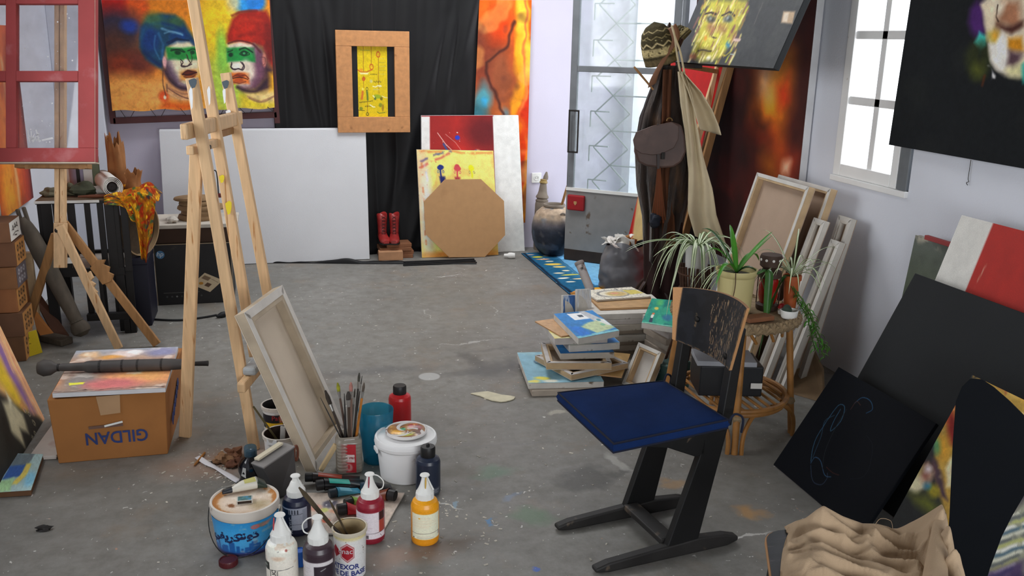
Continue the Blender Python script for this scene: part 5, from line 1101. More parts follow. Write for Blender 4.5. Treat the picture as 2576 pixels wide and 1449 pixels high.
def post(a, b, nm, w=.044, h=.026):
    MB().bar(a, b, w, h, wE).build(nm, m_pine, t, bevel=.004)
post(b1, T1, 'post'); post(b3, T3, 'post')
mast_b = lerp(Pm, Tm, .17); post(mast_b + lE * .028, Tm + lE * .028, 'mast', .044, .026)
rl = PN(507, 385, P1, wE) + wE * .03; MB().bar(rl + lE * .03, V(*G(466, 1098)[:2], .0), .050, .026, wE).build('rear_leg', m_pine, t, bevel=.004)
zc_ = PN(492, 328, P1, wE)[2]
def onpost(z): return lerp(P1, T1, z / T1[2])
c0 = onpost(zc_) + lE * .04
MB().bar(c0 - wE * .07, c0 + wE * .60, .030, .060).build('crossbar', m_pine, t, bevel=.006)
c1 = onpost(zc_ - .075) + lE * .045
MB().bar(c1 - wE * .03, c1 + wE * .30, .030, .034).build('hinge_block', m_pine, t, bevel=.004)
MB().bar(onpost(zc_ - .05) + lE * .06 + wE * .3, onpost(zc_ - .05) + lE * .06 + wE * .58, .024, .03).build('hinge_block', m_pine_dark, t, bevel=.004)
for s in (.0, .27): MB().lathe([(.010, 0), (.010, .010), (.005, .014), (.001, .014)], c1 - wE * .006 + wE * s - lE * (-.016), 12, axis=lE * -1 + V(0, 0, 0)).build('bolt', m_steel_dark, t, smooth=True)
MB().lathe([(.009, 0), (.009, .016), (.001, .016)], c1 + wE * .1 - lE * .02 + V(0, -.0, .0), 12, axis=-lE).build('bolt', m_steel_dark, t)
ztr = PN(603, 935, P1, wE)[2]; q0 = onpost(ztr) - lE * .03
MB().bar(q0 - wE * .11 - V(0, 0, .03), q0 + wE * .56 - V(0, 0, .03), .034, .045).build('tray', m_pine, t, bevel=.008)
MB().bar(q0 - wE * .035 - lE * .012 + V(0, 0, .012), q0 + wE * .45 - lE * .012 + V(0, 0, .012), .055, .034).build('paint_caked_ledge', M('caked_paint', (150, 154, 156), .5, var=.25, scale=14, rgb2=(222, 222, 216), amt=.45, scale2=12), t, bevel=.01)
m_yel = M('yellow_paint_mark', (222, 200, 40), .6); m_wsp = M('white_paint_mark', (226, 228, 230), .6)
def daub(px, py, w, h, mt, bp, ang=0.0):
    c = PN(px, py, bp, wE) - wE * .0235; e = unit(np.cross(wE, V(0, 0, 1)))
    pts = [c + e * (w * math.cos(a) * (1 + .3 * math.sin(3 * a))) + V(0, 0, h * math.sin(a) * (1 + .25 * math.sin(2 * a + 1))) for a in np.linspace(0, 2 * PI, 12, endpoint=False)]
    MB().prism(pts, -wE * .0015).build('paint_mark', mt, t)
daub(563, 448, .010, .02, m_yel, Pm); daub(580, 520, .012, .035, m_yel, Pm); daub(487, 246, .006, .05, m_wsp, P1); daub(531, 240, .006, .045, m_wsp, Pm); daub(569, 240, .006, .04, m_wsp, P3); daub(579, 284, .010, .018, m_wsp, P3)
for bp, x, y in ((P1, 487, 205), (P3, 568, 208)): daub(x + 4, y + 4, .014, .022, M('slate_paint', (70, 82, 92), .6), bp)

# ---- stretched canvas seen from behind, leaning beside the easel
wq = unit(V(.36, .933, 0)); BLc = G(795, 1188) * V(1, 1, 0) + V(0, 0, .002); TLc = PN(613, 787, BLc, wq); WQ = .42
BRc = BLc + wq * WQ; TRc = TLc + wq * WQ
m_foldc = M('primed_fold', (206, 200, 192), .85, var=.08, scale=14)
stretcher_back('stretched_canvas', 'stretched canvas seen from behind, leaning beside the tall easel', TLc, TRc, BRc, BLc, .042, .055, M('aged_stretcher', (176, 160, 138), .75, var=.15, scale=10), m_canvas_raw, fold=m_foldc)
a = G(806, 1186); b = PF(845, 1118, a)
o = MB().bar(a + V(0, -.02, .014), V(b[0], b[1] - .0, b[2]), .022, .018).build('wood_batten', M('pale_batten', (196, 172, 132), .7, var=.12), bevel=.003); tag(o, 'short pale wooden batten leaning on the canvas beside the brush jar', 'batten')

# painted vessels
def plathe(name, prof, c, cv, mat, parent, k=1.0, sq=0.0):
    c = np.array(c, float); pr = np.array(prof); L_ = np.concatenate([[0], np.cumsum(np.hypot(np.diff(pr[:, 0]), np.diff(pr[:, 1])))]); L_ /= L_[-1]
    def fn(u, v):
        r = np.interp(v, L_, pr[:, 0]); z = np.interp(v, L_, pr[:, 1]); a = (u - .5) * 2 * PI; kk = 1.0
        if sq: kk = (np.abs(np.cos(a)) ** sq + np.abs(np.sin(a)) ** sq) ** (-1.0 / sq)
        x = -np.cos(a) * r * kk; y = np.sin(a) * r * kk
        return np.stack([c[0] + fh[0] * x + rr[0] * y, c[1] + fh[1] * x + rr[1] * y, c[2] + z], 1)
    return painted(name, fn, cv, mat, parent, k)
def oncyl(c, r, z0, off=.0008):
    return lambda x, y: np.array(c) + (-fh * math.cos(x / r) + rr * math.sin(x / r)) * (r + off) + V(0, 0, z0 + y)
m_capw = M('white_cap_plastic', (236, 236, 232), .4, var=.03, rgb2=(190, 186, 190), amt=.36, scale2=20)
BODY = [None]
def acrylic_bottle(label, px, py, hw, tip_py, cv, loop=0, drip=None, nm='paint_bottle'):
    """squeeze bottle: painted body, octagonal white collar, cone and nozzle lip. py = front of the foot"""
    c = G(px, py); r = rad(hw, c); c = base(px, py, r); r = rad(hw, c); H = zat(c, px, tip_py)
    t = thing(nm, label, 'bottle', c, 'squeeze bottles of acrylic paint')
    hb = H * .66; sh = hb - r * .62
    prof = [(r * .52, hb), (r * .62, hb - .004), (r * .86, hb - r * .22), (r * .98, sh + r * .12), (r, sh), (r, .012), (r * .96, .003), (r * .9, 0)]
    bd_ = plathe('body', prof, c, cv, PAINT_GLOSS, t, 1.35); BODY[0] = bd_
    rc = r * .66
    cp_ = MB().lathe([(rc, hb - .002), (rc, hb + r * .40), (rc * .93, hb + r * .46)], c, 12).build('cap', m_capw, t, bevel=.0012)
    MB().lathe([(rc * .92, hb + r * .45), (rc * .74, hb + r * .66), (rc * .52, hb + r * 1.0), (rc * .38, H - r * .42), (rc * .32, H - r * .14)], c, 24).build('cone', m_capw, cp_, smooth=True)
    MB().lathe([(rc * .32, H - r * .17), (rc * .50, H - r * .09), (rc * .54, H - .003), (rc * .48, H), (rc * .16, H)], c, 20).build('nozzle', m_capw, cp_, smooth=True)
    if loop:
        e = rr * loop; p0 = c + V(0, 0, H - .004); MB().tube(spline([p0 + e * rc * .3, p0 + e * rc * .9 - V(0, 0, .004), p0 + e * rc * 1.45 - V(0, 0, r * .5), p0 + e * rc * 1.35 - V(0, 0, r * 1.0), p0 + e * rc * .95 - V(0, 0, r * 1.15)], 5), .0022, 6).build('cap_strap', m_capw, cp_, smooth=True)
    else:
        e = rr; p0 = c - fh * rc * .3 + V(0, 0, H - .006); MB().tube(spline([p0 + e * rc * .3, p0 + e * rc * .62 - V(0, 0, r * .5), p0 + e * rc * .95 - V(0, 0, r * .95)], 5), .003, 6).build('cap_strap', m_capw, cp_, smooth=True)
    if drip is not None:
        a = c - fh * rc * .42 + rr * drip[1] * r + V(0, 0, H - r * .12)
        MB().tube([a, a - fh * rc * .2 - V(0, 0, r * .4), a - fh * rc * .42 - V(0, 0, r * .72)], [.002, .0028, .0018], 6).build('paint_drip', M('drip_paint', drip[0], .4), cp_)
    return t, c, r, H
def bottle_cv(body):
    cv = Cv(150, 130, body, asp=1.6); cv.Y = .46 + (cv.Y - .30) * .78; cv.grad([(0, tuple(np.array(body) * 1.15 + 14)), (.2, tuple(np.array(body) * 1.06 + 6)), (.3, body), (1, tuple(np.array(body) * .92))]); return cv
# u = .5 faces the camera; visible half spans about .26 - .74
def bars(cv, u0, u1, v0, v1, n, col, wd=.004):
    for i in range(n):
        v = v0 + (v1 - v0) * (i + .5) / n; cv.stroke([(u0, v), (u0 + (u1 - u0) * (.6 + .4 * RNG.rand()), v)], wd, col, .5, .6)
cv = bottle_cv((30, 34, 58)); cv.rect(.30, .44, .66, .86, (170, 174, 186)); cv.rect(.25, .47, .44, .86, (24, 28, 50)); cv.rect(.44, .555, .475, 1.0, (30, 40, 60))
for i in range(4): cv.rect(.445 + .032 * i, .47, .458 + .032 * i, .55, (30, 34, 46))
cv.stroke([(.45, .57), (.66, .54)], .006, (20, 24, 40)); cv.stroke([(.4, .76), (.66, .745)], .006, (20, 24, 40)); cv.rect(.60, .47, .66, .72, (150, 156, 170)); cv.ell(.33, .53, .04, .02, (70, 80, 110), .6)
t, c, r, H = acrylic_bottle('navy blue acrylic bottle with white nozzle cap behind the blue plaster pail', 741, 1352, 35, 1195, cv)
m_letw = M('pale_print', (190, 196, 204), .5); m_letd = M('dark_print_ink', (34, 36, 36), .5)
f = oncyl(c, r, H * .21); lettering('ACRYLIC', lambda x, y: f(-y - r * .22, x), .0155, m_letw, BODY[0], 'lettering', .0004)
cv = bottle_cv((222, 216, 204)); cv.blotch((190, 170, 150), .64, 9, .5, mask=(cv.Y < .6)); cv.rect(.28, .545, .40, .66, (36, 40, 36)); cv.stroke([(.28, .665), (.66, .635)], .007, (40, 40, 40)); cv.stroke([(.28, .87), (.66, .85)], .007, (40, 40, 40)); cv.rect(.405, .66, .415, 1, (60, 60, 58)); cv.rect(.485, .66, .495, 1, (60, 60, 58)); cv.ell(.59, .36, .012, .018, (150, 56, 40), .5, tex=.8); cv.stroke([(.5, .37), (.51, .36)], .008, (80, 80, 80)); cv.ell(.5, .47, .06, .03, (196, 160, 130), 1, a=.6); cv.ell(.34, .6, .03, .015, (140, 150, 140), .6)
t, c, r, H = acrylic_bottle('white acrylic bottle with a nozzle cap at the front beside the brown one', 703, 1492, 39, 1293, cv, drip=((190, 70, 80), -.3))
f = oncyl(c, r, H * .17); lettering('ACRYLIC', lambda x, y: f(-y - r * .30, x), .019, m_letd, BODY[0], 'lettering', .0004)
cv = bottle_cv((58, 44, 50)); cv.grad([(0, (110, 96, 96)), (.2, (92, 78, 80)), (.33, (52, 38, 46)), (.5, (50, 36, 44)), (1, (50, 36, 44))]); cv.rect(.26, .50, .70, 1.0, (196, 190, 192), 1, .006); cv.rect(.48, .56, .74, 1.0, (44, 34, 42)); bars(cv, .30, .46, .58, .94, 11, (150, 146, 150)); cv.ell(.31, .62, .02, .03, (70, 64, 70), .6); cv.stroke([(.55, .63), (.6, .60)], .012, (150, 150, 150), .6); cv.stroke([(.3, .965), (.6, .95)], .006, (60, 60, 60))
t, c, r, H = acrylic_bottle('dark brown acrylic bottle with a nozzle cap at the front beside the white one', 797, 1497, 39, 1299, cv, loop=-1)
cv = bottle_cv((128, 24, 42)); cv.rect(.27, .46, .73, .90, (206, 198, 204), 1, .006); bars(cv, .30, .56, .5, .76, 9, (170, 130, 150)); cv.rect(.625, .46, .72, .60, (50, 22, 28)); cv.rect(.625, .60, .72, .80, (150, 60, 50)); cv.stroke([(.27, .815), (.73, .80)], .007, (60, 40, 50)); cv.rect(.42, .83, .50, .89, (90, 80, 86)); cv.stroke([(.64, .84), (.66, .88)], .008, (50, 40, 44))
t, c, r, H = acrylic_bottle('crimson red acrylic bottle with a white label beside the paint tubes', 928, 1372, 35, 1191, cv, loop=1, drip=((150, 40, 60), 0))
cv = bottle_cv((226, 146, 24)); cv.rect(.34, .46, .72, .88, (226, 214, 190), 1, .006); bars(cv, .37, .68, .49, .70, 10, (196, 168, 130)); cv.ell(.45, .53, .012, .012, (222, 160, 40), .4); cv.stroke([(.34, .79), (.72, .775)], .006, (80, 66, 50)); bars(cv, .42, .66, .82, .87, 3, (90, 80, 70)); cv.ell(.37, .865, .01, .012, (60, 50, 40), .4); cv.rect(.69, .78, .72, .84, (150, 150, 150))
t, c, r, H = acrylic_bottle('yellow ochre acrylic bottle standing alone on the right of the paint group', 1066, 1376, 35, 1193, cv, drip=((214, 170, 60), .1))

# bottles with dark screw caps
def cap_bottle(label, px, py, hw, top_py, rgb, caprgb, cvx=None, knob=False):
    c = base(px, py, rad(hw, G(px, py))); r = rad(hw, c); H = zat(c, px, top_py); t = thing('screw_cap_bottle', label, 'bottle', c)
    hb = H * .80; cv = bottle_cv(rgb) if cvx is None else cvx
    plathe('body', [(r * .5, hb), (r * .66, hb - .003), (r * .92, hb - r * .24), (r, hb - r * .5), (r, .010), (r * .93, 0)], c, cv, PAINT_GLOSS, t, 1.3)
    m = M('cap_plastic_%s' % label[:4], caprgb, .45, var=.1); MB().lathe([(r * .56, hb - .004), (r * .60, hb), (r * .60, H - .006), (r * .54, H), (0.001, H)], c, 24, cap1=False).build('cap', m, t, smooth=True)
    if knob: MB().lathe([(r * .14, H), (r * .14, H + .008), (r * .08, H + .011), (.001, H + .011)], c, 12, cap1=False).build('cap_tip', m, t, smooth=True)
    return t, c, r, H
cap_bottle('bright red paint bottle with a black cap behind the white bucket', 1003, 1075, 28, 969, (178, 28, 34), (36, 34, 36))
cv = bottle_cv((32, 40, 58)); cv.rect(.5, .84, .7, 1, (60, 66, 76)); bars(cv, .56, .68, .86, .94, 3, (170, 170, 176), .012)
cap_bottle('dark blue-black ink bottle with a black cap before the white bucket', 1074, 1252, 31, 1122, (32, 40, 58), (30, 30, 32), cv, True)

# ---- blue printed plaster pail
c = base(601, 1402, .10); r1 = rad(72, c); c = base(601, 1402, r1); r2 = rad(84, c); zr = zat(c, 598, 1252)
t = thing('plaster_pail', 'blue printed plaster pail with a dusty white lid in the foreground', 'pail', c)
cv = Cv(230, 110, (40, 120, 180), asp=3.4, wob=.01); cv.grad([(0, (36, 130, 190)), (.3, (56, 150, 206)), (.55, (70, 160, 214)), (.78, (70, 150, 206)), (.88, (40, 80, 140)), (.93, (34, 34, 70)), (1, (40, 26, 54))])
x = .1
while x < .9:
    w = .010 + .022 * RNG.rand(); h = .10 + .22 * RNG.rand() ** 1.5; cv.rect(x, .84 - h, x + w, .90, (30, 84, 150), .9, .004); x += w * (.7 + .8 * RNG.rand())
cv.rect(0, .87, 1, .905, (40, 60, 120)); cv.rect(0, .90, 1, .905, (120, 110, 150)); bars(cv, .34, .46, .93, .97, 1, (120, 110, 150), .01); bars(cv, .5, .58, .93, .97, 1, (150, 140, 170), .01)
cv.ell(.62, .14, .05, .06, (130, 120, 110), .6, tex=.6); cv.ell(.59, .15, .02, .06, (206, 90, 90), .4); cv.ell(.59, .15, .013, .04, (150, 120, 120), .4); cv.stroke([(.63, .16), (.68, .08)], .05, (190, 120, 110), .8, .7); cv.blotch((200, 190, 180), .7, 6, .4)
zt = zr - .036; r2b = lerp(r1, r2, .80)
plathe('body', [(r2b, zt), (lerp(r1, r2b, .5), zt / 2), (r1, .004), (r1 * .97, 0)], c, cv, PAINT_GLOSS, t, 1.3); pbd = t.children[-1]
m_pailw = M('grubby_white_plastic', (214, 206, 196), .45, var=.06, rgb2=(140, 110, 90), amt=.34, scale2=16)
MB().lathe([(r2b - .003, zt - .004), (r2 - .006, zt - .002), (r2, zt + .008), (r2, zr - .016), (r2 * .985, zr), (r2 * .93, zr + .001), (r2 * .915, zr - .004)], c, 48, cap0=False, cap1=False).build('rim', m_pailw, t, smooth=True)
cvl = Cv(60, 60, (206, 184, 160), wob=.05);
d_ = np.hypot(cvl.X - .5, cvl.Y - .5); cvl.mix(np.clip((d_ - .40) / .04, 0, 1), (176, 120, 70)); cvl.ell(.5, .5, .36, .36, (214, 196, 178), .3); cvl.ell(.36, .68, .09, .06, (130, 86, 56), .4, tex=.6); cvl.blotch((230, 220, 206), .58, 7, .7); cvl.ell(.75, .6, .14, .14, (150, 130, 90), 1, a=.6)
RL = r2 * .915
def lid(u, v):
    a = u * 2 * PI; r_ = RL * v; z = zr - .010 + .006 * (np.clip(v - .88, 0, 1) / .12); return np.stack([c[0] + rr[0] * r_ * np.cos(a) + fh[0] * r_ * np.sin(a), c[1] + rr[1] * r_ * np.cos(a) + fh[1] * r_ * np.sin(a), z + 0 * a], 1)
cw = Cv(72, 30, (0, 0, 0)); A_ = np.linspace(0, 2 * PI, 72)[None, :]; R_ = np.linspace(0, .5, 30)[:, None]; ix = np.clip(((.5 + R_ * np.cos(A_)) * 59).astype(int), 0, 59); iy = np.clip(((.5 - R_ * np.sin(A_)) * 59).astype(int), 0, 59); cw.a = cvl.a[iy, ix]
painted('lid', lid, cw, PAINT_MATTE, t, 1.15)
def arabic(s): return s[::-1]
w1 = arabic('\uFEDB\uFEEE\uFEFB'); w2 = arabic('\uFEDB\uFEAE\uFEF3\uFED4\uFEF2')
fz = zt * .56
m_arab = M('dark_blue_lettering', (26, 40, 84), .5)
f = oncyl(c, lerp(r1, r2b, .55) + .001, fz, .0012)
lettering(w2, lambda x, y: f(x - r1 * .44, y - .002), .040, m_arab, pbd, 'lettering', .0017, 1.2)
lettering(w1, lambda x, y: f(x + r1 * .40, y + .008), .040, m_arab, pbd, 'lettering', .0017, 1.2)
# wire bail hanging down across the front
bl = [];
for i in range(25):
    a = PI * i / 24; bl.append(c - rr * (r2 + .006) * math.cos(a) - fh * (r2 + .010) * math.sin(a) * 1.0 + V(0, 0, zr - .03 - .125 * math.sin(a)))
MB().tube(bl, .0016, 6).build('wire_handle', m_steel_dark, t, smooth=True)
for s in (-1, 1): MB().lathe([(.008, 0), (.008, .008)], c + rr * s * (r2 - .002) + V(0, 0, zr - .03), 12, axis=rr * s).build('handle_lug', m_pailw, t)
PZ = zr - .009; pc_ = c
# tube of glue and match box lying on the lid
def paint_tube(label, a, b, r, rgb, caprgb, caplen=.03, name='paint_tube', group='paint tubes', printrgb=None, endrgb=None, floor=0.0):
    """a: cap end, b: crimped end (world, on the support plane)"""
    a = np.array(a, float); b = np.array(b, float); d = unit(b - a); L_ = np.linalg.norm(b - a); s = unit(np.cross(d, V(0, 0, 1))); n = np.cross(s, d); n = n if n[2] > 0 else -n
    t = thing(name, label, 'paint tube', lerp(a, b, .5), group)
    def fn(u, v):
        w = v; rx = r * (1 + .18 * w); rz = r * (1 - .86 * w); zc2 = lerp(r, r * .14 + .001, w)
        an = u * 2 * PI; return a + d * (caplen + (L_ - caplen) * v) + s * rx * math.cos(an) + n * (zc2 + rz * math.sin(an))
    mt = M('tube_' + label[:18], rgb, .35, var=.08)
    MB().grid(fn, 20, 12, cu=True).build('tube', mt, t, smooth=True)
    MB().bar(b - d * .008 + n * (r * .14 + .001), b + n * (r * .14 + .001), r * 2.36, .003, n).build('crimp', mt if endrgb is None else M('crimp_' + label[:16], endrgb, .4), t)
    MB().lathe([(r * .82, 0), (r * .86, .003), (r * .86, caplen - .002), (r * .6, caplen)], a + n * r, 16, axis=d).build('cap', M('cap_' + label[:16], caprgb, .45), t, smooth=True)
    if printrgb is not None:
        def fb(u, v): an = PI * (.22 + .56 * u); p = fn(an / (2 * PI), .12 + .5 * v); return p + n * .0008
        MB().grid(fb, 8, 6).build('label_band', M('band_' + label[:16], printrgb, .4, var=.1), t, smooth=True)
    if endrgb is not None:
        def fe(u, v): an = 2 * PI * u; p = fn(u, .72 + .28 * v); m_ = a + d * (caplen + (L_ - caplen) * (.72 + .28 * v)) + n * lerp(r, r * .14, .72 + .28 * v); return p + unit(p - m_) * .0008
        MB().grid(fe, 20, 5, cu=True).build('end_band', M('end_' + label[:16], endrgb, .4), t, smooth=True)
    return t
pA = G(560, 1246, PZ); pB = G(668, 1224, PZ); dT = unit(pB - pA); LT = np.linalg.norm(pB - pA); sT = unit(np.cross(dT, V(0, 0, 1)))
t = thing('glue_tube', 'white glue tube with a dark green base lying on the dusty pail lid', 'tube', lerp(pA, pB, .5))
def gtube(v0, v1, k0=1.0):
    def fn(u, v):
        w = v0 + (v1 - v0) * v; rx = np.interp(w, [0, .22, .45, .8, 1], [.006, .010, .019, .026, .029]) * k0; rz = np.interp(w, [0, .22, .45, .8, 1], [.006, .010, .018, .020, .008]) * k0; a = u * 2 * PI
        return pA + dT * LT * w + sT * rx * math.cos(a) + V(0, 0, .003 + rz * (1 + math.sin(a)))
    return fn
MB().grid(gtube(.2, .80), 22, 12, cu=True).build('tube', M('white_tube_plastic', (214, 210, 198), .4, var=.05), t, smooth=True)
MB().grid(gtube(.78, 1.0, 1.02), 22, 6, cu=True).build('green_base', M('dark_green_band', (38, 50, 38), .4), t, smooth=True)
MB().grid(gtube(.0, .22, 1.05), 16, 5, cu=True).build('nozzle', M('dark_nozzle', (40, 44, 50), .4), t, smooth=True)
MB().grid(lambda u, v: gtube(.5, .76)(.12 + .2 * u, v) + V(0, 0, .0006), 8, 6).build('printed_band', M('olive_print', (190, 184, 110), .5), t, smooth=True)
c_ = pA + dT * .02 - sT * .03; lump('putty_smear', 'grey putty smear beside the glue tube nozzle', 'putty', V(c_[0], c_[1], PZ + .004), (.035, .018, .010), M('grey_putty', (120, 118, 112), .7, var=.3, scale=30), .5, 9, 83, None, PZ + .0005)
mc = G(616, 1262, PZ); t = thing('matchbox', 'small matchbox with a blue and green lid lying on the pail lid', 'matchbox', mc)
rz_ = -YAW + .25; MB().box(mc + V(0, 0, .0065), (.052, .034, .013), rz_).build('sleeve', M('matchbox_card', (206, 204, 196), .7), t, bevel=.001)
MB().box(mc + V(0, 0, .0135), (.044, .028, .0008), rz_).build('picture', M('matchbox_print', (70, 120, 120), .5, var=.5, scale=60, rgb2=(50, 130, 170), amt=.5, scale2=50), t)
MB().box(mc + V(math.sin(rz_) * .0174, -math.cos(rz_) * .0174, .0065), (.046, .0008, .009), rz_).build('striker', m_rust, t)

# ---- white bucket with a painted lid palette
c = base(1014, 1222, .1); r1 = rad(64, c); c = base(1014, 1222, r1); r2 = rad(77, c); zr = zat(c, 1014, 1092)
t = thing('white_bucket', 'white plastic bucket with a lid standing beside the teal tumbler', 'bucket', c)
m_bw = M('white_bucket_plastic', (240, 240, 240), .4, var=.03, rgb2=(196, 190, 188), amt=.34, scale2=14)
MB().lathe([(r1 * .96, 0), (r1, .004), (lerp(r1, r2, .6), zr - .042), (r2 * .93, zr - .040), (r2 * .98, zr - .036), (r2, zr - .030), (r2, zr - .006), (r2 * .97, zr), (r2 * .93, zr), (r2 * .91, zr - .006), (.001, zr - .006)], c, 48, cap1=False).build('body', m_bw, t, smooth=True)
MB().lathe([(r2 * 1.005, zr - .024), (r2 * 1.015, zr - .020), (r2 * 1.005, zr - .016)], c, 48, cap0=False, cap1=False).build('rim_ridge', m_bw, t, smooth=True)
MB().prism([c - rr * r2 * .95 - fh * r2 * .25 + V(0, 0, zr - .034), c - rr * r2 * .80 - fh * r2 * .60 + V(0, 0, zr - .034), c - rr * r2 * .80 - fh * r2 * .60 + V(0, 0, zr - .05), c - rr * r2 * .95 - fh * r2 * .25 + V(0, 0, zr - .05)], (-rr - fh) * .006).build('pull_tab', m_bw, t, bevel=.002)
pc2 = G(1022, 1087, zr); pr_ = rad(52, pc2); pc2 = V(*pc2[:2], zr)
t = thing('round_palette', 'round lid used as a palette with smeared oil colours on the white bucket', 'palette', pc2)
MB().lathe([(pr_ * .96, 0), (pr_, .004), (pr_, .012), (pr_ * .97, .014), (pr_ * .93, .013), (pr_ * .9, .008), (.001, .008)], pc2, 36, cap1=False).build('rim', M('spattered_lid', (216, 212, 210), .4, var=.06, rgb2=(120, 70, 60), amt=.4, scale2=30), t, smooth=True)
cvl = Cv(60, 60, (130, 90, 50), wob=.1); cvl.ell(.25, .35, .3, .25, (150, 100, 40), .6); cvl.ell(.62, .2, .14, .1, (150, 30, 26), .5, tex=.6); cvl.ell(.75, .3, .14, .1, (120, 26, 26), .6, tex=.5); cvl.ell(.4, .45, .08, .07, (80, 150, 110), .5); cvl.ell(.5, .78, .2, .1, (170, 180, 80), .5, tex=.5); cvl.ell(.25, .65, .14, .1, (206, 150, 40), .6, tex=.5); cvl.ell(.8, .6, .14, .16, (110, 86, 80), .6); cvl.ell(.85, .78, .1, .08, (200, 180, 180), .6); cvl.ell(.3, .2, .12, .08, (90, 60, 40), .6); cvl.ell(.66, .66, .1, .06, (200, 200, 170), .5, tex=.6); cvl.blotch((60, 40, 34), .64, 8, .7); cvl.blotch((220, 190, 90), .7, 9, .7)
cw = Cv(60, 24, (0, 0, 0)); A_ = np.linspace(0, 2 * PI, 60)[None, :]; R_ = np.linspace(0, .49, 24)[:, None]; ix = np.clip(((.5 + R_ * np.cos(A_)) * 59).astype(int), 0, 59); iy = np.clip(((.5 - R_ * np.sin(A_)) * 59).astype(int), 0, 59); cw.a = cvl.a[iy, ix]
def lid2(u, v):
    a = u * 2 * PI; r_ = pr_ * .92 * v; z = pc2[2] + .0095 + .002 * np.sin(a * 3 + v * 6); return np.stack([pc2[0] + rr[0] * r_ * np.cos(a) + fh[0] * r_ * np.sin(a), pc2[1] + rr[1] * r_ * np.cos(a) + fh[1] * r_ * np.sin(a), z], 1)
painted('oil_smears', lid2, cw, PAINT_GLOSS, t, 1.4)

# ---- teal tumbler
c = base(943, 1172, .06); r1 = rad(33, c); c = base(943, 1172, r1); r2 = rad(43, c); H = zat(c, 943, 1028)
m_teal = glass_material('teal_plastic', tint=(.42, .76, .84), dust=(50, 150, 180), lo=.30, hi=.50, scale=8, rough=.2, gloss=.1)
o = MB().lathe([(.001, .004), (r1 * .9, .004), (r1 * .97, .008), (lerp(r1, r2, .5), H * .5), (r2 * .97, H - .002), (r2, H), (r2 * 1.015, H - .004), (lerp(r1, r2, .5) * 1.03, H * .5), (r1, .004), (r1 * .94, 0), (.001, 0)], c, 40, cap0=False, cap1=False).build('tumbler', m_teal, None, smooth=True, loc=c); tag(o, 'translucent teal plastic tumbler between the brush jar and white bucket', 'tumbler')

# ---- ribbed square jar of brushes
c = base(873, 1194, .045); r = rad(32, c); c = base(873, 1194, r); H = zat(c, 873, 1090)
t = thing('brush_jar', 'ribbed clear plastic jar with a red label holding paint brushes', 'jar', c)
m_jar = glass_material('cloudy_jar_plastic', tint=(.85, .84, .8), dust=(206, 198, 186), lo=.55, hi=.8, scale=10, rough=.15)
prof = [(r * .9, 0), (r, .006)]
nrib = 9
for i in range(nrib):
    z0 = .012 + (H * .86 - .012) * i / nrib; z1 = .012 + (H * .86 - .012) * (i + 1) / nrib; prof += [(r * .955, z0), (r * 1.0, lerp(z0, z1, .35)), (r * 1.0, lerp(z0, z1, .7)), (r * .955, z1)]
prof += [(r * .94, H * .88), (r * .8, H * .92), (r * .8, H), (r * .77, H), (r * .77, H * .92), (r * .9, H * .86), (r * .92, .012), (.001, .010)]
MB().lathe(prof, c, 32, sq=5.0, cap1=False).build('jar_body', m_jar, t, smooth=True, angle=50)
cv = Cv(40, 60, (170, 40, 48)); cv.rect(.08, .36, .9, .64, (214, 196, 192)); cv.stroke([(.15, .48), (.85, .48)], .07, (120, 40, 40), .6, .8, .35); bars(cv, .2, .8, .54, .62, 2, (160, 110, 110), .02); cv.ell(.5, .82, .25, .14, (196, 130, 128), .4); cv.ell(.5, .8, .08, .08, (170, 60, 64), .5); bars(cv, .2, .8, .08, .3, 4, (150, 30, 36), .02)
fr = -fh; ql = c + fr * (r * 1.012) - rr * r * .40; qr = c + fr * (r * 1.012) + rr * r * .74
painted('label', quadfn(V(*ql[:2], H * .84), V(*qr[:2], H * .84), V(*qr[:2], .010), V(*ql[:2], .010)), cv, PAINT_GLOSS, t, 1.25)
jz = H; jc = c; jr = r * .62
m_ferr = M('ferrule_metal', (160, 158, 154), .35, metal=.7, var=.1)
def brush(label, foot, tip, hr, tip_rgb, handle_rgb, bw=1.0, blen=.04, up='bristle'):
    foot = np.array(foot); tip = np.array(tip); d = unit(tip - foot); L_ = np.linalg.norm(tip - foot); t = thing('paint_brush', label, 'brush', foot, 'brushes in the square jar')
    S = lambda s: foot + d * s
    mh = M('handle_' + label[:16], handle_rgb, .5, var=.2, scale=20); mt = M('bristle_' + label[:16], tip_rgb, .8, var=.3, scale=60)
    if up == 'bristle':
        MB().tube([S(0), S(L_ * .3), S(L_ - blen - .03)], [hr * .7, hr, hr * .8], 8).build('handle', mh, t, smooth=True)
        MB().tube([S(L_ - blen - .03), S(L_ - blen)], [hr * .95, hr * 1.1 * bw], 10, flat=.7).build('ferrule', m_ferr, t, smooth=True)
        MB().tube([S(L_ - blen), S(L_ - blen * .5), S(L_)], [hr * 1.1 * bw, hr * 1.25 * bw, hr * .5 * bw], 10, flat=.6).build('bristles', mt, t, smooth=True)
    else:
        MB().tube([S(0), S(L_ * .5), S(L_ * .8), S(L_)], [hr * .8, hr, hr * .8, hr * .35], 8).build('handle', mh, t, smooth=True)
    return t
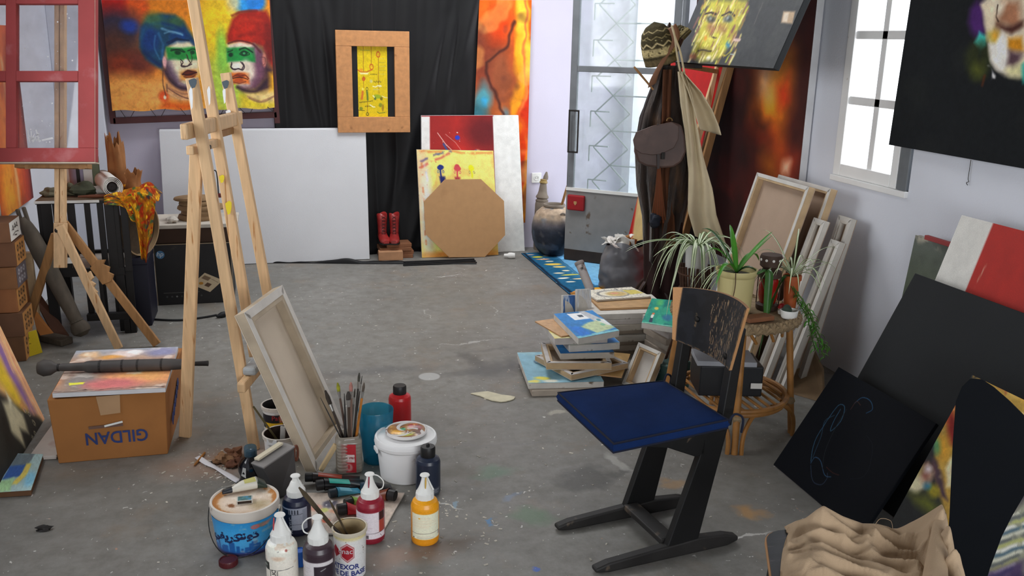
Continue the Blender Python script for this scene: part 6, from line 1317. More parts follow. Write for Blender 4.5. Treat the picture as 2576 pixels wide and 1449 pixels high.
for i, (fx, fy, tx, ty, dd_, hr, trgb, hrgb, bw, up, lab) in enumerate((
    (.2, .2, 849, 963, .02, .0055, (150, 150, 40), (90, 70, 60), 1.5, 'bristle', 'brush with wide yellow-green bristles on the left of the jar'),
    (-.3, .3, 866, 990, .0, .004, (50, 46, 44), (40, 38, 38), 1, 'handle', 'thin black brush handle rising beside the yellow-green brush'),
    (.1, -.2, 883, 962, .0, .009, (160, 110, 100), (120, 96, 84), 1.1, 'bristle', 'thick brush with pinkish bristles in the middle of the jar'),
    (.3, .2, 904, 938, .03, .0055, (60, 58, 50), (54, 50, 46), 1.2, 'bristle', 'tallest dark brush in the jar'),
    (.4, -.1, 916, 963, .0, .006, (90, 80, 70), (176, 110, 40), 1.3, 'bristle', 'orange handled flat brush leaning right in the jar'),
    (-.1, .0, 893, 978, .02, .005, (70, 66, 60), (96, 90, 84), 1, 'bristle', 'grey handled brush behind the pinkish brush'),
    (.0, .3, 911, 945, .04, .003, (70, 70, 66), (60, 56, 52), .8, 'bristle', 'slender dark brush behind the tallest one'),
    (-.4, -.3, 868, 1024, -.01, .006, (44, 42, 40), (36, 34, 34), 1, 'handle', 'short black brush at the front left of the jar'),
    (.2, -.4, 876, 985, -.015, .007, (60, 54, 50), (70, 56, 46), 1.2, 'bristle', 'brown brush at the front of the jar'))):
    ft = jc + rr * fx * jr + fh * fy * jr + V(0, 0, .02); tp = PF(tx, ty, jc + fh * (.0 + dd_)); brush(lab, ft, tp, hr, trgb, hrgb, bw, .035, up)
ft = jc + rr * .5 * jr + V(0, 0, .03); tp = PF(806, 1000, jc + fh * .02); brush('long thin black brush leaning far left out of the jar', ft, tp, .003, (50, 44, 40), (40, 36, 34), 1, .03, 'handle')
ft = jc + rr * .4 * jr + V(0, 0, .03); tp = PF(818, 982, jc + fh * .06); brush('dark flat brush leaning left beside the canvas', ft, tp, .006, (56, 48, 40), (60, 50, 44), 1.5, .06, 'bristle')

# ---- small buckets behind the canvas
def open_bucket(label, px, py, hwb, hwt, rim_py, labelcol, handle=False, inside=(60, 50, 44), nm='small_bucket'):
    c = base(px, py, .05); r1 = rad(hwb, c); c = base(px, py, r1); r2 = rad(hwt, c); H = zat(c, px, rim_py); t = thing(nm, label, 'bucket', c)
    cv = Cv(110, 60, (216, 214, 212), asp=3); cv.blotch((170, 160, 150), .62, 7, .5)
    if labelcol: cv.rect(0, .16, 1, .78, labelcol); cv.rect(.38, .52, .6, .8, (226, 180, 30)); cv.rect(.56, .2, .72, .5, (196, 120, 80)); cv.rect(.57, .24, .71, .42, (214, 190, 190))
    plathe('body', [(r2 * .96, H - .016), (r1, .004), (r1 * .95, 0)], c, cv, PAINT_GLOSS, t, 1.2)
    MB().lathe([(r2 * .95, H - .020), (r2 * 1.03, H - .018), (r2 * 1.05, H - .002), (r2, H), (r2 * .95, H - .002)], c, 36, cap0=False, cap1=False).build('rim', m_pailw, t, smooth=True)
    MB().lathe([(r2 * .95, H - .004), (r1 * .96, .01), (.001, .01)], c, 32, cap0=False, cap1=False).build('inside', M('bucket_inside_' + label[:8], inside, .7, var=.5, scale=25, rgb2=(196, 196, 196), amt=.4, scale2=14), t, smooth=True)
    return t, c, r1, r2, H
t, c, r1, r2, H = open_bucket('small white bucket with a black and yellow label behind the leaning canvas', 691, 1092, 33, 37, 1014, (30, 28, 36), inside=(40, 36, 36))
f = oncyl(c, lerp(r1, r2, .6), H * .62, .001); lettering('Pattex', lambda x, y: f(x + r1 * .52, y), .030, M('label_red', (190, 60, 60), .5), t, 'lettering')
a = c + V(0, 0, .03); tp = PF(690, 935, c); tt_ = thing('paddle_brush', 'grey wooden paddle standing in the black labelled bucket', 'brush', a)
MB().bar(a + rr * .02, tp, .035, .012, fh).build('paddle', M('grey_paddle', (130, 120, 110), .8, var=.15), tt_, bevel=.004); MB().box(PF(699, 970, c + fh * .0) - fh * .008, (.02, .004, .02)).build('yellow_mark', m_yel, tt_)
t, c, r1, r2, H = open_bucket('small open white bucket with a pouring spout behind the grey caddy', 701, 1168, 40, 45, 1086, None, inside=(56, 40, 34))
MB().prism([c - rr * r2 * .6 - fh * r2 * .82 + V(0, 0, H - .03), c + rr * r2 * .02 - fh * r2 * 1.05 + V(0, 0, H - .03), c + rr * r2 * .02 - fh * r2 * 1.05 + V(0, 0, H - .002), c - rr * r2 * .6 - fh * r2 * .82 + V(0, 0, H - .002)], -fh * .004).build('lip_tab', m_bw, t, bevel=.002)
a = c + V(0, 0, .03); tp = PF(637, 1022, c - fh * .0); o = MB().tube([a + rr * .01, tp], [.005, .004], 7).build('stir_stick', M('olive_stick', (80, 70, 40), .6), smooth=True); tag(o, 'thin olive stick leaning out of the spouted bucket', 'stick')
o = MB().bar(c + fh * .0 + rr * .0 + V(0, 0, .03), PF(712, 1072, c) + V(0, 0, 0), .022, .006, fh).build('palette_knife', M('knife_grey', (186, 182, 176), .5), bevel=.003); tag(o, 'pale rounded spatula standing in the spouted bucket', 'spatula')

# ---- dark grey wedge-shaped caddy with a leather loop, stirring stick and black bottle
zt = .150; A0 = G(662, 1178, zt); B0 = G(741, 1124, zt); dA = unit(B0 - A0); nA = unit(np.cross(dA, V(0, 0, 1))); nA = nA if np.dot(nA, fh) < 0 else -nA
C0 = A0 - nA * .055 + V(0, 0, .006); D0_ = B0 - nA * .055 + V(0, 0, .006)
lw = [G(700, 1256), G(750, 1236)]; low = [V(*lw[0][:2], .001), V(*lw[1][:2], .001), V(*(lw[1] - nA * .05)[:2], .001), V(*(lw[0] - nA * .05)[:2], .001)]
t = thing('grey_caddy', 'dark grey wedge-shaped plastic caddy with a brown loop in the paint group', 'caddy', V(*low[0][:2], 0))
m_tub = M('dark_grey_plastic', (74, 71, 70), .6, var=.15, scale=8); m_tubr = M('lit_top_grey', (128, 124, 122), .7, var=.12, scale=10)  # second grey is paler: light from above put into the top's colour
MB().hexa(low + [A0, B0, D0_, C0]).build('body', m_tub, t, bevel=.006)
MB().hexa([A0 + nA * .003 - V(0, 0, .004), B0 + nA * .003 - V(0, 0, .004), D0_, C0, A0 + nA * .004 + V(0, 0, .004), B0 + nA * .004 + V(0, 0, .004), D0_ + V(0, 0, .006), C0 + V(0, 0, .006)]).build('lit_top_face', m_tubr, t, bevel=.003)
lp = B0 + dA * .008 + V(0, 0, -.03); MB().tube(arc(lp, .022, 0, 2 * PI, 18, dA * .55, (0, 0, 1.4))[:-1], .005, 7, closed=True).build('leather_loop', M('loop_leather', (110, 62, 44), .6), t, smooth=True)
o = MB().bar(C0 + dA * .02 + nA * .012 + V(0, 0, .013), C0 + dA * .175 + nA * .012 + V(0, 0, .013), .022, .010).build('paint_stirrer', M('stirrer_wood', (206, 196, 172), .7, var=.06), bevel=.002); tag(o, 'pale flat paint stirrer resting along the grey caddy', 'stirrer')
c = base(626, 1242, .05); r = rad(33, c); c = base(626, 1242, r); H = zat(c, 625, 1122)
t = thing('ink_bottle', 'glossy black ink bottle with a clear blue cap beside the grey caddy', 'bottle', c)
MB().lathe([(r * .85, 0), (r * .95, .006), (r, H * .18), (r * .86, H * .30), (r * .90, H * .36), (r, H * .46), (r * .96, H * .58), (r * .72, H * .70), (r * .42, H * .77), (r * .40, H * .79)], c, 32).build('glass_body', M('black_gloss', (14, 14, 22), .12, var=.1, spec=.7), t, smooth=True)
MB().lathe([(r * .40, H * .77), (r * .47, H * .78), (r * .47, H * .97), (r * .42, H), (.001, H)], c, 24, cap1=False).build('cap', glass_material('clear_blue_cap', tint=(.55, .68, .75), dust=(110, 140, 156), lo=.35, hi=.5, rough=.1), t, smooth=True)
MB().lathe([(r * .36, H * .79), (r * .36, H * .90), (.001, H * .90)], c, 20, cap1=False).build('stopper', M('dark_teal', (20, 60, 80), .4), t, smooth=True)
f = oncyl(c, r * .99, H * .48, .001); MB().add([f(-r * .55, -.012), f(-r * .15, -.020), f(-r * .10, .022), f(-r * .35, .024)], [(0, 1, 2, 3)]).build('paper_label', m_paper, t)

# ---- paint cup with two brushes at the front
c = base(876, 1462, .05); r1 = rad(37, c); c = base(876, 1462, r1); r2 = rad(42, c); H = zat(c, 876, 1322)
t = thing('paint_cup', 'white plaster cup with a red hexagon logo, smeared with yellow paint', 'cup', c)
cv = Cv(170, 100, (206, 204, 204), asp=2.6); cv.blotch((180, 172, 166), .6, 8, .5); cv.grad([(0, (170, 160, 120)), (.06, (196, 176, 90)), (.12, (206, 204, 200)), (1, (200, 200, 204))], a=.6); cv.speck((90, 70, 40), 16, .008, .02, (.3, .1, .7, .8))
def hexa_(cx, cy, r_, col): cv.poly([(cx + r_ * math.cos(a) / 2.6 * 1.0, cy + r_ * math.sin(a)) for a in np.linspace(PI / 6, PI / 6 + 2 * PI, 7)[:-1]], col, .006)
hexa_(.50, .36, .215, (150, 40, 46)); hexa_(.50, .36, .195, (206, 190, 192)); hexa_(.50, .36, .175, (150, 30, 40)); cv.poly([(.36, .22), (.44, .36), (.36, .5), (.30, .36)], (150, 30, 40), .006)
plathe('body', [(r2 * .97, H - .012), (r1, .004), (r1 * .95, 0)], c, cv, PAINT_GLOSS, t, 1.25); cbd = t.children[-1]
MB().lathe([(r2 * .96, H - .016), (r2 * 1.04, H - .014), (r2 * 1.05, H - .002), (r2, H), (r2 * .95, H - .002)], c, 36, cap0=False, cap1=False).build('rim', M('smeared_rim', (206, 196, 176), .45, var=.1, rgb2=(190, 150, 60), amt=.42, scale2=22), t, smooth=True)
MB().lathe([(r2 * .95, H - .004), (r1 * .96, .06), (.001, .06)], c, 32, cap0=False, cap1=False).build('inside', M('cup_inside', (176, 156, 120), .6, var=.3, scale=16, rgb2=(200, 140, 40), amt=.38, scale2=10), t, smooth=True)
f = oncyl(c, lerp(r1, r2, .6), H * .62, .0012); lettering('unac', lambda x, y: f(x - r1 * .12, y), .026, m_hpw, cbd, 'lettering')
f = oncyl(c, lerp(r1, r2, .3), H * .30, .0012); m_blt = M('cup_blue_print', (40, 50, 120), .5)
lettering('ATEXOR', lambda x, y: f(x - r1 * .20, y), .024, m_blt, cbd, 'lettering', .0006)
f = oncyl(c, lerp(r1, r2, .2), H * .16, .0012); lettering('CHE DE BASE', lambda x, y: f(x - r1 * .18, y), .024, m_blt, cbd, 'lettering', .0006)
for (tx, ty, hr, lab, off) in ((752, 1226, .010, 'thick dirty paint brush leaning left out of the paint cup', -.2), (829, 1258, .005, 'thin dark stick brush leaning out of the paint cup', .3)):
    ft = c + rr * (.45 + off * .2) * r1 + V(0, 0, .065); tp = PF(tx, ty, c); tb = thing('dirty_brush', lab, 'brush', ft, 'brushes in the paint cup'); d = unit(tp - ft); L_ = np.linalg.norm(tp - ft)
    mh = M('dirty_handle_%d' % tx, (70, 58, 40), .6, var=.3, scale=20)
    MB().tube([ft + d * L_ * .42, ft + d * L_ * .7, ft + d * L_ * .9, tp], [hr * .8, hr, hr * 1.05, hr * .35], 9, flat=.7).build('handle', mh, tb, smooth=True)
    MB().tube([ft, ft + d * L_ * .12, ft + d * L_ * .3, ft + d * L_ * .42], [hr * .6, hr * 1.7, hr * 1.5, hr * .95], 10, flat=.6).build('bristles', M('wet_bristles_%d' % tx, (44, 32, 24), .4, var=.3, scale=40), tb, smooth=True)

# ---- palette board with tubes
q = [G(752, 1240, .008), G(1018, 1240, .008), G(958, 1346, .008), G(722, 1338, .008)]
cv = Cv(110, 60, (196, 180, 166), wob=.05); cv.blotch((160, 140, 130), .58, 6, .6); cv.ell(.27, .62, .04, .07, (60, 130, 160), .5); cv.ell(.36, .72, .04, .06, (206, 90, 60), .5); cv.ell(.3, .45, .05, .06, (190, 190, 110), .6); cv.ell(.33, .3, .06, .1, (90, 86, 100), .6, tex=.6); cv.ell(.42, .48, .06, .05, (206, 150, 120), .7); cv.ell(.2, .4, .06, .08, (210, 150, 130), .8); cv.speck((120, 60, 50), 20, .01, .025); cv.speck((230, 226, 220), 20, .01, .03); cv.grain(.1, 20)
panel('palette_board', 'paint-smeared board on the floor under the scattered paint tubes', 'board', q[0], q[1], q[2], q[3], .007, cv, m_canvas_edge, k=1.15)
zt_ = .0095
def tb(lab, x0, y0, x1, y1, hw, rgb, cap, pr=None, en=None, z=zt_, cl=.03):
    a = G(x0, y0, z); b = G(x1, y1, z); paint_tube(lab, a, b, rad(hw, a), rgb, cap, cl, 'paint_tube', 'paint tubes', pr, en)
tb('red-brown paint tube with a black cap at the back of the board', 768, 1213, 905, 1207, 13, (40, 34, 34), (26, 26, 28), (150, 60, 40))
tb('teal paint tube with a black cap lying on the palette board', 796, 1236, 918, 1218, 16, (24, 26, 30), (24, 24, 28), (60, 176, 160))
tb('light blue paint tube with a dark cap in the middle of the board', 828, 1254, 905, 1236, 13, (70, 150, 180), (30, 44, 54), (120, 186, 206))
tb('black paint tube lying between the blue and crimson paints', 908, 1238, 985, 1228, 14, (28, 26, 28), (30, 60, 80))
tb('brown paint tube with a black cap behind the crimson bottle', 995, 1262, 925, 1248, 16, (120, 60, 40), (30, 28, 30), None, (60, 44, 40))
tb('red paint tube with a black cap partly behind the crimson bottle', 848, 1298, 915, 1288, 17, (190, 36, 46), (30, 28, 30), None, None, zt_, .036)
tb('lime green paint tube with a dark cap behind the red tube', 868, 1278, 920, 1262, 13, (150, 190, 80), (40, 44, 40))

# ---- bits on the floor
def disc(nm, lab, cat, px, py, hw, h, rgb, ribs=True):
    c = G(px, py); r = rad(hw, c); c = V(*(c + fh * r)[:2], 0); t = thing(nm, lab, cat, c); m = M(nm + '_plastic', rgb, .4, var=.2)
    MB().lathe([(r * .97, 0), (r, .003), (r, h - .003), (r * .95, h), (r * .9, h), (r * .88, h - .003), (.001, h - .003)], c, 30, cap1=False).build('cap', m, t, smooth=True)
    mb = MB()
    for i in range(30): a = 2 * PI * i / 30; mb.box(c + V(math.cos(a) * r, math.sin(a) * r, h / 2), (.002, .002, h * .8), a)
    mb.build('grip_ribs', m, t)
disc('bottle_cap', 'dark red plastic cap lying in front of the blue pail', 'cap', 568, 1432, 23, .020, (84, 30, 34))
disc('blue_pot', 'bright blue plastic pot standing between the white and brown bottles', 'pot', 752, 1428, 14, .055, (40, 100, 190))
st_ = [G(496, 1150, .004), G(520, 1166, .008), G(545, 1178, .004), G(572, 1195, .006), G(600, 1212, .004)]
def strip(u, v):
    i = min(int(u * 4), 3); p = lerp(st_[i], st_[i + 1], u * 4 - i); return p + rr * (v - .5) * .012 + fh * (v - .5) * .022 + V(0, 0, .004 * math.sin(u * 9) * (v - .5) + .002)
o = MB().grid(strip, 24, 4).build('paper_strip', M('white_strip', (226, 224, 228), .7, var=.02), smooth=True, solid=.001); tag(o, 'curled white paper strip lying on the floor left of the ink bottle', 'paper strip')
a = G(488, 1172, .006); b = G(515, 1139, .006); o = MB().tube([a, lerp(a, b, .15), b], [.0015, .005, .005], 6).build('pencil', M('ochre_pencil', (160, 104, 40), .5, var=.2, scale=40)); tag(o, 'short ochre crayon pencil crossing the white paper strip', 'pencil')
for i, (px, py, r_, rgb, lab) in enumerate(((560, 1163, (.035, .03, .02), (150, 112, 80), 'crumpled tan paper scrap beside the ink bottle'), (588, 1150, (.03, .025, .02), (120, 80, 56), 'crumpled brown paper scrap behind the ink bottle'), (590, 1172, (.025, .025, .016), (110, 70, 50), 'crumpled dark brown wrapper in front of the brown scrap'), (538, 1168, (.016, .014, .006), (40, 40, 36), 'black flake of dried paint near the tan scrap'))):
    c = G(px, py); lump('crumpled_scrap' if i < 3 else 'paint_flake', lab, 'scrap', V(c[0], c[1], r_[2] * .75), r_, M('scrap_%d' % i, rgb, .85, var=.25, scale=30), .75, 10, 50 + i, None, .0005)
g = G(1242, 1000); pts = [V(g[0] + .09 * math.cos(a) * (1 + .25 * math.sin(3 * a)), g[1] + .055 * math.sin(a) * (1 + .2 * math.sin(4 * a + 1)) - .05 * math.cos(a), .001) for a in np.linspace(0, 2 * PI, 18, endpoint=False)]
o = MB().prism(pts, V(0, 0, .006)).build('plaster_chip', M('cream_plaster', (206, 198, 172), .85, var=.1, scale=20), bevel=.002); tag(o, 'flat cream plaster flake lying in the middle of the floor', 'flake')
mb = MB(); rg = np.random.RandomState(5)
for i in range(420):
    if i < 150: px, py = rg.randn() * 60 + 560, rg.randn() * 26 + 1180
    elif i < 260: px, py = rg.randn() * 110 + 1090, rg.randn() * 70 + 1290
    else: px, py = rg.rand() * 1500 + 350, 760 + rg.rand() * 680
    g = G(px, min(1500, max(700, py))); s = .002 + .006 * rg.rand() ** 2; a = rg.rand() * 6
    mb.box((g[0], g[1], .0012), (s * (1 + 2 * rg.rand()), s, .002), a)
o = mb.build('paint_crumbs', M('pale_crumbs', (190, 184, 172), .8, var=.6, scale=3)); o['kind'] = 'stuff'; tag(o, 'scattered pale crumbs of dried paint on the concrete floor', 'crumbs')
g = G(110, 1334); lump('dark_scrap', 'small dark twisted scrap on the floor at the left', 'scrap', V(g[0], g[1], .006), (.02, .01, .008), m_dark, .8, 8, 77, None, .0005)
# right side
def uvof(TL, TR, BL):
    TL, TR, BL = [np.array(p, float) for p in (TL, TR, BL)]; ex = TR - TL; ey = BL - TL; n = np.cross(ex, ey)
    def f(px, py):
        p = PN(px, py, TL, n) - TL; A = np.stack([ex, ey], 1); s = np.linalg.lstsq(A, p, rcond=None)[0]; return float(s[0]), float(s[1])
    return f
class PC:      # paint with photo pixels on a panel seen in perspective
    def __init__(s, cv, uv): s.cv = cv; s.uv = uv
    def pts(s, l): return [s.uv(x, y) for x, y in l]
    def poly(s, l, col, soft=.008, a=1): s.cv.poly(s.pts(l), col, soft, a); return s
    def ell(s, x, y, rx, ry, col, soft=.3, a=1, tex=0.0):
        n = 14; s.cv.poly([s.uv(x + rx * math.cos(t), y + ry * math.sin(t)) for t in np.linspace(0, 2 * PI, n, endpoint=False)], col, max(.003, soft * .06), a); return s
    def stroke(s, l, wpx, col, soft=.5, a=1, dry=0.0):
        p = s.pts(l); u0 = s.uv(l[0][0], l[0][1]); u1 = s.uv(l[0][0], l[0][1] + 10); k = math.hypot((u1[0] - u0[0]) * s.cv.asp, u1[1] - u0[1]) / 10; s.cv.stroke(p, wpx * k, col, soft, a, dry); return s

# ---- big dark red painting on the right wall
xw = XR - .052; yn = PX(2012, 430, xw)[1]; yf_ = 5.95
TL = V(xw, yf_, 2.55); TR = V(xw, yn, 2.55); BR = V(xw, yn, .35); BL = V(xw, yf_, .35)
cv = Cv(200, 260, (38, 10, 10), asp=(yf_ - yn) / 2.2, wob=.03); p = PC(cv, uvof(TL, TR, BL))
cv.blotch((70, 16, 12), .55, 4, .8); p.poly([(2000, 0), (2060, 0), (2016, 440), (1990, 640), (1960, 640)], (52, 16, 14), .06)
p.poly([(1905, 170), (1985, 150), (1990, 260), (1960, 320), (1915, 320), (1895, 250)], (160, 84, 16), .05); p.poly([(1920, 200), (1950, 190), (1962, 290), (1925, 300)], (226, 130, 26), .025); p.poly([(1955, 210), (1985, 190), (1985, 250), (1960, 270)], (200, 46, 12), .025); p.poly([(1915, 170), (1940, 165), (1935, 230), (1915, 225)], (150, 150, 160), .05, .7); p.poly([(1950, 150), (1990, 130), (1990, 190), (1955, 200)], (160, 110, 24), .06, .7)
p.poly([(1890, 290), (1940, 330), (1965, 350), (1960, 300)], (214, 110, 20), .06, .8); p.poly([(1895, 290), (1935, 310), (1925, 330), (1900, 325)], (30, 14, 12), .03); p.poly([(1885, 330), (1940, 340), (1960, 380), (1900, 370)], (130, 26, 10), .06, .9); p.poly([(1880, 350), (1930, 360), (1925, 400), (1885, 395)], (40, 12, 12), .05)
p.poly([(1925, 400), (1960, 390), (1955, 440), (1930, 440)], (170, 100, 20), .06, .8); p.poly([(1970, 395), (2000, 400), (1996, 440), (1975, 440)], (190, 60, 20), .05, .8); p.poly([(1975, 410), (1990, 405), (1986, 430), (1972, 430)], (222, 190, 160), .02); p.poly([(1810, 160), (1880, 180), (1870, 400), (1790, 420)], (26, 8, 10), .1, .7)
cv.grain(.15, 30)
panel('dark_red_painting', 'huge dark red and black canvas with an orange glow hanging on the right wall', 'painting', TL, TR, BR, BL, .044, cv, M('white_canvas_side', (214, 214, 216), .8), k=2.0, body_name='canvas')

# ---- portrait on the second easel, leaning towards the right wall
X0 = 2.42; zf = PX(1692, 156, X0); zn = PX(1946, 171, X0); zb = (zf[2] + zn[2]) / 2; lean = .14 / .35
Ht = .62; BL = V(X0, zf[1], zb); BR = V(X0, zn[1], zb); TL = BL + V(Ht * lean, 0, Ht); TR = BR + V(Ht * lean, 0, Ht)
cv = Cv(220, 130, (50, 52, 54), asp=abs(zf[1] - zn[1]) / (Ht * 1.08), wob=.02); p = PC(cv, uvof(TL, TR, BL))
cv.blotch((60, 62, 62), .55, 5, .6)
p.poly([(1790, 0), (1880, 0), (1875, 40), (1850, 90), (1825, 130), (1800, 150), (1765, 152), (1738, 138), (1752, 95), (1768, 50)], (168, 160, 60), .03)
for i in range(110):
    x = 1745 + 120 * RNG.rand(); y = 150 * RNG.rand(); x += (75 - y) * .28;
    p.stroke([(x - 5, y + 12), (x + 6, y - 10)], 7, ((196, 190, 70), (222, 214, 130), (150, 120, 60), (120, 80, 70), (176, 176, 60), (206, 196, 150))[i % 6], .6, .8, .3)
p.ell(1789, 47, 12, 9, (84, 84, 60)); p.ell(1790, 48, 7, 7, (50, 54, 52)); p.ell(1788, 46, 2.5, 2.5, (150, 160, 150)); p.ell(1832, 48, 12, 9, (110, 116, 100)); p.ell(1833, 48, 7, 7, (52, 60, 60)); p.ell(1831, 46, 2.5, 2.5, (176, 190, 190)); p.stroke([(1775, 36), (1790, 30), (1802, 36)], 4, (50, 40, 36)); p.stroke([(1818, 38), (1835, 30), (1848, 40)], 4, (50, 46, 40))
p.stroke([(1808, 50), (1797, 80), (1790, 92), (1802, 96)], 3, (60, 40, 34)); p.ell(1790, 70, 12, 14, (140, 80, 70), .5, .6); p.ell(1818, 72, 12, 12, (130, 70, 70), .5, .5); p.ell(1772, 128, 18, 9, (110, 100, 40), .4, .8); p.stroke([(1756, 128), (1772, 126), (1790, 128)], 3, (60, 50, 30)); p.ell(1785, 98, 8, 6, (200, 190, 90)); p.ell(1775, 96, 3, 6, (206, 130, 40)); p.ell(1783, 145, 5, 4, (226, 220, 220)); p.ell(1744, 142, 9, 8, (150, 90, 60)); p.ell(1832, 112, 5, 8, (60, 120, 150)); p.stroke([(1846, 112), (1840, 128), (1825, 140), (1818, 138)], 3, (150, 140, 50)); p.ell(1850, 96, 9, 12, (130, 70, 80), .6, .5); p.stroke([(1848, 99), (1862, 101)], 5, (196, 170, 160)); p.stroke([(1838, 136), (1848, 138)], 2, (150, 160, 160))
for i in range(60):
    x = 1752 + 105 * RNG.rand(); y = 146 * RNG.rand(); x += (75 - y) * .26
    p.stroke([(x - 3, y + 8), (x + 4, y - 7)], 3.5, ((150, 130, 60), (214, 206, 120), (110, 80, 60), (90, 90, 50), (206, 150, 70))[i % 5], .6, .6, .35)
p.poly([(1972, 28), (2002, 28), (1994, 60), (1965, 58)], (176, 150, 120), .01); p.poly([(1974, 32), (1986, 31), (1980, 56), (1968, 56)], (206, 190, 170), .01); p.stroke([(1918, 8), (1898, 60)], 3, (90, 84, 84), .8, .6); cv.grain(.1, 30)
panel('portrait_painting', 'dark canvas with a yellow elongated face resting on the far easel', 'painting', TL, TR, BR, BL, .035, cv, m_blackboard, k=1.5, body_name='canvas')
t = thing('far_easel', 'wooden easel holding the yellow face portrait near the right wall', 'easel', (2.4, 4.75, 0))
for (xa_, ya_, xb_, yb__, yy_, mt_) in ((1836, 172, 1775, 400, 5.36, m_pine_dark), (1802, 190, 1772, 290, 5.42, m_pine)):
    pa = PY(xa_, ya_, yy_); pb = PY(xb_, yb__, yy_); d_ = (pb - pa) / (pa[2] - pb[2]); MB().bar(pa + d_ * (pa[2] - .02) + V(0, 0, .02), pa - d_ * .10, .046, .026, (0, 1, 0)).build('post', mt_, t, bevel=.003)
MB().bar((X0 + .03, zf[1] - .03, zb - .018), (X0 + .03, zf[1] - .30, zb - .018), .05, .026).build('ledge', m_dark, t, bevel=.003)
MB().bar((X0 + .03, zf[1] - .05, zb - .02), (2.78, 5.42, zb - .06), .03, .026).build('ledge_arm', m_pine_dark, t, bevel=.003)
MB().bar((X0 + .16, zf[1] - .05, zb + .25), (2.80, 5.42, zb - .06), .03, .026).build('ledge_arm', m_pine_dark, t, bevel=.003)

# ---- red canvas leaning behind the coat stand
hgt = 1.60
BL = V(2.56, 6.36, .002); TL = V(2.775, 6.15, hgt); BR = BL + V(.0, -.80, 0); TR = TL + V(0, -.80, 0)
cv = Cv(110, 170, (150, 16, 14), asp=.62); p = PC(cv, uvof(TL, TR, BL)); p.poly([(1560, 330), (1700, 330), (1660, 640), (1540, 640)], (176, 150, 100), .02)
p.poly([(1640, 160), (1600, 330), (1578, 420), (1562, 600), (1590, 600), (1612, 440), (1700, 330), (1860, 400), (1860, 100)], (150, 14, 14), .015); p.poly([(1625, 160), (1600, 420), (1566, 620), (1548, 620), (1590, 300)], (176, 116, 64), .012); cv.grain(.08, 30)
panel('red_canvas', 'tall red and tan canvas leaning behind the coat stand', 'painting', TL, TR, BR, BL, .03, cv, m_stretch, k=1.5, body_name='canvas')

# ---- coat stand with hat, coat, satchel and beige cloth
cs = V(2.30, 5.15, 0); cz = lambda x, y, d=0.0: PF(x, y, cs - fh * d)
t = thing('coat_stand', 'dark turned wood coat stand hung with coats and bags', 'coat stand', cs)
m_cs = M('dark_turned_wood', (48, 26, 18), .45, var=.25, scale=9)
zt = cz(1690, 70)[2]
MB().lathe([(.03, .22), (.034, .3), (.024, .36), (.028, .6), (.022, .9), (.026, 1.2), (.020, zt - .12), (.026, zt - .06), (.018, zt), (.004, zt + .03)], cs, 14).build('pole', m_cs, t, smooth=True)
for i in range(4):
    a = i * PI / 2 + .4; e = V(math.cos(a), math.sin(a), 0); MB().tube(spline([cs + V(0, 0, .3), cs + e * .1 + V(0, 0, .22), cs + e * .2 + V(0, 0, .06), cs + e * .25 + V(0, 0, .016)], 4), [.016] * 13, 8).build('foot', m_cs, t, smooth=True)
    MB().tube(spline([cs + V(0, 0, zt - .16), cs + e * .06 + V(0, 0, zt - .14), cs + e * .11 + V(0, 0, zt - .06)], 4), .010, 8).build('hook', m_cs, t, smooth=True)
def px_sheet(fnpx, nu, nv, dep):
    """sheet through photo points with its own depth: fnpx(u, v) -> (px, py), dep(u, v) -> metres towards the camera from the stand"""
    def fn(u, v): x, y = fnpx(u, v); return cz(x, y, dep(u, v))
    return fn
def edge(l):
    xs = [q[0] for q in l]; return lambda v: np.interp(v, xs, [q[1] for q in l])
# coat: closed bundle around the pole
Lc = edge([(0, 1660), (.12, 1640), (.25, 1612), (.4, 1600), (.6, 1604), (.75, 1618), (1, 1622)]); Rc = edge([(0, 1712), (.12, 1718), (.3, 1742), (.5, 1752), (.75, 1722), (1, 1700)])
def coat(u, v):
    y = 165 + 500 * v; a = u * 2 * PI; l, r_ = Lc(v), Rc(v); x = (l + r_) / 2 - math.cos(a) * (r_ - l) / 2 * (1 + .06 * math.sin(7 * a))
    d = math.sin(a) * (.05 + .07 * min(1, v * 2)) * (1 + .18 * math.sin(9 * a + v * 6) + .10 * math.sin(15 * a)); return cz(x, y + 8 * math.sin(6 * a) * v, d)
m_coat = M('dark_brown_patterned_wool', (44, 32, 25), .95, var=.6, scale=26, stretch=(1, 1, .35), rgb2=(92, 62, 34), amt=.44, bump=.6, bscale=60, scale2=9, sharp=.2, sheen=.3)
o = MB().grid(coat, 64, 40, cu=True).build('patterned_coat', m_coat, None, smooth=True, solid=.004, angle=80, loc=V(*cs[:2], .62)); tag(o, 'dark brown patterned woollen coat hanging from the coat stand', 'coat')
# fringed scarf
def scarf(u, v):
    x = lerp(1668, 1690, u) + (v * 6) + (10 * (u - .5)) * (v > .8); y = 175 + 450 * v; return cz(x - 6 * math.sin(v * 3), y, .13 + .012 * math.sin(u * 9 + v * 5))
o = MB().grid(scarf, 10, 40).build('scarf', M('rust_brown_scarf', (84, 48, 26), .95, var=.35, scale=22, stretch=(1, 1, .25)), None, smooth=True, solid=.004); tag(o, 'rust brown scarf hanging down the front of the coat stand', 'scarf')
t = thing('tassels', 'bundle of rust brown tassels hanging below the satchel', 'tassels', cz(1660, 560, .15))
for i in range(14):
    x = 1640 + 2.6 * i; MB().tube([cz(1658 + (i - 7) * .6, 420, .16), cz(x * .5 + 1658 * .5, 480, .165), cz(x, 545 + 8 * (i % 3), .16)], [.002, .003, .0045], 5).build('tassel_cord', M('tassel_%d' % i, (96 + 8 * (i % 3), 56, 30), .9), t, smooth=True)
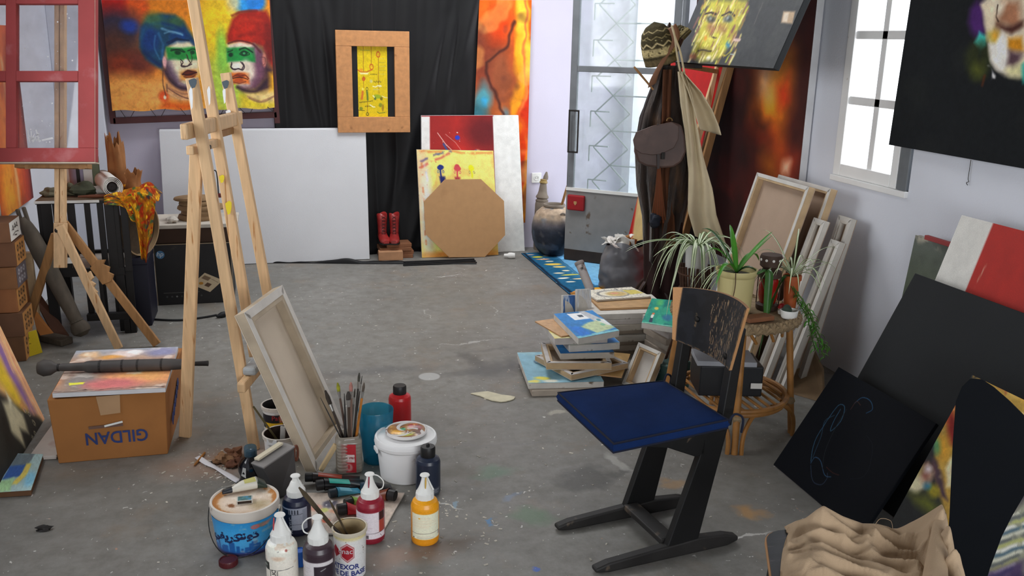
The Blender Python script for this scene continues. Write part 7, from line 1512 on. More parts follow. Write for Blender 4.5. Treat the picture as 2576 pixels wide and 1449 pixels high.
# satchel
m_sat = M('brown_leather', (74, 54, 48), .5, var=.18, scale=12, rgb2=(96, 74, 66), amt=.42, scale2=7, sharp=.2)
t = thing('leather_satchel', 'brown leather satchel with a rounded flap hanging on the coat stand', 'bag', cz(1655, 425, .16))
sat = [(1596, 345), (1604, 330), (1640, 316), (1690, 306), (1710, 312), (1718, 340), (1722, 380), (1710, 405), (1690, 418), (1660, 420), (1622, 415), (1602, 405), (1594, 380)]
MB().prism([cz(x, y, .15) for x, y in sat][::-1], -fh * .06).build('bag_body', m_sat, t, bevel=.012)
flap = [(1592, 352), (1600, 332), (1640, 317), (1690, 306), (1708, 318), (1706, 350), (1695, 372), (1678, 380), (1660, 388), (1640, 390), (1612, 386), (1596, 375)]
MB().prism([cz(x, y, .215) for x, y in flap][::-1], -fh * .010).build('flap', m_sat, t, bevel=.004); flp = t.children[-1]
m_dkl = M('dark_leather', (40, 28, 26), .5)
MB().bar(cz(1655, 312, .222), cz(1656, 425, .222), .014, .004, fh).build('strap', m_dkl, flp, bevel=.001); MB().box(cz(1668, 392, .224), (.022, .01, .04)).build('buckle', m_steel_dark, flp, bevel=.002)
MB().tube(spline([cz(1606, 335, .18), cz(1625, 260, .12), cz(1668, 150, .05), cz(1690, 80, .03)], 6), .009, 7, flat=.35).build('shoulder_strap', m_dkl, t, smooth=True)
MB().tube(arc(cz(1684, 304, .19), .016, 0, PI, 8, rr, (0, 0, 1)), .004, 6).build('ring', M('brass_ring', (130, 100, 60), .4, metal=.5), t, smooth=True)
stp = [cz(1690, 66, .10), cz(1700, 100, .13), cz(1670, 150, .14), cz(1648, 190, .15), cz(1640, 215, .14)]
o = MB().grid(lambda u, v: spline(stp, 6)[min(24, int(round(v * 24)))] + rr * (u - .5) * .045 + V(0, 0, (u - .5) * .03), 4, 25).build('leather_strap', M('tan_leather_strap', (120, 80, 54), .6, var=.15), None, smooth=True, solid=.005); tag(o, 'wide tan leather strap slung over the top of the coat stand', 'strap')
# knitted hat with earflap look
t = thing('knitted_hat', 'dark knitted hat with cream zigzag bands on top of the coat stand', 'hat', cz(1662, 175, .05))
cvh = Cv(120, 70, (58, 52, 36), asp=1.8, wob=.02)
zig = lambda y0, amp, n, w, col: cvh.stroke([(i / (2.0 * n), y0 + (amp if i % 2 else -amp)) for i in range(2 * n + 1)], w, col, .5)
zig(.58, .05, 9, .03, (176, 160, 120)); zig(.40, .035, 9, .018, (140, 126, 90)); zig(.24, .03, 8, .02, (150, 136, 100)); cvh.speck((160, 150, 110), 60, .008, .014, (0, .28, 1, .5)); cvh.rect(0, .66, 1, .84, (176, 160, 116), .9, .02); cvh.speck((70, 60, 40), 60, .01, .02, (0, .66, 1, .84)); cvh.rect(0, .9, 1, 1, (96, 84, 60), 1, .02); cvh.grain(.25, 40)
hc = cz(1663, 160, .04); ha = unit(cz(1648, 70, .06) - hc + V(0, 0, .0));
hx = unit(np.cross(ha, fh)); hy = np.cross(ha, hx); hr = rad(42, hc); hl = np.linalg.norm(cz(1650, 56, .06) - hc) * 1.02
def hat(u, v):
    a = u * 2 * PI; k = np.interp(v, [0, .12, .3, .55, .8, 1], [.02, .55, .86, 1.0, 1.02, .95]); z = hl * (1 - v) ** .8
    pt = hc[None, :] + ha[None, :] * z[:, None] + (hx[None, :] * np.cos(a)[:, None] + hy[None, :] * np.sin(a)[:, None]) * (hr * k)[:, None]; return pt
o = painted('crown', hat, cvh, CLOTHPAINT, t, 1.3); md = o.modifiers.new('s', 'SOLIDIFY'); md.thickness = .006
hc2 = cz(1722, 96, .02)
def hat2(u, v):
    a = u * 2 * PI; k = np.interp(v, [0, .3, .7, 1], [.05, .7, 1.0, 1.05]); ax2 = unit(-rr * .7 + V(0, 0, .65) + fh * .3); x2 = unit(np.cross(ax2, fh)); y2 = np.cross(ax2, x2); z = (1 - v) * .10
    return hc2[None, :] + ax2[None, :] * z[:, None] + (x2[None, :] * np.cos(a)[:, None] + y2[None, :] * np.sin(a)[:, None] * .6) * (.055 * k)[:, None]
t2 = thing('woolly_beanie', 'small brown and cream woolly hat hooked behind the knitted hat', 'hat', hc2 - V(0, 0, .05)); o = painted('crown', hat2, cvh, CLOTHPAINT, t2, .9); md = o.modifiers.new('s', 'SOLIDIFY'); md.thickness = .006
# beige cloth bag hanging on the right
m_beige = M('beige_cotton', (206, 190, 158), .95, var=.08, scale=8, rgb2=(120, 96, 66), amt=.34, scale2=13, sharp=.12, bump=.1, bscale=200)
Lb = edge([(0, 1705), (.2, 1712), (.35, 1722), (.6, 1732), (.84, 1730), (1, 1748)]); Rb = edge([(0, 1722), (.15, 1742), (.3, 1752), (.5, 1768), (.7, 1792), (.84, 1802), (1, 1830)])
def beige(u, v): return cz(lerp(Lb(v), Rb(v), u), 180 + 420 * v + (-12 + 60 * u) * max(0, v - .75) * 2, .16 + .02 * math.sin(u * 5 + v * 3) + .012 * math.sin(u * 13 + v * 7))
o = MB().grid(beige, 20, 44).build('beige_cloth', m_beige, None, smooth=True, solid=.004, angle=80); tag(o, 'long beige cotton cloth hanging on the right of the coat stand', 'cloth')
Lb2 = edge([(0, 1712), (.3, 1730), (.6, 1744), (.8, 1752), (1, 1762)]); Rb2 = edge([(0, 1722), (.3, 1764), (.6, 1792), (.85, 1808), (1, 1814)])
def beige2(u, v): return cz(lerp(Lb2(v), Rb2(v), u), 185 + 155 * v - (14 * (1 - u)) * v, .10 + .09 * (2 * u - 1) ** 2 - .02 * v)
t = thing('beige_hood', 'folded beige cotton pouch sagging beside the coat stand', 'cloth', cz(1790, 340, .1)); MB().grid(beige2, 14, 24).build('pouch', m_beige, t, smooth=True, solid=.004, angle=80)
for x0, x1 in ((1692, 1712), (1700, 1722)): MB().tube(spline([cz(1690, 64, .12), cz(1697, 90, .15), cz((x0 + x1) / 2, 130, .15), cz(x1, 186, .14)], 5), .007, 7, flat=.4).build('pouch_strap', m_beige, t, smooth=True)
a = cz(1595, 168, .12); b = cz(1637, 218, .1); o = MB().tube([a, lerp(a, b, .1), b, b + (b - a) * .15], [.005, .007, .006, .006], 8).build('drum_stick', m_pine_dark, smooth=True); tag(o, 'thin wooden stick poking out left of the coat', 'stick')
# dark bundle under the coat: folded blanket and blue pouch
o = MB().grid(lambda u, v: cz(1668 - math.cos(u * 2 * PI) * (46 + 6 * math.sin(3 * u * 2 * PI)), 560 + 240 * v, math.sin(u * 2 * PI) * .11 * (1 + .15 * math.sin(u * 44))), 48, 16, cu=True).build('blanket', M('maroon_blanket', (40, 20, 18), .95, var=.3, scale=12), None, smooth=True, solid=.004, angle=80); tag(o, 'dark maroon blanket hanging low behind the plants', 'blanket')
c = cz(1647, 556, .16); lump('blue_pouch', 'small dark blue pouch hanging under the tassels', 'pouch', c, (.035, .03, .045), M('dark_blue_cloth', (24, 30, 44), .7, var=.2), .3, 10, 91)

# ---- rubbish bag with paper, cardboard tube
bc = (G(1520, 726) + G(1636, 738)) / 2 * V(1, 1, 0) + fh * .06 - rr * .02; hz_ = PF(1575, 610, bc)[2]
m_bag = M('black_bin_liner', (104, 105, 110), .32, var=.3, scale=5, spec=.6, bump=.35, bscale=7)
t = thing('rubbish_bag', 'full grey-black plastic rubbish bag stuffed with white paper', 'bag', bc)
rg = np.random.RandomState(4); kk = rg.randn(9, 3) * 3.2; ph = rg.rand(9) * 6
def bag(u, v):
    a = u * 2 * PI; k = np.interp(v, [0, .05, .25, .5, .8, 1], [.80, .98, 1.0, .97, .88, .74]); r_ = .178 * k
    d = V(math.cos(a), math.sin(a), v * 2); r_ *= 1 + .05 * sum(abs(math.sin(q @ d + p_)) - .6 for q, p_ in zip(kk, ph)) / 2
    top = hz_ * (1 + .05 * math.sin(a * 3 + 1)); return bc + rr * math.cos(a) * r_ + fh * math.sin(a) * r_ * .8 + V(0, 0, v * top)
MB().grid(bag, 60, 36, cu=True).build('sack', m_bag, t, smooth=True, angle=60)
pz_ = hz_ * .93
for i in range(11):
    a = rg.rand() * 6.28; r_ = .09 * rg.rand(); c = bc + rr * (math.cos(a) * r_ - .05) + fh * math.sin(a) * r_ + V(0, 0, pz_ + .02 * rg.rand())
    s = .07 + .05 * rg.rand(); n1 = unit(rg.randn(3)); e1 = unit(np.cross(n1, V(0, 0, 1) + .3 * rg.randn(3))); e2_ = np.cross(n1, e1)
    MB().grid(lambda u, v, c=c, e1=e1, e2_=e2_, n1=n1, s=s: c + e1 * (u - .5) * s * 1.5 + e2_ * (v - .5) * s + n1 * .012 * math.sin(u * 7 + v * 5) + V(0, 0, .02), 6, 6).build('waste_paper', (m_paper, m_paper, m_kraft)[i % 3], t, smooth=True, solid=.001)
a = PF(1486, 722, bc - fh * .2 - rr * .1); a[2] = .036; b = PF(1456, 658, a + fh * .10)
t = thing('cardboard_tube', 'grey paint-stained cardboard tube leaning against the rubbish bag', 'tube', a * V(1, 1, 0))
d = b - a; L_ = np.linalg.norm(d)
MB().lathe([(.030, 0), (.031, L_), (.027, L_), (.026, .02)], a, 22, axis=d).build('tube', M('stained_tube', (176, 168, 164), .7, var=.12, scale=9, rgb2=(36, 30, 28), amt=.46, scale2=5, sharp=.04), t, smooth=True)
MB().lathe([(.033, L_ - .025), (.034, L_ - .018), (.034, L_ - .004), (.031, L_)], a, 22, axis=d, cap0=False, cap1=False).build('rim', M('tube_rim', (140, 132, 128), .6), t, smooth=True)

# ---- stretched canvases leaning on the right wall, backs to the room
m_fold2 = M('canvas_fold_white', (206, 202, 196), .85, var=.08, scale=12); m_back2 = M('raw_canvas_brown', (176, 152, 132), .9, var=.06, scale=6, bump=.1, bscale=240)
m_wst = M('whitewashed_bar', (208, 202, 192), .8, var=.08, scale=12)
def lean_back(lab, xt, xb, yf, yn, z, th=.04, bw=.032, nm='leaning_canvas', fold=m_fold2, back=m_back2):
    stretcher_back(nm, lab, (xt, yf, z), (xt, yn, z), (xb, yn, .002), (xb, yf, .002), th, bw, m_wst if th < .04 else m_stretch, back, 'canvases leaning on the right wall', fold=fold)
lean_back('brown backed stretched canvas at the front of the group leaning below the dark red painting', 2.62, 2.33, 4.56, 4.04, 1.015)
lean_back('stretched canvas leaning between the front one and the right wall', 2.72, 2.45, 4.50, 4.00, 1.01)
lean_back('narrow white edged canvas leaning behind the plant stool', 2.66, 2.40, 4.03, 3.93, .86, .03, .03)
lean_back('thick white canvas leaning edge-on behind the plant stool', 2.70, 2.46, 3.925, 3.845, .77, .035, .03)
lean_back('narrow stretched canvas nearest the window shadow on the right wall', 2.78, 2.58, 4.0, 3.885, .875, .03, .035)
# weathered plank
b0 = G(2045, 1004); o = MB().prism([V(b0[0] - .08, b0[1] + .1, .001), V(b0[0] + .02, b0[1] - .06, .001), PX(2068, 930, 2.70), PX(2030, 850, 2.78), PX(2000, 880, 2.74)], V(.02, .012, 0)).build('weathered_plank', M('cracked_plank', (134, 110, 82), .85, var=.2, scale=8, rgb2=(60, 46, 34), amt=.36, scale2=9), bevel=.003); tag(o, 'weathered cracked plank leaning low against the right wall', 'plank')

# ---- big black painting with a face on the right wall (right edge of the view)
xw = XR - .04; zb = PX(2250, 364, xw)[2]; yl = PX(2250, 364, xw)[1]
TL = V(xw - .0, yl, 2.35); BL = V(xw - .03, yl, zb); TR = V(xw, 2.45, 2.35); BR = V(xw - .03, 2.45, zb)
cv = Cv(330, 260, (24, 26, 28), asp=(yl - 2.45) / (2.35 - zb), wob=.02, ws=12); p = PC(cv, uvof(TL, TR, BL)); cv.blotch((30, 32, 32), .55, 4, .7)
p.poly([(2440, 20), (2458, 0), (2478, 5), (2482, 80), (2466, 100), (2445, 80), (2436, 55)], (70, 36, 96), .02); p.poly([(2450, 105), (2465, 78), (2482, 95), (2478, 118), (2465, 130), (2464, 150), (2460, 120)], (60, 180, 176), .008)
p.ell(2462, 150, 24, 42, (70, 80, 24), .6, .8); p.ell(2464, 148, 15, 32, (28, 30, 24), .5, .9); p.ell(2460, 175, 10, 10, (120, 126, 40), .6, .6)
p.poly([(2470, 8), (2500, -20), (2600, -20), (2600, 170), (2562, 190), (2530, 195), (2505, 172), (2488, 140), (2482, 95), (2480, 50)], (206, 192, 168), .012)
p.poly([(2520, 0), (2560, 0), (2570, 60), (2545, 66), (2512, 62), (2508, 40)], (150, 90, 60), .02, .8); p.poly([(2500, 0), (2530, 5), (2520, 40), (2510, 60), (2505, 40)], (226, 214, 190), .015); p.poly([(2508, 62), (2530, 66), (2555, 56), (2576, 52), (2576, 66), (2545, 84), (2518, 78)], (70, 40, 34), .012)
p.poly([(2484, 82), (2500, 70), (2516, 82), (2515, 106), (2498, 115), (2482, 104)], (176, 166, 90), .012, .9); p.ell(2505, 94, 7, 10, (226, 160, 40)); p.poly([(2536, 98), (2570, 92), (2574, 124), (2545, 130), (2536, 118)], (196, 130, 30), .012); p.poly([(2486, 115), (2505, 112), (2520, 80), (2532, 98), (2538, 140), (2530, 185), (2515, 180), (2492, 150)], (226, 222, 214), .01); p.poly([(2538, 128), (2572, 130), (2566, 150), (2550, 172), (2535, 165)], (84, 62, 70), .015); p.poly([(2530, 180), (2560, 160), (2576, 150), (2576, 190), (2540, 194)], (206, 200, 150), .015); p.ell(2510, 60, 8, 20, (110, 70, 50), .5, .6); p.stroke([(2510, 10), (2508, 45), (2514, 58)], 4, (70, 50, 40)); p.stroke([(2487, 170), (2500, 195)], 14, (206, 204, 204), .5, .9, .5); p.stroke([(2478, 190), (2472, 215)], 8, (90, 44, 24), .8, .7); p.poly([(2572, 160), (2580, 150), (2580, 200), (2573, 205)], (40, 160, 150), .01)
p.poly([(2476, 12), (2500, 5), (2506, 60), (2498, 80), (2485, 78)], (222, 206, 176), .012); cv.grain(.1, 60)
panel('black_face_painting', 'large black canvas with a pale multicoloured face hanging beside the window', 'painting', TL, TR, BR, BL, .03, cv, m_blackboard, PAINT_MATTE, k=1.3, body_name='canvas')
g = PX(2440, 420, XR - .008); t = thing('picture_hook', 'thin wire hook hanging below the black face painting', 'hook', g - V(0, 0, .08)); MB().tube(spline([g + V(-.0, 0, .03), g, g - V(0, 0, .05), g - V(0, .006, .062), g - V(0, -.006, .068), g - V(0, .002, .078)], 4), .0015, 5).build('wire', m_steel_dark, t)

# ---- canvases and boards leaning at the right
def lean_front(nm, lab, xt, xb, yf, yn, z, th, body, cv=None, k=1.2, zb=.002, yo=0.0):
    return panel(nm, lab, 'painting', (xt, yf, z), (xt, yn, z), (xb, yn - yo, zb), (xb, yf - yo, zb), th, cv, body, None, k, body_name='canvas')
a = PX(2303, 596, 2.84); b = PX(2376, 608, 2.84)
cv = Cv(60, 100, (86, 92, 80), wob=.05); cv.grad([(0, (92, 98, 92)), (.5, (84, 96, 70)), (.75, (110, 100, 50)), (1, (40, 40, 44))]); cv.stroke([(0, .02), (1, .03)], .03, (190, 180, 160), .8, .7, .45); cv.blotch((110, 118, 110), .6, 6, .6); cv.grain(.1, 20)
lean_front('grey_green_canvas', 'grey-green canvas leaning behind the red and white one at the right wall', 2.84, 2.76, a[1], b[1] - .3, (a[2] + b[2]) / 2, .03, m_canvas_edge, cv)
o = MB().bar((2.815, a[1] - .1, (a[2] + b[2]) / 2 + .012), (2.815, b[1] - .28, (a[2] + b[2]) / 2 + .012), .02, .02).build('wood_strip', m_redwood, bevel=.002); tag(o, 'thin reddish wood strip lying on the top edge of the grey-green canvas', 'strip')
a = PX(2420, 541, 2.74); yn = 2.35
TL = V(2.74, a[1], a[2]); TR = V(2.74, yn, a[2]); BL = V(2.42, a[1], .002); BR = V(2.42, yn, .002)
cv = Cv(150, 150, (206, 204, 198)); p = PC(cv, uvof(TL, TR, BL)); p.poly([(2508, 540), (3600, 640), (3600, 1500), (2300, 1000), (2430, 730)], (164, 38, 30), .004); p.stroke([(2495, 640), (2440, 745)], 4, (200, 150, 130), .7, .8, .35); cv.ell(.95, .5, .05, .03, (60, 150, 90)); cv.grain(.05, 20)
panel('red_and_white_board', 'white and red canvas leaning behind the big black canvas', 'painting', TL, TR, BR, BL, .03, cv, m_canvas_edge, k=1.2, body_name='canvas')
a = PX(2302, 687, 2.58); panel('large_black_canvas', 'large plain black canvas leaning against the right wall', 'canvas', V(2.58, a[1], a[2]), V(2.58, 2.05, a[2]), V(2.20, 2.05, .002), V(2.20, a[1], .002), .03, None, m_blackboard)
BLb = G(1946, 1170) * V(1, 1, 0) + V(0, 0, .002); TLb = PX(2110, 926, 2.26); TRb = PX(2356, 1062, 2.26); TLb[2] = TRb[2] = (TLb[2] + TRb[2]) / 2; BRb = BLb + (TRb - TLb)
cv = Cv(260, 210, (20, 23, 30), asp=1.2, wob=.01); p = PC(cv, uvof(TLb, TRb, BLb)); thin = 1.5
for l, c_ in (([(2040, 1160), (2050, 1110), (2080, 1060), (2110, 1020), (2125, 1025), (2115, 1060), (2090, 1085), (2095, 1065), (2115, 1030)], (90, 150, 190)), ([(2045, 1150), (2065, 1100), (2075, 1060), (2100, 1045)], (70, 110, 140)), ([(2150, 1015), (2170, 1000), (2190, 1010), (2195, 1030), (2180, 1040)], (70, 130, 180)), ([(2040, 1165), (2050, 1150), (2065, 1160), (2075, 1195), (2090, 1200)], (90, 140, 190)), ([(2040, 1170), (2045, 1210), (2065, 1220), (2080, 1205), (2082, 1190)], (80, 100, 130)), ([(2180, 1095), (2195, 1120), (2190, 1170), (2170, 1200), (2140, 1205)], (40, 46, 54)), ([(2140, 1030), (2155, 1010), (2165, 1020)], (110, 70, 60)), ([(2080, 1175), (2095, 1190), (2110, 1195)], (110, 60, 50)), ([(2130, 1030), (2100, 1080), (2075, 1140), (2070, 1180)], (60, 66, 70))): p.stroke([tuple(q) for q in spline([V(*q_, 0)[:2] for q_ in l], 4)], thin, c_, .8, .8)
panel('sketched_black_board', 'black board with a faint blue chalk sketch leaning before the large black canvas', 'board', TLb, TRb, BRb, BLb, .016, cv, m_blackboard2, PAINT_MATTE, k=.62)
# colourful portrait board
TLc2 = V(2.30, 2.45, .62); BLc2 = V(2.02, 2.45, .002); TRc2 = V(2.30, 1.75, .62); BRc2 = V(2.02, 1.75, .002)
cv = Cv(260, 240, (34, 36, 36), asp=1.05, wob=.02, ws=14); p = PC(cv, uvof(TLc2, TRc2, BLc2))
p.poly([(2400, 1000), (2440, 960), (2520, 930), (2600, 900), (2600, 1400), (2400, 1400), (2362, 1240), (2350, 1150), (2352, 1100), (2360, 1060)], (176, 140, 60), .015); p.poly([(2360, 1060), (2410, 1000), (2412, 1030), (2385, 1070)], (190, 110, 50), .015); p.ell(2396, 1080, 12, 40, (130, 26, 20)); p.ell(2358, 1125, 9, 18, (40, 140, 110)); p.ell(2375, 1130, 16, 30, (206, 150, 40), .5, .8); p.poly([(2378, 1180), (2400, 1140), (2400, 1230), (2382, 1225)], (214, 200, 160), .012); p.poly([(2342, 1150), (2356, 1160), (2375, 1215), (2385, 1260), (2370, 1250), (2348, 1190)], (70, 50, 60), .012)
p.poly([(2270, 1225), (2300, 1180), (2335, 1165), (2350, 1190), (2340, 1220), (2310, 1240)], (190, 180, 150), .015); p.ell(2330, 1190, 16, 24, (130, 70, 60), .5, .8); p.ell(2335, 1180, 8, 6, (216, 212, 220)); p.ell(2300, 1215, 20, 18, (216, 210, 170), .5, .9); p.ell(2305, 1180, 14, 12, (150, 150, 60), .5, .7); p.ell(2350, 1235, 15, 16, (176, 160, 30)); p.ell(2352, 1236, 7, 8, (120, 110, 30)); p.ell(2334, 1222, 8, 8, (50, 120, 150)); p.poly([(2290, 1245), (2330, 1245), (2360, 1275), (2345, 1295), (2320, 1280)], (110, 116, 30), .03, .8)
p.ell(2545, 945, 34, 18, (140, 140, 40)); p.ell(2570, 935, 14, 14, (220, 220, 200)); p.poly([(2515, 965), (2576, 950), (2620, 960), (2620, 1040), (2560, 1000)], (206, 160, 60), .015); p.ell(2560, 985, 18, 10, (226, 200, 130), .5, .8); p.ell(2530, 968, 14, 7, (190, 90, 60));
for i in range(50): x, y = 2350 + 230 * RNG.rand(), 930 + 330 * RNG.rand(); p.stroke([(x, y), (x + 12 * (RNG.rand() - .5), y + 18 * (RNG.rand() - .5))], 7, ((206, 150, 50), (226, 206, 150), (150, 60, 40), (190, 170, 60))[i % 4], .7, .55 if x > 2420 else .25, .3)
cv.grain(.12, 40)
panel('colourful_portrait_board', 'black board with a thickly painted yellow and red face leaning at the right', 'painting', TLc2, TRc2, BRc2, BLc2, .014, cv, m_blackboard, k=1.35)
# black cut-out board in front, with a rough edge
nrm = unit(-fh * .8 - rr * .6); cutp = [(2376, 1500), (2388, 1300), (2396, 1120), (2404, 1010), (2420, 972), (2440, 953), (2470, 955), (2500, 975), (2540, 1010), (2580, 1050), (2640, 1100), (2640, 1180), (2580, 1240), (2545, 1300), (2520, 1350), (2490, 1430), (2470, 1500)]
cb_ = V(1.86, 2.02, 0); pts = [PN(x, y, cb_, nrm) for x, y in cutp]
o = MB().prism(pts[::-1], -nrm * .006).build('black_cutout_board', m_blackboard2, None, bevel=.0012); tag(o, 'black board with a cut curved outline leaning at the right front', 'board')
# pale portrait behind it at the right edge
TLd = V(2.16, 2.10, .42); BLd = V(1.98, 2.10, .002); TRd = V(2.16, 1.45, .42); BRd = V(1.98, 1.45, .002)
cv = Cv(150, 110, (70, 64, 70), asp=1.4, wob=.03); p = PC(cv, uvof(TLd, TRd, BLd)); p.poly([(2480, 1449), (2500, 1380), (2545, 1290), (2600, 1240), (2640, 1400), (2600, 1449)], (150, 150, 130), .03)
for i in range(16): y = 1260 + 12 * i; x = 2600 - (y - 1240) * .5; p.stroke([(x - 60, y + 40), (x - 10, y + 26), (x + 40, y + 6)], 9, ((206, 206, 190), (90, 96, 96), (176, 180, 110), (226, 226, 220), (70, 100, 120))[i % 5], .6, .9, .25)
p.poly([(2480, 1440), (2576, 1410), (2576, 1470), (2480, 1470)], (60, 40, 90), .03, .8)
panel('swirl_portrait', 'canvas with swirling white and grey brush strokes at the right edge', 'painting', TLd, TRd, BRd, BLd, .016, cv, m_blackboard, k=1.3)
# school chair
fc = V(-.99, -.14, 0); fc = unit(fc); sc = V(-fc[1], fc[0], 0); sc = sc if sc[1] < 0 else -sc; bk = -fc; OC = V(1.20, 2.69, 0)
def CH(a, s, z): return OC + bk * a + sc * s + V(0, 0, z)
m_chair = M('worn_black_chair_paint', (16, 16, 17), .45, var=.25, scale=9, rgb2=(74, 62, 50), amt=.30, scale2=22, sharp=.05, spec=.4)
m_skid = M('scuffed_black_skid', (34, 32, 31), .6, var=.3, scale=10, rgb2=(90, 78, 66), amt=.36, scale2=14)
t = thing('school_chair', 'black painted wooden cantilever school chair with worn backrest', 'chair', OC)
for s in (.145, -.145):
    def pl(l, s=s, w=.028): return MB().prism([CH(a, s - w / 2, z) for a, z in l], sc * w)
    pl([(.02, .035), (.145, .035), (.225, .42), (.235, .47), (.145, .47), (.125, .36)]).build('leg', m_chair, t, bevel=.004)
    pl([(-.25, .008), (-.20, .0), (.27, .0), (.315, .012), (.315, .028), (.26, .045), (.15, .055), (.02, .048), (-.2, .034), (-.25, .022)], w=.036).build('skid', m_skid, t, bevel=.006)
    pl([(-.19, .455), (.146, .455), (.146, .37), (.11, .365), (.0, .415)]).build('seat_bracket', m_chair, t, bevel=.004)
    pl([(.197, .46), (.243, .46), (.268, .80), (.232, .80)], w=.034).build('back_post', m_chair, t, bevel=.004)
MB().bar(CH(.045, -.13, .05), CH(.045, .13, .05), .06, .022).build('cross_rail', m_skid, t, bevel=.004)
MB().prism([CH(a, s, .456) for a, s in ((-.22, -.19), (-.22, .19), (.2, .19), (.2, -.19))][::-1], V(0, 0, .016)).build('seat_board', m_chair, t, bevel=.006)
# curved backrest with worn paint
TLk, TRk, BRk, BLk = PN(1700, 722, CH(.20, 0, 0), fc), PN(1886, 775, CH(.20, 0, 0), fc), PN(1835, 932, CH(.20, 0, 0), fc), PN(1692, 853, CH(.20, 0, 0), fc)
cv = Cv(150, 110, (26, 28, 32), asp=1.7); cv.blotch((36, 38, 44), .5, 6, .7)
rg = np.random.RandomState(9)
for i in range(190):
    u = .42 + .5 * rg.rand(); v = rg.rand(); l = .03 + .13 * rg.rand() ** 2; w = .004 + .008 * rg.rand();
    if u < .5 and rg.rand() < .5: continue
    cv.stroke([(u, v), (u - .012 * rg.rand(), v + l)], w, ((176, 140, 100), (150, 116, 84), (196, 164, 126))[i % 3], .6, .75)
cv.stroke([(.26, .42), (.25, .62)], .035, (150, 120, 84), .8, .8, .4); cv.stroke([(.52, .36), (.48, .58)], .05, (176, 138, 96), .8, .8, .42); cv.stroke([(.66, .7), (.62, .95)], .05, (176, 144, 104), .8, .8, .42); cv.stroke([(.985, .05), (.985, 1)], .035, (170, 130, 84), .6, .8, .35); cv.stroke([(.0, .985), (1, .985)], .02, (150, 116, 80), .6, .6, .4)
cv.poly([(-.1, -.1), (.10, -.1), (.075, .25), (.05, .6), (.035, 1.1), (-.1, 1.1)], (196, 146, 100), .012)
def bfn(off):
    def fn(u, v):
        p_ = quadfn(TLk, TRk, BRk, BLk)(u, v); c_ = -.045 * (1 - (2 * u - 1) ** 2) + off - .010 * v; p_ = p_ + fc[None, :] * c_[:, None]; p_[:, 2] += .012 * (1 - (2 * u - 1) ** 2) * (1 - 2 * v); return p_
    return fn
bkr = painted('backrest', bfn(.012), cv, PAINT_GLOSS, t, 1.15)
m_bw_ = M('bare_ply', (176, 130, 86), .6, var=.12)
bb = MB(); n1, n2 = 24, 6; Ug, Vg = np.meshgrid(np.linspace(0, 1, n1), np.linspace(0, 1, n2)); A = bfn(.0115)(Ug.ravel(), Vg.ravel()); B = bfn(.0)(Ug.ravel(), Vg.ravel())
bb.add(list(B), [(j * n1 + i, j * n1 + i + 1, (j + 1) * n1 + i + 1, (j + 1) * n1 + i) for j in range(n2 - 1) for i in range(n1 - 1)])
ring = [j for j in range(n1)] + [j * n1 + n1 - 1 for j in range(1, n2)] + [(n2 - 1) * n1 + i for i in range(n1 - 2, -1, -1)] + [j * n1 for j in range(n2 - 2, 0, -1)]
RA = [A[i] for i in ring]; RB = [B[i] for i in ring]; m_ = len(ring); bb.add(RA + RB, [(i, (i + 1) % m_, (i + 1) % m_ + m_, i + m_) for i in range(m_)])
bb.build('backrest_edge', m_bw_, bkr, smooth=True)
def bpt(u, v, o): return bfn(o)(np.array([u]), np.array([v]))[0]
for u, v in ((.27, .5), (.80, .86)): MB().lathe([(.011, 0), (.010, .004), (.004, .006), (.001, .006)], bpt(u, v, .0125), 16, axis=fc).build('screw', m_steel_dark, bkr, smooth=True)
# seat cushion, a thing of its own
cq = [G(1405, 979, .52), G(1545, 1106, .52), G(1832, 1046, .52), G(1670, 950, .52)]; m_cush = M('navy_cushion_cotton', (20, 41, 84), .95, var=.12, scale=10, bump=.15, bscale=240, spec=.1)
t = thing('seat_cushion', 'flat navy blue seat cushion with piped edges on the school chair', 'cushion', V(*(sum(cq) / 4)[:2], .473))
def cush(u, v, zz):
    p_ = lerp(lerp(cq[0], cq[3], u), lerp(cq[1], cq[2], u), v); e = (1 - (2 * u - 1) ** 4) * (1 - (2 * v - 1) ** 4); return V(p_[0], p_[1], zz(e))
top = lambda e: .506 + .015 * e ** .6; bot = lambda e: .476 - .0 * e
mb = MB().grid(lambda u, v: cush(u, v, top), 24, 24); mb.grid(lambda u, v: cush(u, 1 - v, bot), 24, 24)
c_ = [cush(u, v, lambda e: 0) for u, v in [(i / 23, 0) for i in range(24)] + [(1, i / 23) for i in range(1, 24)] + [(1 - i / 23, 1) for i in range(1, 24)] + [(0, 1 - i / 23) for i in range(1, 23)]]
n_ = len(c_); mid_ = sum(c_) / n_
mb.add([V(p_[0], p_[1], .506) for p_ in c_] + [V(*(p_ + unit(p_ - mid_) * .008)[:2], .491) for p_ in c_] + [V(p_[0], p_[1], .476) for p_ in c_], [(i + k * n_, (i + 1) % n_ + k * n_, (i + 1) % n_ + (k + 1) * n_, i + (k + 1) * n_) for k in range(2) for i in range(n_)])
mb.build('pad', m_cush, t, smooth=True, angle=60)
m_pip = M('dark_navy_piping', (16, 22, 42), .9)
for z in (.506, .477): MB().tube([V(*(p_ + unit(p_ - mid_) * .001)[:2], z) for p_ in c_], .0035, 6, closed=True).build('piping', m_pip, t, smooth=True)
for k, o_ in ((3, V(.015, .012, 0)), (2, V(.02, -.004, 0))):
    q0 = V(*cq[k][:2], .49); MB().tube(spline([q0, q0 + o_ + V(0, 0, .035), q0 + o_ * 2 + V(.01, 0, .02), q0 + o_ * 2.4 + V(0, 0, -.03)], 5), .004, 6).build('tie', m_pip, t, smooth=True)

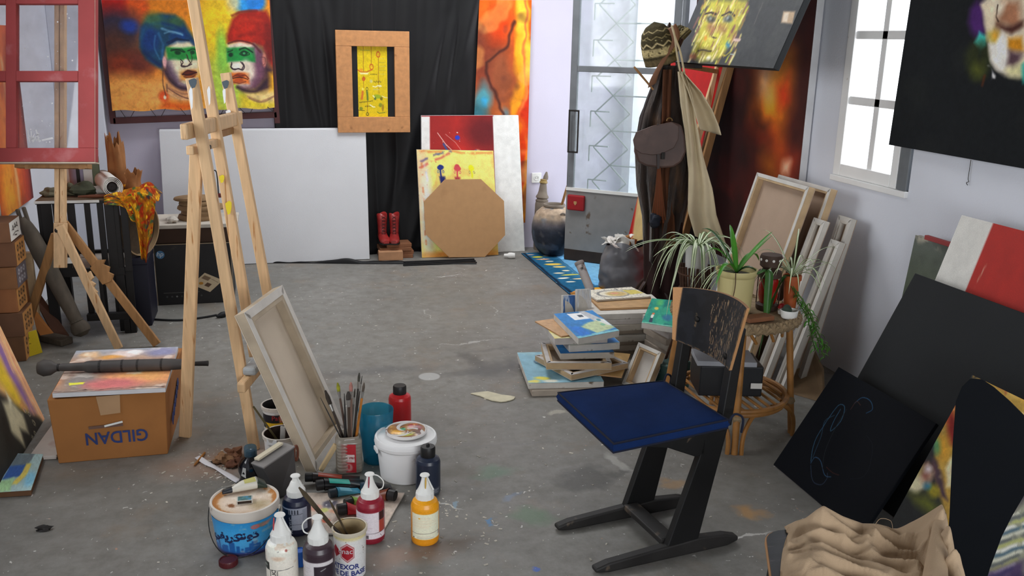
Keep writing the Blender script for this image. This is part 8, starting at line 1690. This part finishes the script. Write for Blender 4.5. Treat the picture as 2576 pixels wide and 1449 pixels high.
# rattan stool with plants
SC = V(1.965, 3.50, 0); sz = .565
m_rat = M('rattan', (156, 108, 56), .45, var=.2, scale=14, rgb2=(110, 70, 34), amt=.4, scale2=10, sharp=.15); m_rope = M('seagrass_rope', (138, 118, 90), .9, var=.25, scale=40)
t = thing('rattan_stool', 'rattan stool with a rope-wrapped round top and lower shelf', 'stool', SC)
MB().lathe([(.001, sz - .02), (.25, sz - .02), (.26, sz - .012), (.255, sz), (.001, sz + .001)], SC, 44, cap0=False, cap1=False).build('top', m_rope, t, smooth=True)
for k in range(3):
    pts = []
    for i in range(180):
        a = 2 * PI * i / 180; w = 46 * a + k * 2 * PI / 3; rr_ = .262 + .016 * math.cos(w); pts.append(SC + V(math.cos(a) * rr_, math.sin(a) * rr_, sz - .012 + .016 * math.sin(w)))
    MB().tube(pts, .011, 6, closed=True).build('rope_strand', m_rope, t, smooth=True)
lg = [V(1.87, 3.235, 0), V(2.235, 3.385, 0), V(2.06, 3.765, 0), V(1.695, 3.615, 0)]
for i, b in enumerate(lg):
    d = unit(b - SC); tp = SC + d * .235 + V(0, 0, sz - .03); e = unit(np.cross(d, V(0, 0, 1)))
    MB().tube([b, lerp(b, tp, .5), tp], .015, 10).build('leg', m_rat, t, smooth=True)
    for s in (-1, 1):
        k = b + e * .03 * s; n_b = lg[(i + (1 if s < 0 else -1)) % 4]; tgt = lerp(b, n_b, .42) * V(1, 1, 0) + V(0, 0, .165)
        MB().tube(spline([k, k + V(0, 0, .06), k + V(0, 0, .11) + (tgt - k) * V(.12, .12, 0), lerp(k, tgt, .5) * V(1, 1, 0) + V(0, 0, .158), tgt], 5), .010, 8).build('brace', m_rat, t, smooth=True)
    MB().tube([lerp(b, tp, .30) + e * .016 + V(0, 0, .0), lerp(b, tp, .30) - e * .016], .018, 8).build('binding', m_rope, t, smooth=True)
for r_, z in ((.255, .185), (.245, .165)): MB().tube(arc(SC + V(0, 0, z), r_, 0, 2 * PI, 48, (1, 0, 0), (0, 1, 0))[:-1], .012, 8, closed=True).build('shelf_ring', m_rat, t, smooth=True)
for i in range(11): x = -.22 + .044 * i; h_ = math.sqrt(max(0.002, .235 ** 2 - x * x)); MB().tube([SC + V(x, -h_, .18), SC + V(x, h_, .18)], .007, 6).build('shelf_rod', m_rat, t, smooth=True)
for i in range(14): a = 2 * PI * i / 14; MB().tube([SC + V(math.cos(a) * .22, math.sin(a) * .22, sz - .03), SC + V(math.cos(a + .2) * .21, math.sin(a + .2) * .21, sz - .09)], .007, 6).build('apron_rod', m_rat, t, smooth=True)
# boxes on the lower shelf
o = MB().box(SC + V(-.02, .0, .195 + .07), (.28, .20, .14), -.25).build('black_case', M('black_case_plastic', (24, 26, 30), .45, var=.2), bevel=.006); tag(o, 'black plastic case on the lower shelf of the rattan stool', 'case')
o = MB().box(SC + V(-.05, -.02, .338 + .012), (.26, .17, .022), -.28).build('grey_folder', M('pale_folder', (150, 152, 158), .5), bevel=.002); tag(o, 'pale grey folder lying on the black case', 'folder')
for k, (dx, dz) in enumerate(((-.06, .27), (.06, .25))): o = MB().box(SC + V(dx + .0, -.118 + dx * -.25, dz), (.05, .002, .025), -.25).build('paper_tag', m_paper); tag(o, ('left', 'right')[k] + ' small white tag on the front of the black case', 'tag')

def leafcv(edge_rgb, mid_rgb):
    cv = Cv(7, 12, edge_rgb, asp=.3); cv.a[:, 2:5] = mid_rgb; cv.grain(.12, 4); return cv
def leaf(parent, b, az, length, width, rise, droop, cv, nm='leaf', k=1.2, twist=0.0):
    h = V(math.cos(az), math.sin(az), 0); s = V(-math.sin(az), math.cos(az), 0)
    def fn(u, v):
        v = v[:, None]; u = u[:, None]; x = length * (v * (1 - .25 * v * min(1, droop))); z = length * (rise * v - droop * v * v)
        w = width * np.sin(np.clip(v * .92 + .08, 0, 1) * PI) ** .6 * (1 - .35 * v); p_ = b[None, :] + h[None, :] * x + V(0, 0, 1)[None, :] * z
        return p_ + s[None, :] * (u - .5) * w + V(0, 0, 1)[None, :] * np.abs(u - .5) * w * .5
    return painted(nm, fn, cv, LEAF, parent, k)
LEAF = paint_material('leaf', rough=.4, bump=.05, bscale=60, spec=.5)
rg = np.random.RandomState(21); sp_cv = leafcv((96, 120, 66), (206, 214, 184)); sp_cv2 = leafcv((206, 214, 188), (92, 118, 66)); gr_cv = leafcv((58, 120, 30), (66, 130, 36)); dg_cv = leafcv((44, 84, 32), (40, 76, 30))
# left plant: white pot in a twig basket, on a stand of thin sticks
WC = V(2.05, 4.08, 0); z0 = .485
t = thing('twig_stand', 'dark twig basket on thin stick legs holding a white flower pot', 'plant stand', WC)
m_twig = M('dark_twigs', (74, 48, 34), .85, var=.3, scale=20)
for i in range(26):
    a = 2 * PI * i / 26; MB().tube([WC + V(math.cos(a) * .065, math.sin(a) * .065, z0), WC + V(math.cos(a) * .085, math.sin(a) * .085, z0 + .13 + .012 * rg.rand())], .0065, 6).build('basket_twig', m_twig, t)
MB().lathe([(.001, z0), (.068, z0), (.068, z0 + .008), (.001, z0 + .008)], WC, 24, cap0=False, cap1=False).build('basket_floor', m_twig, t)
for z in (.02, .10): MB().tube(arc(WC + V(0, 0, z0 + z), .075 + z * .12, 0, 2 * PI, 30, (1, 0, 0), (0, 1, 0))[:-1], .004, 6, closed=True).build('basket_hoop', m_twig, t)
for i in range(5): a = 2 * PI * i / 5 + .3; MB().tube([WC + V(math.cos(a) * .05, math.sin(a) * .05, z0), WC + V(math.cos(a + .9) * .15, math.sin(a + .9) * .15, 0)], .007, 6).build('stick_leg', m_twig, t)
pz0 = z0 + .009
t = thing('spider_plant', 'variegated spider plant in a white pot standing in the twig basket', 'plant', WC + V(0, 0, pz0))
hp_ = PF(1750, 612, WC)[2] - pz0
MB().lathe([(.046, 0), (.048, .004), (.060, hp_ - .012), (.064, hp_ - .012), (.065, hp_), (.058, hp_), (.056, hp_ - .02), (.001, hp_ - .02)], WC + V(0, 0, pz0), 30, cap1=False).build('pot', M('white_pot', (220, 220, 216), .4, var=.03), t, smooth=True); pot_ = t.children[-1]
MB().lathe([(.056, 0), (.001, .006)], WC + V(0, 0, pz0 + hp_ - .018), 20, cap0=False, cap1=False).build('soil', m_dark, pot_)
bt = WC + V(0, 0, pz0 + hp_ - .015)
for i in range(40):
    a = 2 * PI * i / 40 * 1.0 + rg.rand() * .3; L_ = .20 + .16 * rg.rand(); leaf(t, bt + V(math.cos(a) * .02, math.sin(a) * .02, 0), a, L_, .016, .55 + .5 * rg.rand(), 1.1 + .7 * rg.rand(), sp_cv if i % 3 else sp_cv2)
for az, L_ in ((PI + YAW * 0 - .1, .42), (PI - .25, .40), (PI + .35, .34)): leaf(t, bt, az, L_, .016, .36, .42, sp_cv)
# yellow pot with amaryllis
YC = PF(1848, 745, SC - fh * .05); YC = V(YC[0], YC[1], sz + .003); ry = rad(50, YC + V(0, 0, .15)); hy_ = PF(1848, 676, YC)[2] - YC[2]
t = thing('amaryllis_plant', 'green strap-leaved plant in a large cream-yellow pot on the stool', 'plant', YC)
MB().lathe([(ry * .80, 0), (ry * .82, .005), (ry * .93, hy_ - .03), (ry * .97, hy_ - .028), (ry * 1.05, hy_ - .012), (ry * 1.04, hy_), (ry * .96, hy_), (ry * .92, hy_ - .025), (.001, hy_ - .03)], YC, 36, cap1=False).build('pot', M('cream_yellow_pot', (196, 184, 130), .5, var=.08, rgb2=(160, 144, 90), amt=.36, scale2=7), t, smooth=True); pot_ = t.children[-1]
MB().lathe([(ry * .91, 0), (.001, .01)], YC + V(0, 0, hy_ - .026), 24, cap0=False, cap1=False).build('soil', m_dark, pot_)
bt = YC + V(0, 0, hy_ - .02); az0 = math.atan2(rr[1], rr[0])
for az, L_, w, ri, dr, cvx in ((az0 + .3, .17, .034, 1.3, .25, gr_cv), (az0 - .2, .15, .030, 1.5, .3, gr_cv), (az0 + 2.9, .20, .030, 1.6, 1.3, gr_cv), (az0 + .05, .22, .034, .95, 2.0, dg_cv), (az0 + 2.5, .24, .028, 1.7, 1.0, dg_cv), (az0 + .8, .24, .03, 1.0, .9, gr_cv), (az0 - 2.4, .2, .028, 1.2, 1.4, gr_cv), (az0 + 1.6, .2, .03, 1.4, .5, gr_cv)): leaf(t, bt, az, L_, w, ri, dr, cvx)
for i in range(9): leaf(t, bt, az0 + 3.0 + .5 * rg.rand(), .18 + .1 * rg.rand(), .012, .3 + .5 * rg.rand(), 1.0 + .5 * rg.rand(), sp_cv)
# long leaf hanging from the near rim
def hang(u, v):
    v = v[:, None]; u = u[:, None]; b0_ = YC + rr * ry * .85 - fh * ry * .5 + V(0, 0, hy_ - .01); x = .055 * np.sin(np.clip(v * 3, 0, 1) * PI / 2); z = .035 * np.sin(np.clip(v * 4, 0, PI)) * (v < .785) - np.clip(v - .18, 0, 1) * .26; w = .036 * np.sin(np.clip(v * .9 + .1, 0, 1) * PI) ** .5
    return b0_[None, :] + rr[None, :] * x - fh[None, :] * .02 * v + V(0, 0, 1)[None, :] * z + rr[None, :] * (u - .5) * w - fh[None, :] * (.25 - (u - .5) ** 2) * .05
painted('leaf', hang, dg_cv, LEAF, t, 1.5)
MB().tube(spline([YC - rr * ry * .3 - fh * ry + V(0, 0, hy_ + .002), YC - rr * ry * .28 - fh * ry * 1.06 + V(0, 0, hy_ - .05), YC - rr * ry * .34 - fh * ry * 1.03 + V(0, 0, hy_ - .11)], 5), .002, 5).build('tendril', m_twig, t)
# lantern
LC = PF(1930, 760, SC + fh * .02); LC = V(LC[0], LC[1], sz + .003); lh = PF(1930, 640, LC)[2] - LC[2]; lr = rad(28, LC)
t = thing('rusty_lantern', 'rusty lantern with red glass standing on the stool behind the cream pot', 'lantern', LC)
m_lr = M('rusty_tin', (70, 52, 42), .7, var=.3, scale=16)
MB().lathe([(lr * .95, 0), (lr, .006), (lr, .022), (lr * .7, .03)], LC, 24).build('base', m_lr, t, smooth=True)
MB().lathe([(lr * .7, .03), (lr * .85, .06), (lr * .85, lh * .52), (lr * .7, lh * .58)], LC, 24).build('glass', M('red_glass', (150, 24, 18), .15, var=.2, spec=.6), t, smooth=True)
MB().lathe([(lr * .7, lh * .57), (lr * 1.05, lh * .60), (lr * 1.0, lh * .70), (lr * .6, lh * .74), (lr * .95, lh * .80), (lr * .95, lh * .90), (lr * 1.0, lh * .95), (lr * .9, lh), (lr * .6, lh)], LC, 24).build('chimney', m_lr, t, smooth=True)
for i in range(10): a = 2 * PI * i / 10; MB().lathe([(.006, 0), (.006, .002)], LC + V(math.cos(a) * lr * .97, math.sin(a) * lr * .97, lh * .92), 8, axis=(math.cos(a), math.sin(a), 0)).build('vent_hole', m_paper, t)
for i in range(4): a = PI / 4 + PI / 2 * i; MB().tube([LC + V(math.cos(a) * lr, math.sin(a) * lr, .02), LC + V(math.cos(a) * lr, math.sin(a) * lr, lh * .6)], .0025, 6).build('guard_wire', m_lr, t)
# orange pot with spider plant and trailing vine
OCp = PF(1988, 752, SC + fh * .03); OCp = V(OCp[0], OCp[1], sz + .003); oh = PF(1988, 692, OCp)[2] - OCp[2]; orr = rad(21, OCp)
t = thing('orange_pot_plant', 'pale spider plant and trailing vine in an orange pot on the stool edge', 'plant', OCp)
MB().lathe([(orr * .7, 0), (orr * .95, oh - .02), (orr * 1.08, oh - .02), (orr * 1.08, oh), (orr * .95, oh), (orr * .9, oh - .015), (.001, oh - .015)], OCp, 26, cap1=False).build('pot', M('orange_clay', (170, 84, 40), .6, var=.08), t, smooth=True)
bt = OCp + V(0, 0, oh - .01)
for i in range(24): a = 2 * PI * i / 24 + rg.rand() * .3; leaf(t, bt, a, .16 + .12 * rg.rand(), .010, .9 + .7 * rg.rand(), .9 + .6 * rg.rand(), sp_cv)
leaf(t, bt, az0 + .1, .20, .008, .45, .05, sp_cv); leaf(t, bt, az0 + 2.7, .24, .022, 1.0, 1.4, dg_cv); leaf(t, bt, az0 - 2.6, .22, .024, .6, 2.2, dg_cv); leaf(t, bt, az0 + 3.0, .2, .03, .3, 2.4, dg_cv)
m_vine = M('vine_green', (74, 110, 44), .5, var=.2)
for k, l in enumerate(([(1985, 715), (2010, 765), (2028, 790), (2038, 830), (2050, 880)], [(1990, 720), (2020, 770), (2040, 800), (2055, 850), (2075, 900)], [(1995, 720), (2035, 780), (2050, 820), (2068, 860), (2082, 880)])):
    pts = spline([PF(x, y, OCp - fh * (.02 + .03 * k)) for x, y in l], 8); MB().tube(pts, .0022, 5).build('vine_stem', m_vine, t, smooth=True)
    for i in range(3, len(pts), 1):
        a = rg.rand() * 6.28; cl = arc(pts[i] + V(math.cos(a), math.sin(a), 0) * .010, .009 + .008 * rg.rand(), 0, 4.4, 8, V(math.cos(a), math.sin(a), 0), (0, 0, 1));
        if i % 2: MB().tube(cl, [.0028] * 5 + [.002] * 4, 5, flat=.5).build('curled_leaf', m_vine, t, smooth=True)
        else: leaf(t, pts[i], a, .028 + .016 * rg.rand(), .012, .2, .8, gr_cv, 'small_leaf')
# small things on the stool
c = PF(1985, 790, SC - fh * .12); o = MB().lathe([(.03, 0), (.034, .006), (.038, .035), (.036, .036), (.032, .008), (.001, .006)], V(c[0], c[1], sz + .004), 24, cap1=False).build('white_dish', m_capw, None, smooth=True); tag(o, 'small white dish on the edge of the stool', 'dish')
lump('cactus', 'small dark green cactus ball in front of the white dish', 'cactus', V(c[0] - .012, c[1] + .0, sz + .04), (.020, .020, .024), M('cactus_green', (46, 60, 48), .7, var=.2), .1, 10, 61)
c = PF(1968, 772, SC - fh * .06); t = thing('red_cap_figure', 'tiny ornament with a red top beside the cactus', 'ornament', V(c[0], c[1], sz + .004)); MB().lathe([(.016, 0), (.018, .012), (.008, .02)], V(c[0], c[1], sz + .004), 16).build('white_base', m_capw, t, smooth=True); MB().lathe([(.008, .02), (.02, .026), (.014, .042), (.001, .048)], V(c[0], c[1], sz + .004), 16, cap1=False).build('red_top', M('red_enamel', (170, 30, 34), .4), t, smooth=True)
c = PF(1905, 800, SC - fh * .20); o = MB().box(V(c[0] + .02, c[1] + .03, sz + .014), (.13, .06, .02), .15).build('wood_offcut', m_off, bevel=.003); tag(o, 'flat brown wood offcut on the front of the stool top', 'offcut')

# piles of small canvases
m_edges = [M('canvas_edge_%d' % i, c, .85, var=.12, scale=14, rgb2=(120, 104, 88), amt=.36, scale2=12) for i, c in enumerate(((206, 202, 194), (190, 182, 170), (172, 160, 146), (196, 190, 186)))]
def flat_canvas(lab, c, w, d, rot, z, th, cv=None, ei=0, nm='small_canvas', k=1.3, grp='piled small canvases', body=None, tilt=(0, 0)):
    ex = V(math.cos(rot), math.sin(rot), tilt[0]); ey = V(-math.sin(rot), math.cos(rot), tilt[1]); c = V(c[0], c[1], z + th)
    TL, TR, BR, BL = c - ex * w / 2 + ey * d / 2, c + ex * w / 2 + ey * d / 2, c + ex * w / 2 - ey * d / 2, c - ex * w / 2 - ey * d / 2
    return panel(nm, lab, 'canvas', TL, TR, BR, BL, th, cv, body or m_edges[ei], None, k, grp, 'canvas')
def open_back(lab, c, w, d, rot, z, th):
    ex = V(math.cos(rot), math.sin(rot), 0); ey = V(-math.sin(rot), math.cos(rot), 0); c = V(c[0], c[1], z + th)
    return stretcher_back('upturned_canvas', lab, c - ex * w / 2 + ey * d / 2, c + ex * w / 2 + ey * d / 2, c + ex * w / 2 - ey * d / 2, c - ex * w / 2 - ey * d / 2, th, .035, m_stretch, m_canvas_raw, 'piled small canvases', fold=m_edges[3])
def plain(rgb, blot=None):
    cv = Cv(60, 60, rgb, wob=.06);
    if blot: cv.blotch(blot, .55, 5, .8)
    cv.grain(.1, 12); return cv
# pile A
sky = plain((120, 160, 176), (140, 176, 186)); sky.ell(.2, .86, .1, .05, (206, 196, 80), .6); sky.ell(.3, .94, .1, .04, (206, 206, 190), .6); sky.ell(.08, .95, .08, .04, (206, 196, 100), .6); sky.stroke([(.2, .3), (.2, .4)], .02, (60, 90, 110))
flat_canvas('lowest canvas of the left pile, edge speckled blue-grey', V(1.405, 4.22, 0), .37, .40, -.12, .001, .030, None, 2)
flat_canvas('light blue canvas with yellow dots near the bottom of the left pile', V(1.405, 4.27, 0), .38, .46, -.14, .032, .030, sky, 0)
tanb = plain((150, 118, 70), (170, 140, 90))
flat_canvas('thin tan board sticking out right under the left pile', V(1.62, 4.27, 0), .30, .36, -.5, .063, .008, tanb, 1, 'thin_board', body=m_hardboard)
open_back('lower upturned canvas showing its stretcher in the left pile', V(1.52, 4.25, 0), .36, .33, .30, .072, .028)
open_back('upper upturned canvas showing its stretcher in the left pile', V(1.49, 4.26, 0), .33, .32, -.20, .1015, .035)
blu = plain((30, 100, 160), (40, 120, 180)); blu.stroke([(.3, .85), (.95, .88)], .04, (200, 210, 220), .8, .8, .3)
flat_canvas('blue canvas resting on the upturned frames of the left pile', V(1.535, 4.30, 0), .28, .30, -.12, .138, .032, blu, 1)
blw = plain((180, 188, 180), (196, 200, 190)); blw.poly([(.5, 0), (1, 0), (1, 1), (.45, 1)], (34, 116, 190), .04)
flat_canvas('blue and grey canvas in the middle of the left pile', V(1.565, 4.31, 0), .27, .28, -.02, .172, .036, blw, 0)
crm = plain((206, 198, 150), (214, 200, 120)); flat_canvas('cream yellow canvas near the top of the left pile', V(1.50, 4.33, 0), .28, .30, -.06, .210, .034, crm, 3)
flat_canvas('thin brown board under the top painting of the left pile', V(1.475, 4.36, 0), .24, .28, .22, .246, .006, plain((176, 140, 104)), 1, 'thin_board', body=m_hardboard)
zt = .285; q = [G(1393, 790, zt), G(1490, 781, zt), G(1558, 832, zt), G(1455, 852, zt)]
cv = Cv(110, 90, (44, 116, 176), wob=.03); cv.poly([(.3, .05), (.75, .05), (.8, .35), (.33, .35)], (216, 220, 226), .01); cv.poly([(.5, .15), (.62, .15), (.62, .25), (.5, .25)], (60, 70, 80), .01); cv.rect(.28, .02, .8, .06, (40, 90, 130)); cv.poly([(.62, 0), (.78, 0), (1.0, .5), (.75, .55)], (170, 172, 176), .02); cv.poly([(.3, .62), (.55, .5), (.95, .45), (1, .85), (.5, .95), (.42, .8)], (176, 190, 150), .03); cv.poly([(.78, .42), (1, .45), (1, .75), (.9, .7)], (206, 210, 206), .02); cv.ell(.86, .45, .05, .05, (70, 130, 140), .4); cv.ell(.82, .66, .05, .05, (120, 170, 140), .4); cv.rect(0, .93, 1, 1, (120, 180, 190)); cv.poly([(.05, .55), (.3, .62), (.35, .95), (.1, .95)], (36, 110, 190), .03); cv.grain(.1, 16)
panel('small_painting', 'blue and white house painting on top of the left pile', 'painting', q[0], q[1], q[2], q[3], .032, cv, m_edges[0], k=1.35, body_name='canvas')
# pile B
cb2 = V(1.94, 4.72, 0); rg = np.random.RandomState(3); z = .001
names = ['lowest', 'second lowest', 'third lowest', 'fourth lowest', 'middle', 'fourth highest', 'third highest', 'second highest', 'highest']
for i in range(8):
    th = (.024, .034, .022, .036, .026, .034, .026, .034)[i]; flat_canvas(names[i if i < 4 else i + 1] + ' blank canvas of the tall pile behind the chair', cb2 + V(.03 * (rg.rand() - .5), .04 * (rg.rand() - .5), 0), .44 + .06 * rg.rand(), .36 + .04 * rg.rand(), -.05 + .12 * (rg.rand() - .5), z, th, None, (2, 1, 2, 0, 2, 1, 3, 0)[i]); z += th + .0008
flat_canvas('ochre board under the patterned painting', cb2 + V(.0, .02, 0), .36, .26, -.06, z, .010, plain((170, 136, 96)), 1, 'thin_board', body=m_hardboard); z += .011
zt = z + .012; q = [G(1465, 731, zt), G(1588, 722, zt), G(1638, 746, zt), G(1502, 755, zt)]
cv = Cv(130, 70, (206, 200, 184), asp=1.9, wob=.02); cv.speck((60, 60, 56), 150, .012, .02); cv.ell(.44, .52, .30, .34, (110, 110, 108), .12); cv.ell(.45, .52, .26, .29, (206, 200, 180), .12); cv.ell(.5, .55, .19, .22, (186, 160, 100), .4); cv.ell(.48, .5, .08, .08, (200, 140, 110), .6); cv.poly([(.72, .25), (.95, .3), (1.0, .65), (.72, .7)], (196, 180, 90), .02); cv.stroke([(.7, .2), (.97, .3)], .04, (100, 100, 96)); cv.rect(.62, .02, .66, .22, (120, 120, 116)); cv.grain(.1, 20)
panel('patterned_painting', 'black, white and ochre dotted painting lying on the tall pile', 'painting', q[0], q[1], q[2], q[3], .010, cv, m_edges[1], k=1.25)
o = lump('orange_scrap', 'orange paint-crusted scrap beside the patterned painting', 'scrap', V(*G(1455, 735, zt - .01)[:2], zt - .014), (.05, .025, .010), M('orange_crust', (206, 140, 60), .7, var=.2), .3, 8, 71)
for i, (px, py, lab) in enumerate(((1440, 775, 'small blue and white canvas leaning between the two piles'), (1475, 760, 'small white canvas propped against the tall pile'))):
    c = PF(px, py, V(1.68, 4.62 + .03 * i, 0)); w = .10; TL = c + V(-.05, .02, .07); TR = c + V(.04, .05, .06); BL = c + V(-.06, -.04, -.05); BR = c + V(.05, -.02, -.055)
    TL[2] = max(TL[2], .1); BL[2] = BR[2] = .001; panel('propped_canvas', lab, 'canvas', TL, TR, BR, BL, .02, plain((60, 100, 160) if i == 0 else (200, 200, 200), (190, 196, 206)), m_edges[0], None, 1.2, 'piled small canvases', 'canvas')
# pile C : green painting
cc = V(2.10, 4.36, 0); z = .001
for i in range(7): flat_canvas(('lowest', 'second lowest', 'third lowest', 'middle', 'third highest', 'second highest', 'uppermost')[i] + ' white edged canvas under the green painting', cc + V(.012 * (i % 2), .008 * i, 0), .24, .24, .03 * i, z, .034, None, (2, 1, 2, 1, 2, 3, 0)[i]); z += .0348
zt = z + .030; q = [G(1640, 751, zt), G(1708, 757, zt), G(1694, 824, zt), G(1614, 812, zt)]
cv = Cv(70, 80, (40, 140, 120), wob=.04); cv.blotch((60, 160, 130), .5, 5, .8); cv.blotch((30, 110, 110), .6, 6, .8); cv.ell(.3, .4, .07, .06, (206, 190, 90), .6); cv.ell(.35, .15, .12, .14, (80, 170, 110), .8); cv.ell(.26, .62, .04, .04, (196, 110, 70), .4); cv.ell(.25, .72, .05, .07, (216, 216, 206), .4); cv.rect(.2, .78, .3, .95, (50, 60, 80)); cv.rect(0, .96, 1, 1, (120, 180, 160)); cv.ell(.75, .7, .15, .12, (50, 110, 140), .6); cv.grain(.1, 16)
panel('green_painting', 'small green painting with a tiny figure lying on the right pile', 'painting', q[0], q[1], q[2], q[3], .030, cv, m_edges[0], k=1.3, body_name='canvas')
c = G(1690, 782, zt); t = thing('bird_nest', 'small dried moss nest lying on the green painting', 'nest', V(c[0] + .02, c[1], zt + .001))
m_nest = M('dry_moss', (120, 112, 60), .95, var=.4, scale=40)
for i in range(40):
    a = rg.rand() * 6.28; b_ = rg.rand() * 1.5; MB().tube(arc(V(c[0] + .02, c[1], zt + .03), .024 + .010 * rg.rand(), a, a + 1.8, 6, V(math.cos(b_), math.sin(b_), .2), V(-math.sin(b_) * .7, math.cos(b_) * .7, .6)), .0022, 4).build('twig', m_nest, t)
lump('nest_core', '', '', V(c[0] + .02, c[1], zt + .026), (.028, .028, .022), M('nest_brown', (110, 92, 60), .95, var=.3, scale=30), .3, 9, 66, t)
# small canvas leaning with its stretcher showing
BL = V(*G(1565, 966)[:2], .002); TL = G(1607, 861, .20); TR = G(1664, 886, .20); BR = BL + (TR - TL)
stretcher_back('propped_stretcher', 'small whitewashed stretched canvas leaning back-side out beside the piles', TL, TR, BR, BL, .035, .030, m_stretch, m_foldc, None, fold=m_edges[0])
o = MB().box(V(1.93, 4.02, .07), (.16, .10, .14), .4).build('green_box', M('dark_green_print', (30, 60, 56), .6, var=.5, scale=16, rgb2=(150, 190, 180), amt=.36, scale2=14), bevel=.004); tag(o, 'small dark green printed box on the floor behind the school chair', 'box')

# front stool with beige cloth
m_seatw = M('worn_black_seat', (40, 40, 44), .35, var=.3, scale=6, stretch=(1, 6, 1), rgb2=(120, 116, 116), amt=.40, scale2=10, sharp=.2)
FS = V(1.347, 1.687, 0); t = thing('front_chair', 'worn black chair seat with a bare wood edge at the lower right', 'chair', FS)
def rsq(hw, hd, r_, n=6):
    out = []
    for k, (sx_, sy_) in enumerate(((1, 1), (-1, 1), (-1, -1), (1, -1))):
        for i in range(n + 1): a = k * PI / 2 + PI / 2 * i / n; out.append((sx_ * (hw - r_) + r_ * math.cos(a), sy_ * (hd - r_) + r_ * math.sin(a)))
    return out
rot = -.45; ex = V(math.cos(rot), math.sin(rot), 0); ey = V(-math.sin(rot), math.cos(rot), 0)
pts = [FS + ex * x + ey * y + V(0, 0, .432) for x, y in rsq(.215, .20, .07)]; MB().prism(pts, V(0, 0, .013)).build('seat', m_bw_, t, bevel=.003)
MB().prism([p_ + (FS + V(0, 0, .432) - p_) * .02 + V(0, 0, .0135) for p_ in pts], V(0, 0, .002)).build('seat_paint', m_seatw, t)
for sx_ in (-1, 1):
    for sy_ in (-1, 1): MB().bar(FS + ex * .17 * sx_ + ey * .16 * sy_ + V(0, 0, .432), FS + ex * .20 * sx_ + ey * .19 * sy_, .034, .034, ex).build('leg', m_chair, t, bevel=.004)
MB().bar(FS + ex * -.18 + ey * .165 + V(0, 0, .39), FS + ex * .18 + ey * .165 + V(0, 0, .39), .02, .06).build('apron', m_chair, t, bevel=.003); MB().bar(FS + ex * -.178 + ey * -.16 + V(0, 0, .39), FS + ex * -.178 + ey * .16 + V(0, 0, .39), .02, .06).build('apron', m_chair, t, bevel=.003)
SIL = [(0, 1984, 1345), (.05, 1990, 1326), (.10, 2008, 1311), (.15, 2032, 1302), (.20, 2054, 1283), (.24, 2073, 1271), (.32, 2120, 1298), (.42, 2172, 1318), (.5, 2210, 1319), (.57, 2240, 1328), (.64, 2266, 1345), (.72, 2300, 1314), (.82, 2350, 1281), (.87, 2370, 1268), (.93, 2379, 1288), (1, 2381, 1330)]
us = [q[0] for q in SIL]; dref = V(*(FS + fh * .19)[:2], 0); SP = [PN(q[1], q[2], dref, fh) for q in SIL]
sa = [float(np.dot(p_ - dref, rr)) for p_ in SP]; szz = [p_[2] for p_ in SP]; ZB = .4475
m_cal = M('beige_calico', (176, 152, 124), .95, var=.05, scale=6, bump=.2, bscale=320)
t = thing('calico_cloth', 'crumpled beige calico cloth heaped on the front chair seat', 'cloth', V(*FS[:2], ZB))
NZ = np.random.RandomState(12); _n1 = vnoise(200, 200, 9, 3.2, NZ); _n2 = vnoise(200, 200, 17, 7, NZ); _n3 = vnoise(200, 200, 6, 5, NZ)
def smp(n, a, b): return float(n[int(np.clip(b, 0, 1) * 199), int(np.clip(a, 0, 1) * 199)])
def heap(u, v):      # height field over the seat: v < 0 falls behind the ridge, v = 0 ridge line, v = 1 front
    v = v * 1.12 - .12; a0 = np.interp(u, us, sa); zs_ = max(.012, np.interp(u, us, szz) - ZB)
    a1 = lerp(-.255, .215, u); vv = max(0, v); a = lerp(a0, a1, vv ** .8); dep = -.40 * vv if v >= 0 else -v * .35
    prof = max(0, 1 + v / .12) ** .5 if v < 0 else (.45 + .55 * math.exp(-vv * 5.0)) * (1 - .30 * vv)
    z = zs_ * prof; s_ = np.clip(vv * .8 + .18 - .26 * u + .03 * math.sin(u * 7), 0, 1)       # fold direction: along the seat, falling to the right
    r1_ = 1 - abs(2 * smp(_n1, u, s_) - 1) * 1.6; r2_ = 1 - abs(2 * smp(_n2, u + .1 * vv, s_) - 1) * 1.6
    f = .042 * (r1_ - .4) + .016 * (r2_ - .4) + .02 * (smp(_n3, u, vv) - .5)
    f += .040 * math.exp(-((u - .86 - .06 * vv) / .05) ** 2) - .026 * math.exp(-((u - .73 - .08 * vv) / .045) ** 2)
    e = max(0, min(1, u / .06, (1 - u) / .04)); z = (z + f * min(1, vv * 7)) * (.2 + .8 * e ** .5)
    return dref + rr * a + fh * dep + V(0, 0, ZB + max(.003, z))
MB().grid(heap, 140, 100).build('folds', m_cal, t, smooth=True, solid=.002, angle=180, sub=1)
def roll(u, v):
    a = u * 2 * PI * .86 + .5; p0_ = PN(2366, 1300, dref - fh * .03, fh); p1_ = PN(2350, 1490, dref - fh * .30, fh); r_ = lerp(.016, .034, v); p1_[2] = max(p1_[2], ZB + .036); return lerp(p0_, p1_, v) + rr * math.cos(a) * r_ + V(0, 0, 1) * math.sin(a) * r_
MB().grid(roll, 28, 24).build('rolled_corner', m_cal, t, smooth=True, solid=.002, angle=180)
for l in ([(1985, 1325), (1978, 1338), (1990, 1343)], [(2200, 1322), (2215, 1305), (2240, 1310), (2246, 1330)]): MB().tube(spline([PN(x_, y_, dref - fh * .005, fh) for x_, y_ in l], 6), .0007, 4).build('loose_thread', m_cal, t)
